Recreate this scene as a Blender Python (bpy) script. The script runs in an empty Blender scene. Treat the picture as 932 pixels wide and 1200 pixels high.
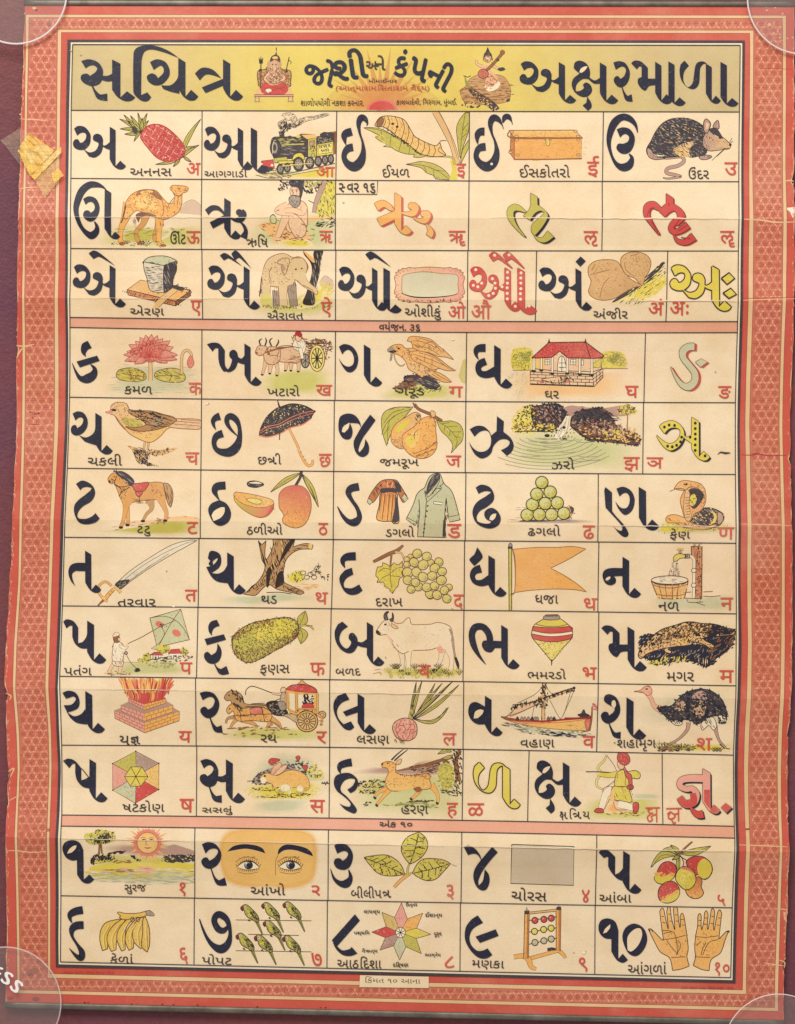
import bpy, bmesh, math, random
from mathutils import Vector, geometry
random.seed(7)
S = bpy.context.scene
COL = S.collection
R = math.radians
K = 0.00075                      # metres per unit of the drawing below (the chart is about 0.70 m x 0.88 m)

# ------------------------------------------------------------------ camera, lamps, exposure
cd = bpy.data.cameras.new('camera'); cam = bpy.data.objects.new('camera', cd); COL.objects.link(cam)
cam.location = (0, 0, 2.2)
cd.sensor_fit = 'VERTICAL'; cd.angle = 2 * math.atan(600 * K / 2.2)
cd.clip_start = .05; cd.clip_end = 60
S.camera = cam
W_ = bpy.data.worlds.new('World'); S.world = W_; W_.use_nodes = True
W_.node_tree.nodes['Background'].inputs[0].default_value = (1, .94, .86, 1)
W_.node_tree.nodes['Background'].inputs[1].default_value = .50
def area(name, loc, aim, size, power, col):
    l = bpy.data.lights.new(name, 'AREA'); l.shape = 'RECTANGLE'; l.size, l.size_y = size; l.energy = power; l.color = col
    o = bpy.data.objects.new(name, l); COL.objects.link(o); o.location = loc
    o.rotation_euler = (Vector(aim) - Vector(loc)).to_track_quat('-Z', 'Y').to_euler()
    return o
area('window_light', (-.55, 2.0, 2.3), (0, 0, 0), (1.6, 1.2), 82, (1, .95, .875))
S.view_settings.view_transform = 'Standard'; S.view_settings.look = 'None'
S.view_settings.exposure = 0; S.view_settings.gamma = 1

# ------------------------------------------------------------------ colours (printing inks, sRGB)
def lin(c): return tuple((v / 255 / 12.92) if v <= 10 else ((v / 255 + .055) / 1.055) ** 2.4 for v in c)
PAL = dict(k=(36, 37, 58), n=(52, 40, 38), b=(100, 70, 50), r=(206, 78, 74), R=(176, 50, 54), lr=(222, 122, 106), y=(224, 206, 84), ly=(234, 218, 128),
           g=(196, 186, 88), dg=(150, 147, 80), gg=(204, 202, 168), o=(238, 178, 100), t=(228, 188, 132), sk=(236, 198, 160), gr=(208, 202, 118),
           w=(243, 230, 204), p=(242, 221, 188), pk=(232, 164, 148), br=(150, 98, 60), gy=(164, 152, 138), dk=(70, 62, 66), lg=(208, 206, 150),
           og=(206, 128, 76), band=(232, 172, 146), red=(206, 90, 76), cream=(232, 194, 150), pat=(204, 116, 94), pl=(240, 178, 146), pd=(150, 58, 52),
           hy=(220, 200, 104), mv=(186, 150, 136), cap=(62, 52, 50), ry=(208, 84, 70), lo=(238, 196, 120), wh=(246, 238, 222))
def C(c):
    if isinstance(c, str): c = PAL[c]
    return lin(c)
def mixc(a, b, t): return tuple(x + (y - x) * t for x, y in zip(C2(a), C2(b)))
def C2(c): return c if not isinstance(c, str) and max(c) <= 1.0 else C(c)

# ------------------------------------------------------------------ materials
def newmat(name):
    m = bpy.data.materials.new(name); m.use_nodes = True
    nt = m.node_tree; bs = nt.nodes['Principled BSDF']
    return m, nt, bs
def node(nt, typ, **kw):
    n = nt.nodes.new(typ)
    for a, v in kw.items(): setattr(n, a, v)
    return n
def noise(nt, vec, scale, detail=4, rough=.6):
    n = node(nt, 'ShaderNodeTexNoise'); n.inputs['Scale'].default_value = scale; n.inputs['Detail'].default_value = detail
    n.inputs['Roughness'].default_value = rough; nt.links.new(vec, n.inputs['Vector']); return n
def ramp(nt, fac, a, b, va=0., vb=1.):
    r = node(nt, 'ShaderNodeMapRange'); nt.links.new(fac, r.inputs[0])
    for i, v in enumerate((a, b, va, vb)): r.inputs[i + 1].default_value = v
    return r.outputs[0]
def mulcol(nt, col, fac, tint):
    m = node(nt, 'ShaderNodeMix', data_type='RGBA', blend_type='MULTIPLY')
    nt.links.new(fac, m.inputs[0]); nt.links.new(col, m.inputs[6]); m.inputs[7].default_value = (*tint, 1); return m.outputs[2]
def mixto(nt, col, fac, tint):
    m = node(nt, 'ShaderNodeMix', data_type='RGBA')
    nt.links.new(fac, m.inputs[0]); nt.links.new(col, m.inputs[6]); m.inputs[7].default_value = (*tint, 1); return m.outputs[2]
# printed, aged, varnished paper: the ink colour comes from each mesh, the ageing (foxing, worn ink, fibres) from the sheet's own coordinates
def make_print():
    m, nt, bs = newmat('printed_paper')
    at = node(nt, 'ShaderNodeVertexColor', layer_name='ink'); col = at.outputs[0]
    tc = node(nt, 'ShaderNodeTexCoord').outputs['Object']
    n1 = noise(nt, tc, 4.2, 5); col = mulcol(nt, col, ramp(nt, n1.outputs[0], .42, .75), (.90, .83, .72))
    n2 = noise(nt, tc, 34, 5, .7); col = mulcol(nt, col, ramp(nt, n2.outputs[0], .40, .75), (.93, .90, .84))
    n6 = noise(nt, tc, 5.5, 6, .72); sp = node(nt, 'ShaderNodeSeparateColor'); nt.links.new(col, sp.inputs[0]); mu = node(nt, 'ShaderNodeMath', operation='MULTIPLY'); nt.links.new(ramp(nt, n6.outputs[0], .50, .78, 0, .55), mu.inputs[0]); nt.links.new(sp.outputs[0], mu.inputs[1]); col = mixto(nt, col, mu.outputs[0], lin((238, 200, 168)))   # faded patches
    n3 = noise(nt, tc, 900, 2, .8); col = mulcol(nt, col, ramp(nt, n3.outputs[0], .35, .8), (.86, .83, .80))
    n4 = noise(nt, tc, 420, 3, .7); col = mixto(nt, col, ramp(nt, n4.outputs[0], .60, .78, 0, .12), C('w'))       # ink rubbed off the grain
    n5 = noise(nt, tc, 95, 4, .75); col = mixto(nt, col, ramp(nt, n5.outputs[0], .70, .78, 0, .42), (.34, .23, .13))   # small brown foxing spots
    nt.links.new(col, bs.inputs['Base Color'])
    nr = noise(nt, tc, 22, 4); nt.links.new(ramp(nt, nr.outputs[0], .3, .7, .40, .56), bs.inputs['Roughness'])
    bs.inputs['Specular IOR Level'].default_value = .30
    b1 = noise(nt, tc, 7, 3, .5); b2 = noise(nt, tc, 60, 4, .6); b3 = noise(nt, tc, 1400, 2, .6)
    mp = node(nt, 'ShaderNodeMapping'); mp.inputs['Scale'].default_value = (1.5, 4, 1); mp.inputs['Rotation'].default_value = (0, 0, .03); nt.links.new(tc, mp.inputs[0])
    b4 = noise(nt, mp.outputs[0], 3.2, 4, .6)
    prev = None
    for src, st, dist in ((b1, .5, .006), (b4, .16, .004), (b2, .22, .0012), (b3, .3, .0001)):
        bp = node(nt, 'ShaderNodeBump'); bp.inputs['Strength'].default_value = st; bp.inputs['Distance'].default_value = dist
        nt.links.new(src.outputs[0], bp.inputs['Height'])
        if prev: nt.links.new(prev.outputs[0], bp.inputs['Normal'])
        prev = bp
    nt.links.new(prev.outputs[0], bs.inputs['Normal'])
    return m
PRINT = make_print()

# ------------------------------------------------------------------ the sheet's relief: folds across the paper, each a ridge
FOLDS = [(-20, .045), (140, -.01), (256.9, .13, -.17), (351.9, .13, -.19), (470, .0), (612.9, .10, -.10), (720, .0), (811.9, .09, -.14), (900, .01), (987.9, .25, -.19), (1060, -.02), (1250, -.01)]
def tilt(v): return .002 + .020 * max(0, min(1, (v - 250) / 850))
KNOT = []
def _knots():
    pts = []
    for f in FOLDS:
        pts.append((f[0], f[1]))
        if len(f) > 2: pts.append((f[0] + .1, f[2]))
    def slope(v):
        for (a, sa), (b, sb) in zip(pts, pts[1:]):
            if a <= v <= b: return sa + (sb - sa) * (v - a) / max(b - a, 1e-6)
        return 0
    cuts = []
    for (a, sa), (b, sb) in zip(pts, pts[1:]):
        if b - a < 1: continue
        n = max(1, int((b - a) / 24))
        for i in range(n): cuts.append(a + (b - a) * i / n)
    cuts.append(pts[-1][0])
    h = 0
    for a, b in zip(cuts, cuts[1:]):
        KNOT.append((a, h)); h += slope((a + b) / 2) * (b - a)
    KNOT.append((cuts[-1], h))
    a, b = KNOT[0], KNOT[-1]      # on the whole the sheet lies level
    KNOT[:] = [(v, z - a[1] - (b[1] - a[1]) * (v - a[0]) / (b[0] - a[0])) for v, z in KNOT]
_knots()
_hm = min(h for _, h in KNOT)
def relief(x, y):
    # v: fold coordinate of this point
    v = y
    for _ in range(3): v = y - tilt(v) * (x - 466)
    for (a, ha), (b, hb) in zip(KNOT, KNOT[1:]):
        if v <= b: return ha + (hb - ha) * (v - a) / (b - a) - _hm + 1.2
    return KNOT[-1][1] - _hm + 1.2

# ------------------------------------------------------------------ drawing with ink: every shape goes into the current picture
class Pic:
    def __init__(s): s.v = []; s.f = []; s.c = []; s.z = 0
P = Pic()
TX0, TY0, TS = 0., 0., 1.
BASEZ = 0.
def at(x0, y0, sc=5.825):
    global TX0, TY0, TS
    TX0, TY0, TS = x0, y0, sc
def up(n=1): P.z += .003 * n
def add(poly, tris, cols):
    b = len(P.v)
    for (x, y), c in zip(poly, cols):
        P.v.append((TX0 + x / TS, TY0 + y / TS, P.z)); P.c.append(c)
    P.f += [tuple(b + i for i in t) for t in tris]
def nums(s): return s if not isinstance(s, str) else [float(a) for a in s.split()]
def pts(s):
    if isinstance(s, list) and s and isinstance(s[0], tuple): return s
    if isinstance(s, str):
        t = s.split(); out = []
        for a, b in zip(t[::2], t[1::2]):
            q = (float(a), float(b.rstrip('!'))); out.append(q)
            if b.endswith('!'): out.append(q)          # x y! is a corner
        return out
    return list(zip(s[::2], s[1::2]))
def cr(p0, p1, p2, p3, n):
    out = []
    for i in range(n):
        t = i / n; t2 = t * t; t3 = t2 * t
        out.append(tuple(.5 * (2 * b + (c - a) * t + (2 * a - 5 * b + 4 * c - d) * t2 + (3 * b - a - 3 * c + d) * t3) for a, b, c, d in zip(p0, p1, p2, p3)))
    return out
def smooth(p, closed=True, n=5):
    """Curve through the points; a point given twice is a corner."""
    m = len(p); q = []; corner = []
    for i, a in enumerate(p):
        if q and all(abs(u - w) < 1e-6 for u, w in zip(q[-1], a)): corner[-1] = True; continue
        q.append(a); corner.append(False)
    if closed and len(q) > 1 and all(abs(u - w) < 1e-6 for u, w in zip(q[0], q[-1])): q.pop(); corner[0] = True; corner.pop()
    m = len(q); out = []
    for i in range(m if closed else m - 1):
        b, c = q[i], q[(i + 1) % m]
        a = b if corner[i] or (not closed and i == 0) else q[i - 1]
        d = c if corner[(i + 1) % m] or (not closed and i == m - 2) else q[(i + 2) % m]
        out += cr(a, b, c, d, n)
    if not closed: out.append(q[-1])
    return out
def fill(poly, col, col2=None, ang=90):
    up()
    tr = geometry.tessellate_polygon([[Vector((x, -y, 0)) for x, y in poly]])
    if col2 is None: cols = [C2(col)] * len(poly)
    else:
        d = (math.cos(R(ang)), math.sin(R(ang))); u = [x * d[0] + y * d[1] for x, y in poly]; a, b = min(u), max(u)
        cols = [mixc(col, col2, (w - a) / max(b - a, 1e-6)) for w in u]
    add(poly, tr, cols)
def F(col, s, col2=None, ang=90): p = smooth(pts(s)); fill(p, col, col2, ang); return p
def G(col, s, col2=None, ang=90): p = pts(s); fill(p, col, col2, ang); return p
def ribbon(p3):
    """outline of a stroke given (x, y, width)"""
    l, r = [], []
    n = len(p3)
    for i in range(n):
        a = p3[max(i - 1, 0)]; b = p3[min(i + 1, n - 1)]
        dx, dy = b[0] - a[0], b[1] - a[1]; d = math.hypot(dx, dy) or 1
        nx, ny = -dy / d, dx / d; w = p3[i][2] / 2
        l.append((p3[i][0] + nx * w, p3[i][1] + ny * w)); r.append((p3[i][0] - nx * w, p3[i][1] - ny * w))
    return l, r
def strip(col, p3):
    up(); l, r = ribbon(p3); n = len(l); b = len(P.v); c = C2(col)
    for i in range(n):
        for q in (l[i], r[i]): P.v.append((TX0 + q[0] / TS, TY0 + q[1] / TS, P.z + .002 * i / n)); P.c.append(c)
    for i in range(n - 1): P.f += [(b + 2 * i, b + 2 * i + 1, b + 2 * i + 3), (b + 2 * i, b + 2 * i + 3, b + 2 * i + 2)]
def L(col, w, s, closed=False, taper=False, straight=False):
    p = pts(s)
    if not straight: p = smooth(p, closed, 4)
    if closed: p = p + [p[0]]
    n = len(p)
    strip(col, [(x, y, w * ((.35 + .65 * math.sin(math.pi * min(.95, max(.05, i / max(n - 1, 1))))) if taper else 1)) for i, (x, y) in enumerate(p)])
def Ls(col, w, *ss):
    for s in ss: L(col, w, s)
def triples(s):
    n = nums(s); return list(zip(n[::3], n[1::3], n[2::3]))
def Wd(col, s): strip(col, smooth(triples(s), False, 5))
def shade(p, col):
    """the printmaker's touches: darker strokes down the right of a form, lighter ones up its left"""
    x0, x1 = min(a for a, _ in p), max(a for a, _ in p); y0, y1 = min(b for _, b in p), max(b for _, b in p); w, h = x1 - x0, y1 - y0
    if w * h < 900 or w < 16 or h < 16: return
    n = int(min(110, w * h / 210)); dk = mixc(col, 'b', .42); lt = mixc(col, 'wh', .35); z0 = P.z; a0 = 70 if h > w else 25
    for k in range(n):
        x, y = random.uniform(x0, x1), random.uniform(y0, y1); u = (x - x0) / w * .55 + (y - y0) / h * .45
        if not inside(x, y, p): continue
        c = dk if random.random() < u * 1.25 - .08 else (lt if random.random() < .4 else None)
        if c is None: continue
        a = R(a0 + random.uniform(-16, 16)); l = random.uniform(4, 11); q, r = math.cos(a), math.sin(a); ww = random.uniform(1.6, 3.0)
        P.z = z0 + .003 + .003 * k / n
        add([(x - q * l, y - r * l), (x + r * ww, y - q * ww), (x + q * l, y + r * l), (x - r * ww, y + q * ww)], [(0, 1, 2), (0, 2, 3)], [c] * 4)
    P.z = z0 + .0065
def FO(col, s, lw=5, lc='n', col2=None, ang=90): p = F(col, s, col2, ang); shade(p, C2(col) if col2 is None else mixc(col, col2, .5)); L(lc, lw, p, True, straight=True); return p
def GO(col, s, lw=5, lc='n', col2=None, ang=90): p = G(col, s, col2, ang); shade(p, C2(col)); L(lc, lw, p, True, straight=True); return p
def oval(cx, cy, rx, ry=None, rot=0, n=22):
    ry = ry or rx; c, s = math.cos(R(rot)), math.sin(R(rot))
    return [(cx + rx * math.cos(a) * c - ry * math.sin(a) * s, cy + rx * math.cos(a) * s + ry * math.sin(a) * c) for a in (2 * math.pi * i / n for i in range(n))]
def O(col, cx, cy, rx, ry=None, rot=0, col2=None, ang=90, n=22): fill(oval(cx, cy, rx, ry, rot, n), col, col2, ang)
def OO(col, cx, cy, rx, ry=None, rot=0, lw=5, lc='n', col2=None, ang=90): O(col, cx, cy, rx, ry, rot, col2, ang); L(lc, lw, oval(cx, cy, rx, ry, rot), True, straight=True)
def inside(x, y, p):
    r = False; j = len(p) - 1
    for i in range(len(p)):
        if (p[i][1] > y) != (p[j][1] > y) and x < (p[j][0] - p[i][0]) * (y - p[i][1]) / (p[j][1] - p[i][1]) + p[i][0]: r = not r
        j = i
    return r
def area_of(s): return s if isinstance(s, list) else smooth(pts(s))
def H(col, s, ang=0, step=10, w=3, cover=.8, wob=2, seg=60):
    """engraver's hatching clipped to an area"""
    p = area_of(s); c, q = math.cos(R(ang)), math.sin(R(ang)); up()
    u = [(x * c + y * q, -x * q + y * c) for x, y in p]
    y = min(b for _, b in u) + step / 2; top = max(b for _, b in u); cc = C2(col)
    while y < top:
        xs = []; j = len(u) - 1
        for i in range(len(u)):
            if (u[i][1] > y) != (u[j][1] > y): xs.append((u[j][0] - u[i][0]) * (y - u[i][1]) / (u[j][1] - u[i][1]) + u[i][0])
            j = i
        xs.sort()
        for a, b in zip(xs[::2], xs[1::2]):
            x = a
            while x < b:
                e = min(b, x + seg * random.uniform(.5, 1.4))
                if random.random() < cover and e - x > 3:
                    y1, y2 = y + random.uniform(-wob, wob), y + random.uniform(-wob, wob); ww = w * random.uniform(.9, 1.9) / 2
                    quad = [(x, y1), ((x + e) / 2, (y1 + y2) / 2 - ww), (e, y2), ((x + e) / 2, (y1 + y2) / 2 + ww)]
                    add([(a_ * c - b_ * q, a_ * q + b_ * c) for a_, b_ in quad], [(0, 1, 2), (0, 2, 3)], [cc] * 4)
                x = e + 2
        y += step
def D(col, s, n, ln=10, w=4, ang=0, spread=40):
    """n short pen touches scattered over an area"""
    p = area_of(s); x0, x1 = min(a for a, _ in p), max(a for a, _ in p); y0, y1 = min(b for _, b in p), max(b for _, b in p); cc = C2(col)
    z0 = P.z; k = 0; tries = 0; n = int(n * 1.35); w *= 1.55; ln *= 1.1
    while k < n and tries < n * 12:
        tries += 1; x, y = random.uniform(x0, x1), random.uniform(y0, y1)
        if not inside(x, y, p): continue
        a = R(ang + random.uniform(-spread, spread)); l = ln * random.uniform(.5, 1.3) / 2; ww = w * random.uniform(.6, 1.2) / 2; c, q = math.cos(a), math.sin(a)
        P.z = z0 + .003 + .003 * k / n
        add([(x - c * l, y - q * l), (x + q * ww, y - c * ww), (x + c * l, y + q * l), (x - q * ww, y + c * ww)], [(0, 1, 2), (0, 2, 3)], [cc] * 4); k += 1
    P.z = z0 + .0065
def fringe(col, s, n, ln=12, w=5, ang=90, spread=60, off=7):
    """touches scattered along an outline so that it reads as rough"""
    p = area_of(s); cc = C2(col); z0 = P.z
    for k in range(n):
        a, b = random.choice(list(zip(p, p[1:] + p[:1]))); t = random.random(); x = a[0] + (b[0] - a[0]) * t + random.uniform(-off, off); y = a[1] + (b[1] - a[1]) * t + random.uniform(-off, off)
        q = R(ang + random.uniform(-spread, spread)); l = ln * random.uniform(.4, 1) ; ww = w * random.uniform(.4, .9); c, r = math.cos(q), math.sin(q); P.z = z0 + .003 + .003 * k / n
        add([(x - c * l, y - r * l), (x + r * ww, y - c * ww), (x + c * l, y + r * l), (x - r * ww, y + c * ww)], [(0, 1, 2), (0, 2, 3)], [cc] * 4)
    P.z = z0 + .0065
def wash(col, s, steps=7, base='p'):
    steps = 8 if steps > 2 else steps; dk_ = .065 if steps > 2 else .13
    """a soft-edged tint"""
    p = area_of(s); cx = sum(a for a, _ in p) / len(p); cy = sum(b for _, b in p) / len(p)
    for i in range(steps):
        k = 1.04 - dk_ * i
        fill([(cx + (x - cx) * k, cy + (y - cy) * k) for x, y in p], mixc(base, col, (i + 1) / steps))

# ------------------------------------------------------------------ objects
def obj(name, parent, label=None, mat=None):
    """links the current picture as ONE mesh lying on the sheet"""
    global P
    bm = bmesh.new(); lay = bm.verts.layers.float_color.new('ink')
    vs = []
    for (x, y, z), c in zip(P.v, P.c):
        v = bm.verts.new((x, y, z + BASEZ)); v[lay] = (*c, 1); vs.append(v)
    for f in P.f:
        a, b, c = (P.v[i] for i in f)
        cr_ = (b[0] - a[0]) * (c[1] - a[1]) - (b[1] - a[1]) * (c[0] - a[0])
        if abs(cr_) < 1e-7: continue
        try: bm.faces.new([vs[i] for i in (f if cr_ < 0 else f[::-1])])
        except ValueError: pass
    ys = [v.co.y for v in bm.verts]
    y0, y1 = min(ys) - 12, max(ys) + 12
    for kv, _ in KNOT:
        if y0 < kv < y1:
            t = tilt(kv)
            bmesh.ops.bisect_plane(bm, geom=bm.verts[:] + bm.edges[:] + bm.faces[:], dist=1e-5, plane_co=(466, kv, 0), plane_no=(-t, 1, 0))
    for v in bm.verts:
        x, y, z = v.co
        v.co = ((x - 466) * K, (600 - y) * K, (z + relief(x, y)) * K)
    bmesh.ops.delete(bm, geom=[v for v in bm.verts if not v.link_faces], context='VERTS')
    me = bpy.data.meshes.new(name); bm.to_mesh(me); bm.free()
    me.materials.append(mat or PRINT)
    o = bpy.data.objects.new(name, me); COL.objects.link(o); o.parent = parent
    if label: o['label'] = label
    P = Pic()
    return o

# ------------------------------------------------------------------ writing
_tc = {}
def textmesh(t):
    if t in _tc: return _tc[t]
    c = bpy.data.curves.new('writing', 'FONT'); c.body = t; c.resolution_u = 3
    o = bpy.data.objects.new('writing', c); COL.objects.link(o)
    bpy.context.view_layer.update()
    me = o.to_mesh(); v = [(a.co.x, -a.co.y) for a in me.vertices]; f = []
    for p in me.polygons:
        i = list(p.vertices); f += [(i[0], i[k], i[k + 1]) for k in range(1, len(i) - 1)]
    o.to_mesh_clear(); bpy.data.objects.remove(o); bpy.data.curves.remove(c)
    _tc[t] = (v, f); return _tc[t]
def TX(t, x0, y0, x1, y1, col='cap', bold=0, rot=0):
    """writing stretched into a box; parts split by |, @name is a drawn glyph, <x a half letter"""
    V, FF = [], []; cur = 0
    for seg in t.split('|'):
        if seg[0] == '@':
            v, f = [], []
            g = GL[seg[1:]]; gx0, gx1, gy0, gy1 = g[1]; gy1 = 867 if seg == '@ksha' else gy1; k = .62 / (gy1 - gy0)
            for p, tr in g[0]:
                b = len(v); v += [((x - gx0) * k, (y - gy0) * k - .62) for x, y in p]
                f += [tuple(b + i for i in q) for q in tr]
        else:
            half = seg[0] == '<'
            v, f = textmesh(seg[1:] if half else seg)
            if half:
                lim = max(a for a, _ in v) * .84
                f = [q for q in f if max(v[i][0] for i in q) < lim + .02]; used = {i for q in f for i in q}
                v = [(min(a, lim), b) for a, b in v]
                mx = lim
        b = len(V); V += [(x + cur, y) for x, y in v]; FF += [tuple(b + i for i in q) for q in f]
        cur += .33 if seg == 'િ' else (lim if seg[0] == '<' else max(a for a, _ in v)) + .07
    us = {i for q in FF for i in q}
    ax, bx = min(V[i][0] for i in us), max(V[i][0] for i in us); ay, by = min(V[i][1] for i in us), max(V[i][1] for i in us)
    cx, cy = (x0 + x1) / 2, (y0 + y1) / 2; c, s = math.cos(R(rot)), math.sin(R(rot)); cc = C2(col)
    for dx, dy in ([(0, 0)] if not bold else [(-bold, 0), (bold, 0), (0, -bold), (0, bold)]):
        up(); o = []
        for x, y in V:
            X = x0 + (x - ax) / (bx - ax) * (x1 - x0) - cx; Y = y0 + (y - ay) / (by - ay) * (y1 - y0) - cy
            o.append((cx + X * c - Y * s + dx, cy + X * s + Y * c + dy))
        add(o, FF, [cc] * len(o))

# ------------------------------------------------------------------ the large drawn letters (broad-pen shapes, one list of outlines per letter)
GL = {}
def stem(xl, yt, xr, yb, k=1):
    w = (xr - xl) * k; v = xr - xl
    return smooth(pts([(xl, yt), (xl, yt), (xr, yt + .62 * v), (xr, yt + .62 * v), (xr, yb), (xr, yb), (xr + .8 * w, yb - .95 * w), (xr + .8 * w, yb - .95 * w), (xr + 1.8 * w, yb - .02 * w), (xr + 1.8 * w, yb - .02 * w),
                       (xr + 1.3 * w, yb + .48 * w), (xr + .5 * w, yb + .5 * w), (xr - .35 * w, yb - .1 * w), (xl, yb - 1.2 * v), (xl, yb - 1.2 * v)]))
def tess(p): return p, geometry.tessellate_polygon([[Vector((x, -y, 0)) for x, y in p]])
def piece(p):
    if isinstance(p, tuple): return tess(stem(*p))
    if p[0] == 'W':
        l, r = ribbon(smooth(triples(p[1:]), False, 5)); n = len(l); q = []
        for i in range(n - 1): q += [(i, i + 1, 2 * n - 2 - i), (i, 2 * n - 2 - i, 2 * n - 1 - i)]
        return l + r[::-1], q
    if p[0] == 'G': return tess(pts(p[1:].replace('!', '')))
    if p[0] == 'O': return tess(oval(*nums(p[1:])))
    return tess(smooth(pts(p)))
def flat(col, p, tr):
    up(); b = len(P.v); n = len(p); c = C2(col)
    for i, (x, y) in enumerate(p):       # a hair of slope along the stroke keeps its own overlaps apart
        P.v.append((TX0 + x / TS, TY0 + y / TS, P.z + .002 * min(i, n - 1 - i) / n)); P.c.append(c)
    P.f += [tuple(b + i for i in t) for t in tr]
def glyph(name, refs, *pieces, holes=()): GL[name] = ([piece(p) for p in pieces], refs, [piece(h) for h in holes])
def put(name, x0=None, x1=None, y0=None, y1=None, col='k', edge=None, lw=7, shadow=None, sd=(9, 9), hole='p'):
    polys, (a, b, c, d), holes = GL[name]
    if x0 is None: x0, x1, y0, y1 = a, b, c, d
    f = lambda p, ox=0, oy=0: [(x0 + (x - a) / (b - a) * (x1 - x0) + ox, y0 + (y - c) / (d - c) * (y1 - y0) + oy) for x, y in p]
    if shadow:
        for k in (1, .66, .33):
            for p, tr in polys: flat(shadow, f(p, sd[0] * k, sd[1] * k), tr)
    if edge:
        for p, _ in polys: L(edge, lw, f(p), True, straight=True)
    for p, tr in polys: flat(col, f(p), tr)
    for h, tr in holes:
        flat(hole, f(h), tr)
        if edge: L(edge, lw * .7, f(h), True, straight=True)
CURL = '47 128! 75 110 120 118 155 160 160 200 150 240 118 270 80 272 48 255 40 225 55 202 75 203 88 225! 105 222 125 200 130 170 115 155 90 158 68 175!'
glyph('a', (40, 330, 110, 408), CURL, '110 265! 150 290 190 280 210 250 212 225 178 205 180 175 205 163 232 175 245 205! 245 240 265 240 290 220! 290 272! 262 262 245 250! 230 295 190 325 150 318!', (290, 115, 330, 385))
glyph('stem', (10, 50, 10, 300), (10, 10, 50, 300))
glyph('e_sign', (178, 358, 28, 132), '178 47! 210 28 245 40 300 82 358 132! 300 97 250 70 225 78 210 85!')
glyph('uu', (48, 303, 495, 885), 'W 268 545 4 240 525 18 200 512 38 150 515 46 100 560 50 70 640 42 66 700 34 85 770 28 110 815 26 140 845 36 170 858 50 200 835 42 207 800 25 190 765 8',
      '112 610! 150 592 195 605 222 650 222 700 200 745 165 765 130 750 113 720 125 692 150 690 165 705! 185 690 192 660 175 632 150 632 130 650!', (258, 540, 303, 865, .75))
glyph('ri', (35, 212, 600, 890), '38 685! 80 655 130 660 168 698! 168 722! 130 690 90 692 62 722!', 'G 70 770 168 722 168 772 92 812', (168, 603, 212, 862, .9), 'W 212 742 8 245 755 24 280 748 46 300 715 42 285 690 30', 'O 270 702 22', 'W 275 768 6 300 790 18 315 830 28 298 875 52')
I1 = 'W 232 108 5 238 92 12 222 62 35 195 55 45 178 95 32 186 160 16 205 220 16 210 290 36 190 355 62 150 388 66 105 370 48 80 330 36 85 290 40 110 262 52 140 255 52'
glyph('i', (60, 245, 20, 420), I1, 'W 92 240 4 85 215 20 80 180 42 95 160 54 132 148 54')
glyph('ii', (60, 325, 20, 420), 'W 262 130 4 250 100 9 225 65 35 192 55 46 172 95 35 182 160 16 205 220 17 215 290 38 195 355 60 150 388 66 100 365 48 75 320 36 85 275 40 110 256 52 140 252 52', 'W 322 100 4 315 75 10 295 48 36 270 52 36 256 88 8', 'W 88 235 4 82 205 22 85 170 42 105 150 52 132 148 54')
glyph('rii', (285, 690, 568, 870), '285 640! 340 620 390 645 422 690! 390 688 350 665 312 690!', 'G 303 745 425 692 425 750 330 795', (425, 568, 468, 830, .9), 'W 468 705 8 510 712 25 548 708 42 565 672 44 547 645 30', 'O 538 658 22', 'W 552 740 8 590 757 22 628 757 40 648 722 42 632 697 28', 'O 620 712 20', 'W 640 785 8 655 805 22 668 838 40 655 862 44')
glyph('li', (290, 612, 570, 905), 'W 403 865 6 345 800 20 310 740 38 308 690 44 340 668 44 380 682 26 410 702 8', '445 570! 490 598! 490 650! 540 690 560 730 530 790 490 840 470 858! 450 830 455 785 500 745 540 705! 510 690 470 710 440 755! 395 725! 430 690 445 655!', 'W 470 860 5 500 885 22 540 885 40 580 848 58')
glyph('u', (50, 245, 25, 390), 'W 245 148 4 230 95 22 190 55 40 140 48 44 95 85 50 68 150 40 60 220 26 80 300 17 110 350 28 150 370 50 190 355 50 207 310 25 188 282 6', '110 125! 150 112 195 125 224 170 222 220 200 265 165 283 130 275 108 245 120 218 150 218! 180 205 190 175 170 155 150 160 132 178!')
glyph('lli', (275, 620, 540, 870), 'W 380 802 10 335 740 22 300 680 36 305 628 46 338 612 44 370 630 34 395 650 14', '425 540! 470 570! 470 605! 520 640 542 680 530 715 495 745! 480 730 495 700 490 665 470 650 440 665 415 690! 380 655! 400 625 425 605!', 'W 515 700 22 472 728 34 455 766 34 482 786 34 528 768 40 562 742 46', 'W 470 800 5 500 843 26 550 850 36 600 815 54')
glyph('ka', (60, 248, 640, 930), '155 748! 130 728 120 700 130 660 168 640! 195 688! 168 700 152 725!', 'G 90 780 230 740 248 775 112 820', 'W 60 790 4 85 850 16 115 893 32 160 897 62 202 872 55 213 830 28 185 800 6')
glyph('kha', (65, 362, 650, 945), '65 663! 105 652 150 660 187 705! 187 800 205 832! 180 848 152 805 142 760! 142 690! 122 690 103 712!', '160 810! 185 838 215 825 232 785 235 765! 218 745 220 715 245 700 268 715 278 750! 300 760 320 740! 320 798! 300 795 275 785! 255 830 215 852 180 840!', (320, 658, 362, 922))
glyph('ga', (52, 270, 660, 950), '55 680! 90 662 140 675 175 715 187 765 175 820 145 850 110 848 75 805 52 755! 85 800 120 815 150 800 158 760 145 720 120 700 95 710 78 732!', (225, 665, 270, 925))
glyph('gha', (55, 243, 660, 960), 'W 92 765 5 76 735 22 78 705 42 100 690 52 140 688 54', 'W 142 778 50 105 795 50 90 825 40 105 860 42 150 868 50 210 845 66', (198, 668, 243, 938))
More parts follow.
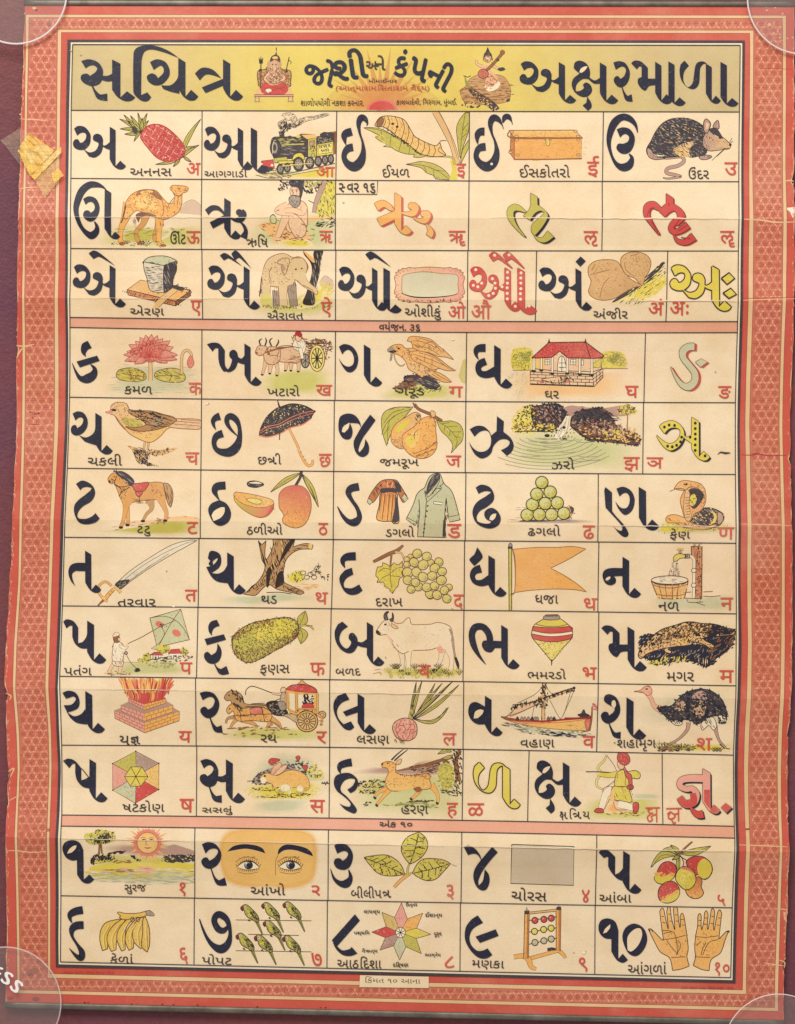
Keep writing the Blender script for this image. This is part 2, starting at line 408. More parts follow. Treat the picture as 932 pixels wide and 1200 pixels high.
glyph('nga', (455, 700, 625, 915), 'W 460 770 4 490 830 18 530 882 32 575 895 46 612 862 44 614 810 40 578 760 38 540 712 38 538 668 46 570 642 44 610 640 44', 'G 618 738 655 718 692 738 650 770')
glyph('cha', (52, 260, 100, 395), '62 115! 95 100 135 110 162 150 163 200 140 240 105 262 75 262 52 240 55 205 80 192 95 215! 125 190 135 155 120 140 100 145 82 162!', '105 262! 150 278 190 262 212 235 217 205! 222 330! 180 318 145 305!', (217, 110, 260, 370))
glyph('tta', (78, 252, 572, 870), '88 595! 130 572 180 590 212 625 217 670 190 715 140 745 108 780 100 815 115 832! 160 832 200 815 222 793! 252 830! 220 858 160 870 110 855 80 800 78 745 105 705 150 670 185 640 195 622! 165 615 135 620 118 638!')
glyph('chha', (95, 300, 110, 408), 'W 125 225 4 110 195 20 106 165 32 125 143 44 152 133 52', 'W 172 250 52 130 268 46 112 310 34 125 355 32 165 377 46 220 377 62 265 340 60 286 280 36 285 210 26 265 160 38 230 134 44 205 142 38 200 175 32 225 220 20 272 268 5')
glyph('ttha', (75, 230, 580, 880), 'W 152 708 5 130 672 22 118 640 42 135 612 52 192 605 54', '75 780 95 730 150 705! 200 730 230 790 215 850 160 880 110 855', holes=['98 812! 115 780 160 755 187 755! 185 790 160 825 112 848!'])
glyph('ja', (52, 305, 115, 410), '52 180 65 135 110 115 160 125 195 165 208 215! 190 185 165 180 130 178! 148 230 140 275 115 292 80 280 55 235', '268 122! 305 160! 255 230 222 275 200 320 188 360 195 380! 225 340 235 288! 258 330 258 380 230 408 195 405 165 370 155 310 180 255 215 195!', holes=['75 240! 85 205 128 176! 120 215 92 245!'])
glyph('dda', (42, 210, 590, 888), 'W 45 748 5 80 810 22 120 850 34 165 855 54 195 820 36 180 760 26 140 700 26 120 655 40 140 625 50 192 613 52')
glyph('jha', (28, 332, 133, 420), '218 133! 265 168! 262 240! 310 280 332 330 318 375 285 403! 245 365! 290 340 305 310 280 290 235 295 195 335 180 380 150 410 110 420 70 395 40 345 28 308! 55 350 95 375 140 370 170 340 178 290 165 245 140 230 100 240 65 272! 32 222! 75 200 125 202 165 235 178 265! 215 235!')
glyph('ddha', (50, 242, 600, 898), '72 620! 110 600 165 615 195 660 192 710 150 750 100 780 78 820 85 850! 115 862 160 865 175 850 145 835 130 805 140 775 180 758 220 780 242 825 230 870 190 895 140 895 80 865 52 810 55 760 85 715 140 680 180 650! 150 643 120 648 92 662!', holes=['165 838! 172 815 190 800 212 797! 205 825 185 845!'])
glyph('nya', (380, 735, 132, 410), '398 190! 430 165 480 155 530 180 555 225 550 270 520 320 470 345 430 325 395 280 380 248! 410 275 450 300 490 295 525 260 530 215 500 198 460 205 430 235!', 'G 550 243 572 262 605 245 605 300 560 268', (605, 132, 650, 388, .85))
glyph('nna', (42, 310, 575, 898), '42 600! 50 580! 92 615! 92 735! 120 770 165 820 195 870 190 895 165 898 130 870 92 820! 120 850 150 860 155 835 130 800 50 712!', '120 590! 165 578 215 605 237 660 225 720 195 752 165 755 130 715 112 670! 145 710 180 715 200 690 205 650 190 620 165 620 140 640!', (263, 578, 310, 832))
glyph('ta', (35, 192, 85, 380), '150 172! 90 172 50 190 35 235 50 290 82 330! 65 285 62 245 85 226! 150 228!', (150, 88, 192, 355, .9))
glyph('pa', (0, 210, 556, 860), '0 572! 25 556 70 570 102 612! 102 718! 132 710 155 680 164 650! 170 755! 120 752 80 720 62 675! 62 600! 45 600 22 618!', (163, 565, 210, 832))
glyph('tha', (60, 248, 90, 385), '72 140! 85 95 120 92 155 115 163 160 150 200 120 225 95 240! 140 245 180 225 204 185! 210 310! 140 300 95 265 60 200! 100 190 128 165 140 138 118 148 98 168!', 'O 92 176 15', (203, 100, 248, 360))
glyph('pha', (48, 195, 560, 935), '100 668! 78 640 75 600 95 570 133 560! 152 600! 115 615 98 645!', 'G 48 690 180 658 195 695 65 732', '135 718! 158 750 165 790 150 835 115 858 75 852 48 820 48 790 70 778 95 800! 125 780 135 750!', 'W 118 860 8 135 890 14 165 912 42 208 900 56')
glyph('da', (72, 228, 100, 388), 'W 108 205 5 95 175 26 95 150 38 125 130 52 182 126 56', '155 205! 165 250! 120 275 100 310 105 340! 150 345 185 330 205 318! 228 360! 190 385 140 388 100 360 72 300 75 260 110 220!')
glyph('ba', (38, 300, 572, 870), '90 572! 128 605! 85 640 70 690 85 730 115 755 140 740 150 710 133 685 140 655 165 650 190 680 195 708! 225 712 258 690! 258 750! 225 745 195 735! 170 775 130 787 80 760 45 705 38 640 60 590!', (257, 575, 300, 850))
glyph('dha', (42, 215, 65, 400), '95 65! 130 120 120 150 75 192! 50 165 42 145 75 115!', 'W 120 210 56 80 225 48 62 260 36 80 300 32 130 308 46 185 282 62', (170, 120, 215, 378))
glyph('bha', (40, 303, 585, 890), 'W 152 862 4 105 800 22 70 730 42 58 660 44 80 612 48 130 607 44 165 640 45 180 680 44 180 720 44', '126 735 135 705 160 700! 258 705! 258 752! 215 752! 190 780 150 772', (258, 595, 303, 870))
glyph('na', (42, 213, 122, 385), '172 195! 95 195 55 210 42 245 60 290 95 305 125 290 128 265 115 247! 172 245!', (170, 122, 213, 362), holes=['O 78 262 18 9 -35'])
glyph('ma', (35, 247, 563, 853), '35 580! 60 563 105 570 152 612! 152 685! 203 685! 203 728! 160 735 135 765 105 750 82 715 85 685 108 675! 108 605! 92 602 75 622!', (203, 570, 247, 832))
glyph('ya', (15, 217, 80, 370), '15 95! 55 80 105 95 130 145 122 195 85 218 45 228! 22 180! 75 175 105 140 90 120 55 130 38 135!', '40 222! 90 255 140 240 168 205! 178 312! 110 300 65 265!', (170, 82, 217, 345))
glyph('ssa', (15, 240, 545, 840), '15 560! 50 545 95 560 140 610! 140 692! 170 682 196 665! 200 748! 150 735 110 690 98 640! 98 580! 80 582 58 610!', (195, 548, 240, 815), 'W 142 612 5 165 640 6 195 678 5')
glyph('ra', (28, 158, 85, 368), '28 95! 75 85 125 100 158 150 158 200 135 245 95 268 60 260 32 225 40 198 65 190 85 210! 115 190 130 150 115 125 85 125 48 145!', 'W 98 266 8 115 310 16 140 345 36 180 343 52')
glyph('sa', (28, 252, 548, 845), '30 560! 75 548 125 570 152 620 152 665! 180 665 206 650! 206 702! 175 705 148 695! 130 725 90 738 50 720 28 690 32 660 60 650 80 665! 110 640 120 610 100 590 75 595 55 612!', 'W 92 736 8 110 780 16 135 815 36 178 818 52', (205, 550, 252, 820))
glyph('la', (38, 245, 95, 375), '118 95! 145 140! 90 165 60 215 70 270 105 310! 130 300 155 290! 178 330! 150 350 110 340 65 285 38 220 38 160 65 115!', 'G 100 225 202 183 202 228 122 255', (200, 100, 245, 352))
glyph('ha', (38, 203, 550, 915), 'W 85 645 5 75 620 25 85 592 46 120 577 50 160 570 54', '182 685! 150 680 110 695 85 735 90 770 125 800 165 845 195 890 180 915 145 905 110 885 75 848! 110 865 145 870 150 845 110 805 60 765 38 715 50 665 95 645 150 645 195 680 203 720 185 760 150 780! 130 755! 165 730 182 700!')
glyph('va', (45, 203, 115, 390), '45 210 60 170 100 158 160 190! 160 310! 110 310 70 285 48 245', (158, 115, 203, 368, .95), holes=['82 270! 92 225 125 208 150 215! 140 240 110 268!'])
glyph('lla', (82, 327, 572, 880), '120 572! 153 608! 118 650 110 705 125 745 150 762 180 735 190 690 200 620 220 585 260 578 290 592! 262 597 240 625 235 680 230 735 205 770 170 775 130 755 95 710 82 650 90 600!', (282, 592, 327, 860, .85))
glyph('ksha', (497, 735, 557, 918), '512 600 520 570 555 557 600 580 622 630 620 680! 655 700 692 680! 692 722! 650 722 612 690! 570 690 530 730 525 778! 555 775 580 755 575 730 600 715 630 740 635 780 605 815 560 815 515 780 497 730 510 685 550 650 540 640 515 615', '603 815! 630 860 632 895 608 918! 572 880! 598 860!', (690, 570, 735, 845), holes=['550 642! 560 615 585 600 606 598! 590 625 565 645!'])
glyph('sha', (37, 246, 98, 388), '55 130 65 105 95 98 135 120 158 170 158 220 130 265 85 288 50 270 37 235 55 212 80 215 90 235! 115 215 125 188 95 170 65 150', 'W 90 286 8 110 335 16 130 360 32 165 363 46', (200, 118, 246, 365), holes=['104 168! 108 142 125 138 133 165 122 192!'])
glyph('gnya', (528, 740, 575, 890), 'W 695 640 46 600 640 44 552 655 38 547 690 36 585 708 34 625 706 34 650 740 42 632 790 48 578 802 48 543 762 42', 'W 610 822 8 630 850 26 660 870 42 692 866 46', (692, 578, 740, 845, .7))
glyph('one', (18, 160, 100, 405), '18 165 35 120 85 102 135 120 160 170! 160 375! 198 340! 232 375! 195 402 150 390 115 340! 115 240! 80 243 40 220', holes=['50 196! 65 165 95 142 116 140! 105 165 80 188!'])
glyph('six', (45, 165, 560, 930), 'W 80 672 5 65 640 24 70 612 44 105 592 52 153 583 54', 'W 158 686 52 110 690 54 80 715 44 80 762 20 115 820 20 145 870 40 140 910 44 105 895 24 60 845 4')
glyph('two', (52, 222, 115, 425), '58 130! 100 115 150 130 185 180 185 230 160 275 115 300 75 290 52 255 65 228 90 222 108 245! 140 225 165 190 160 165 130 160 105 170 82 195!', 'W 118 298 8 140 360 14 170 396 36 218 388 56')
glyph('seven', (35, 258, 595, 882), 'W 38 645 8 60 710 15 90 775 22 130 825 36 185 850 60 232 812 46 247 740 24 230 660 36 195 622 46 160 615 44 138 655 40 165 712 44 205 722 38 240 680 8')
glyph('three', (22, 175, 122, 432), '48 140! 85 122 140 140 172 190 172 240 150 290 110 308 65 295 45 262 55 232 85 228 105 245! 130 225 142 195 125 178 100 180 68 195!', 'W 22 300 4 45 365 18 85 400 36 130 402 58 158 360 30 145 306 6')
glyph('eight', (30, 222, 612, 897), 'G 188 612 222 655 65 832 30 790', '60 822! 100 858 150 850 165 835! 205 880! 160 897 105 890 60 850 36 802!')
glyph('four', (20, 250, 138, 448), '20 150! 50 138 95 160 130 205 142 248! 115 205 85 195 48 205!', '212 147! 250 185! 190 255 145 320 120 380 122 415! 150 380 162 303! 190 340 195 390 175 440 140 448 105 420 85 360 95 300 135 240!')
glyph('nine', (28, 258, 620, 915), '115 620! 152 670! 85 710 60 765 70 820 110 860 150 860 182 845! 215 890! 170 915 115 905 60 850 28 780 35 700 75 645!', 'G 100 765 238 715 258 760 130 808')
glyph('five', (30, 230, 155, 440), '30 175! 55 155 95 165 137 205! 137 320! 165 305 188 278! 192 362! 150 345 110 300 92 265! 92 205! 80 205 65 212!', (187, 165, 230, 420))
glyph('ten', (32, 345, 600, 890), '32 655 50 615 95 603 140 625 160 680! 160 862! 188 830! 222 870! 190 888 150 870 115 815! 115 735! 75 730 42 700', '186 730 205 665 260 636 320 665 345 730 325 800 275 845 220 820', holes=['62 700! 75 670 108 640! 105 665 85 692!', '218 790 220 720 260 675 300 668 312 710 290 770 250 812 225 810'])
glyph('chi', (313, 560, 40, 310), '313 110 320 60 360 40 420 42 480 65 528 98! 460 72 400 58 365 70 352 110! 350 275! 380 262! 398 285! 380 303 350 300 318 270 313 240', '392 118! 425 105 465 118 485 155 480 190 450 222 415 228 385 210 378 185 400 172 420 180 430 195! 455 170 455 145 440 135 410 155!', '445 228! 490 228 520 200 528 170! 532 268! 490 258 455 245!', (526, 98, 560, 282))
glyph('tra', (605, 772, 105, 305), '605 172! 640 145 690 155 730 195! 690 180 655 178 628 205!', 'G 638 238 742 196 742 228 655 265', (738, 105, 772, 282))

# ------------------------------------------------------------------ the surface the chart lies on
m, nt, bs = newmat('maroon_leathercloth')
tc = node(nt, 'ShaderNodeTexCoord').outputs['Object']
base = node(nt, 'ShaderNodeRGB'); base.outputs[0].default_value = (*lin((124, 66, 68)), 1); col = base.outputs[0]
n1 = noise(nt, tc, 3, 4); col = mixto(nt, col, ramp(nt, n1.outputs[0], .40, .70), lin((102, 60, 80)))
n2 = noise(nt, tc, 160, 4, .7); col = mulcol(nt, col, ramp(nt, n2.outputs[0], .35, .75), (.74, .70, .72))
n3 = noise(nt, tc, 420, 3, .8); col = mixto(nt, col, ramp(nt, n3.outputs[0], .64, .80, 0, .45), lin((170, 140, 150)))
nt.links.new(col, bs.inputs['Base Color']); bs.inputs['Roughness'].default_value = .55; bs.inputs['Specular IOR Level'].default_value = .3
vz = node(nt, 'ShaderNodeTexVoronoi'); vz.inputs['Scale'].default_value = 380; nt.links.new(tc, vz.inputs['Vector'])
bp = node(nt, 'ShaderNodeBump'); bp.inputs['Strength'].default_value = .35; bp.inputs['Distance'].default_value = .0008; nt.links.new(vz.outputs[0], bp.inputs['Height']); nt.links.new(bp.outputs[0], bs.inputs['Normal'])
bm = bmesh.new(); bmesh.ops.create_grid(bm, x_segments=2, y_segments=2, size=1.6); me = bpy.data.meshes.new('ground_cloth'); bm.to_mesh(me); bm.free(); me.materials.append(m)
o = bpy.data.objects.new('ground_cloth', me); COL.objects.link(o); o['kind'] = 'structure'; o.location = (0, 0, -.004)
o['label'] = 'maroon leathercloth surface under the alphabet chart'

# ------------------------------------------------------------------ the chart
def thing(name, label, cat, group=None):
    o = bpy.data.objects.new(name, None); COL.objects.link(o); o['label'] = label; o['category'] = cat
    if group: o['group'] = group
    return o
CH = thing('alphabet_chart', 'old folded Gujarati picture alphabet chart with red patterned border lying on maroon cloth', 'wall chart')
YS = [-10, 8, 60, 130, 200, 300, 400, 500, 610, 680, 755, 805, 855, 900, 950, 985, 1055, 1100, 1140, 1200]
LX = [  # left edge, cream, pattern, cream, red, dark, white, rule : x at each height
    [30, 30, 29, 26, 24.5, 22.8, 20.5, 19.5, 16, 12.6, 8, 6.8, 8.5, 10, 10, 9, 9, 8.6, 8, 6],
    [31, 31, 31, 30, 29, 28, 27, 26, 24, 22, 17, 16, 19.5, 21, 19.5, 19, 20, 20.6, 21, 21],
    [35, 35, 34.5, 33, 32, 31, 30.5, 29.5, 27.5, 25.2, 20.5, 19.5, 23, 24, 22.5, 22.5, 23.2, 24, 24, 24],
    [68.5, 68.5, 68.2, 67.7, 67, 66.3, 64.7, 64, 60, 57.5, 55, 54, 57, 58, 57, 56.5, 57, 57, 56.6, 56],
    [73, 73, 72.8, 71.8, 71.2, 70.5, 69.5, 69, 64.5, 61.5, 59, 58, 60.5, 61.2, 60.2, 60, 60.2, 60, 60, 60],
    [80, 80, 80, 78.6, 78.3, 78.2, 78, 76.7, 72.5, 70, 67.5, 66, 66.8, 68.8, 68, 66.8, 66.4, 66, 66.6, 66.6],
    [84.3, 84.3, 84, 82.2, 81.7, 81.2, 81, 80, 76, 73.5, 71, 69, 70, 72, 71.2, 70, 70, 69.5, 70, 70],
    [86.5, 86.5, 86.2, 84.6, 84.6, 84.6, 83, 81.7, 77.5, 75, 72.5, 70.8, 72.5, 73.5, 74, 73, 72.6, 72.4, 71.8, 71.8]]
RX = [
    [930.5, 930.5, 930, 930.5, 929, 930, 929, 925.6, 927, 928, 928, 926.5, 924.5, 922.9, 922.6, 922.9, 922, 920.5, 918.8, 917],
    [920.6, 920.6, 920.6, 920.3, 919.7, 920.8, 918.7, 917, 918.8, 919.4, 919.6, 918.5, 916.4, 915.4, 915.2, 915.4, 914.3, 913, 911.9, 911],
    [916.5, 916.5, 916.5, 916.3, 916, 916, 914.7, 913, 914.6, 915.5, 915, 913.6, 911.5, 910.7, 911, 911.9, 910.4, 909, 907.6, 907],
    [882.4, 882.4, 882.4, 881.8, 881, 881.7, 880.5, 878.4, 880, 880, 881, 880, 878, 876.9, 877, 877.6, 876.3, 875, 874.1, 874],
    [878, 878, 878, 877.5, 876.7, 876, 875, 873, 874.8, 875, 876, 874.6, 872.3, 871.5, 872, 872.7, 871, 870.5, 869.9, 869.5],
    [872, 872, 872, 871, 870, 869.5, 868.7, 866.5, 867, 867, 868.5, 867, 865, 864, 864, 864.5, 863.3, 862, 861.3, 861],
    [869, 869, 869, 868.3, 867.5, 866.7, 865.5, 863.8, 864.3, 864.4, 865, 863.5, 861.5, 860.5, 860.7, 861.2, 859.5, 858.6, 857.8, 857.5],
    [866.5, 866.5, 866.5, 865.5, 864.5, 863.8, 863, 861, 861.4, 861.5, 863.3, 861.5, 859.5, 858.9, 859, 859.8, 857.4, 856.2, 855.6, 855]]
TY = [8.2, 18.4, 22, 36, 39.6, 48.2, 51.5, 54]                # top edge, at x=466
BY = [49, 38.5, 34.3, 19.5, 14.5, 6.5, 3, 0]                  # below the bottom rule
def xat(tab, y):
    for i in range(len(YS) - 1):
        if y <= YS[i + 1]:
            return tab[i] + (tab[i + 1] - tab[i]) * max(0, (y - YS[i]) / (YS[i + 1] - YS[i]))
    return tab[-1]
def ytop(i, x): return TY[i] + .0012 * (x - 466)
def ybot(i, x): return 1126 + .0235 * (x - 72) + BY[i]
def fr(i, rough=0):
    """frame loop i as a polygon"""
    out = []; a = xat(LX[i], ytop(i, 50)); b = xat(RX[i], ytop(i, 900))
    for k in range(40): x = a + (b - a) * k / 40; out.append((x, ytop(i, x)))
    t, d = ytop(i, b), ybot(i, xat(RX[i], 1150))
    for k in range(110): y = t + (d - t) * k / 110; out.append((xat(RX[i], y) + random.uniform(-rough, rough), y))
    b = xat(RX[i], 1160); a = xat(LX[i], 1150)
    for k in range(40): x = b + (a - b) * k / 40; out.append((x, ybot(i, x)))
    t, d = ybot(i, a), ytop(i, xat(LX[i], 20))
    for k in range(110): y = t + (d - t) * k / 110; out.append((xat(LX[i], y) + random.uniform(-rough, rough), y))
    return out
at(0, 0, 1)
# bare sheet: paper colour shows where the red print has worn off its torn edges
sheet = fr(0, .75)
def torn(x, y):      # the long tear in the left edge and smaller bites along both edges
    if x < 200 and 405 < y < 412: return x + 8 * (1 - (y - 405) / 7), y
    for ty, d in ((813, 4), (905, 3.5), (936, 3), (470, 1.5), (222, 3)):
        if x < 200 and ty < y < ty + 9: return x + d * (1 - (y - ty) / 9), y
    for ty, d in ((213, 3), (1067, 4), (1128, 4.5), (533, 3.5), (860, 2.5), (905, 3), (352, 2)):
        if x > 700 and ty < y < ty + 9: return x - d * (1 - (y - ty) / 9), y
    return x, y
sheet = [torn(x, y) for x, y in sheet]; G('cream', [(x, y) for x, y in sheet])
BASEZ = -.3
obj('paper_sheet', CH, 'torn paper edge of the chart')
inset = [(x + (1.0 if x < 200 else -1.0 if x > 700 else 0) * random.choice([0, .1, .2, .3, .3, .6, 1.1]) , y) for x, y in sheet]
BASEZ = -.2
pr = [inset[i] for i in range(len(inset))]
G('red', pr)
for i, c in ((1, 'cream'), (2, 'pat'), (3, 'cream'), (4, 'red')): G(c, fr(i))
for i in (1, 2, 3, 4):
    L('b', .5, fr(i), True, straight=True)
# interlaced petals all round the border, on a triangular lattice
po, pi_ = fr(2), fr(3)
def in_band(x, y, mg=1.0):
    if x < 100 or x > 830 or y < 60 or y > 1120:
        if not (xat(LX[2], y) + mg < x < xat(RX[2], y) - mg and ytop(2, x) + mg < y < ybot(2, x) - mg): return False
        return not (xat(LX[3], y) - mg < x < xat(RX[3], y) + mg and ytop(3, x) - mg < y < ybot(3, x) + mg)
    return False
A = 9.6; row = 0; y = 12.
up()
zl, zd = P.z + .003, P.z
def touch(cx, cy, ang, l, w, col):
    c, q = math.cos(ang), math.sin(ang); add([(cx - c * l, cy - q * l), (cx + q * w, cy - c * w), (cx + c * l, cy + q * l), (cx - q * w, cy + c * w)], [(0, 1, 2), (0, 2, 3)], [col] * 4)
while y < 1195:
    x = 4 + (A / 2 if row % 2 else 0)
    while x < 930:
        wv = xat(LX[3], y) - 62 if x < 466 else xat(RX[3], y) - 878
        px = x + wv
        if in_band(px, y, -6):
            for ang in (0, 60, 120):
                c, q = math.cos(R(ang)), math.sin(R(ang)); cx, cy = px + c * A / 2, y + q * A / 2
                P.z = zd
                for e in (-1, 1):        # the dark star round each node
                    sx, sy = px + e * c * A * .22, y + e * q * A * .22
                    if in_band(sx, sy, 2) and random.random() > .06: touch(sx, sy, R(ang + random.uniform(-9, 9)), A * .24, .5, mixc('pd', 'pat', random.uniform(.1, .55)))
                if not in_band(cx, cy, 2.4) or random.random() < .05: continue
                P.z = zl; cc = mixc('pl', 'pat', random.uniform(.1, .75)); tw = R(ang + 90 + random.uniform(8, 22)); w = random.uniform(.8, 1.2)
                touch(cx, cy, tw, A * .30, w, cc)      # the pale petal between two stars
        x += A
    y += A * .866; row += 1
P.z = zl + .005
# wear: cracked folds, nicks and stains in the border
for s, w in (('24 140.4 40 141 58 142.8', 1.1), ('24 222.5 34 221 47 220.3', 1.2), ('20 405.3 30 406 41 403.5', 1.8), ('20 420 24 412 28 407.5', 1.5), ('9 995.5 22 995.5 40 997.5 56 996', 1.3), ('864 988.4 890 989.4 922 990.8', 1.2),
             ('866 258.2 890 259.5 908 262 930 261.5', 2.0), ('866 353 890 352 930 351', 1.0), ('866 614 900 614.8 927 616', 1.0), ('919 213.6 924 212.6 929 213.6', 1.6), ('908 1064 920 1065 922 1070', 1.2), ('912 1124 919 1127 918 1134', 1.3), ('895 1127.5 919 1131', 1.2), ('8 812 14 815 12 820', 1.4), ('10 904 17 900 13 910', 1.5), ('11 938 24 931', 1)):
    L('cream', w, s, taper=True)
G('wh', '920.5 245 929.5 244 929.5 253 927 257 924 250 920.5 247'); G('pl', '917 1067 920 1068 921.5 1080 918 1076')
for s, w in (('866 533 880 533.4 888 532 900 534 921 533.5', 1.6), ('881 533 886 531.5 893 533', 2.2), ('866 351 895 350.2 930 349.6', .7), ('40 484.5 44 485 46 483', 2.2), ('34 497 47 498', 1.4), ('37 489.5 40 490', 2), ('888 82 905 81.6 928 82.4', .6)): L('R', w, s, taper=True)
for x, y in ((36, 483), (46, 484.5), (883, 516.5), (100, 1174), (104, 1174), (155, 1176), (191, 1176), (204, 1176.5), (232, 1177), (302, 1179), (376, 1180), (382, 1180), (406, 1187), (412, 1187), (460, 1187)): O(mixc('pd', 'n', .4), x, y, random.uniform(.9, 1.7), random.uniform(.6, 1))
O(mixc('pat', 'n', .35), 39, 1138, 8, 4, -20); O(mixc('pat', 'n', .6), 36, 1141, 2.5, 1.3, -30); O(mixc('red', 'n', .5), 43, 1170, 4.5, 2.5); O(mixc('red', 'n', .5), 13, 1169, 4, 2); O(mixc('pat', 'n', .5), 58.5, 30, 2.2, 2.6); O('cream', 41, 10.5, 2.5, 1.6); O('n', 43.5, 13, 1.5, 1.2)
O('pd', 901.8, 32, 1.3, 1.8); O('pl', 906, 40, 1.4); O('pl', 901, 30, 2.2); O('pl', 913, 45, 1.2)
for x, y in ((897, 9), (894, 5), (898, 13), (908, 10), (916.5, 17), (922, 46), (928, 45), (917, 49), (929, 58), (25, 135), (30, 17)): O('cream', x, y, random.uniform(.7, 1.6), random.uniform(.6, 1.2))
D(mixc('red', 'cream', .55), [(xat(LX[0], y) + (.2 if k == 0 else 2.6), y) for k in (0, 1) for y in (range(60, 1150, 30) if k == 0 else range(1140, 60, -30))], 120, 5, .9, 90, 20)
D(mixc('red', 'cream', .55), [(xat(RX[0], y) - (.2 if k == 0 else 2.6), y) for k in (0, 1) for y in (range(60, 1150, 30) if k == 0 else range(1140, 60, -30))], 120, 5, .9, 90, 20)
obj('border', CH, 'red border with interlaced petal pattern and cream rules')
BASEZ = 0.9
at(0, 0, 1)
G('dk', fr(5)); G('cream', [(x, y) for x, y in fr(6)]); f7 = fr(7); G('p', f7)
P.c = [C('w') if c == C('cream') else c for c in P.c]
obj('panel', CH, 'cream panel inside a dark rule')
# small printer's lines in the red band
at(310, 1120, 3.585); G('p', '402 78 690 84 690 132 400 128'); TX('િકંમત ૧૦ આના', 425, 84, 655, 112, 'cap', rot=1)
obj('price_line', CH)
BASEZ = .95
# (too worn to read: rows of tiny touches)
at(772, 1040)
for x in range(152, 520, 9):
    if x % 63 > 8: L('R', 3, [(x, 672 + (x - 150) * .022 + random.uniform(-6, 4)), (x + 4, 676 + random.uniform(-6, 8)), (x + random.uniform(-4, 4), 686)])
obj('imprint_line', CH, 'tiny worn dark imprint in the lower red band')
at(0, 1040)
for x in range(425, 780, 9):
    if x % 72 > 8: L(mixc('red', 'R', .6), 3, [(x, 566 + random.uniform(-6, 4)), (x + 4, 572 + random.uniform(-6, 8)), (x + random.uniform(-4, 4), 580)])
obj('imprint_line', CH, 'faint worn imprint in the red band below the bananas')

# metal strips that hold the top and bottom edges
sm, nt, bs = newmat('dull_tin'); bs.inputs['Metallic'].default_value = .55; bs.inputs['Roughness'].default_value = .5
tc = node(nt, 'ShaderNodeTexCoord').outputs['Object']; n1 = noise(nt, tc, 40, 5, .7)
rgb = node(nt, 'ShaderNodeRGB'); rgb.outputs[0].default_value = (*lin((122, 116, 106)), 1)
nt.links.new(mulcol(nt, rgb.outputs[0], ramp(nt, n1.outputs[0], .35, .7), (.45, .43, .42)), bs.inputs['Base Color'])
def bar(name, x0, x1, yf, h, label):
    bm = bmesh.new(); n = 60; prof = [(0, .2), (0, 2.2), (.25, 3.2), (.7, 3.4), (.95, 2.6), (1, .2)]; rings = []
    for i in range(n + 1):
        x = x0 + (x1 - x0) * i / n; rings.append([bm.verts.new(((x - 466) * K, (600 - (yf(x) + h * a)) * K, (relief(x, yf(x)) * .6 + z + .6) * K)) for a, z in prof])
    for a, b in zip(rings, rings[1:]):
        for k in range(len(prof) - 1): bm.faces.new((a[k], a[k + 1], b[k + 1], b[k]))
    for r in (rings[0], rings[-1]): bm.faces.new(r)
    bmesh.ops.recalc_face_normals(bm, faces=bm.faces)
    me = bpy.data.meshes.new(name); bm.to_mesh(me); bm.free(); me.materials.append(sm)
    for p in me.polygons: p.use_smooth = True
    o = bpy.data.objects.new(name, me); COL.objects.link(o); o.parent = CH; o['label'] = label
bar('metal_strip', 29, 934, lambda x: 1.4 + .0016 * (x - 466), 7.0, 'dull grey tin strip along the top edge')
bar('metal_strip', 6, 918, lambda x: ybot(0, x) - .5, 7.5, 'dull grey tin strip along the bottom edge')

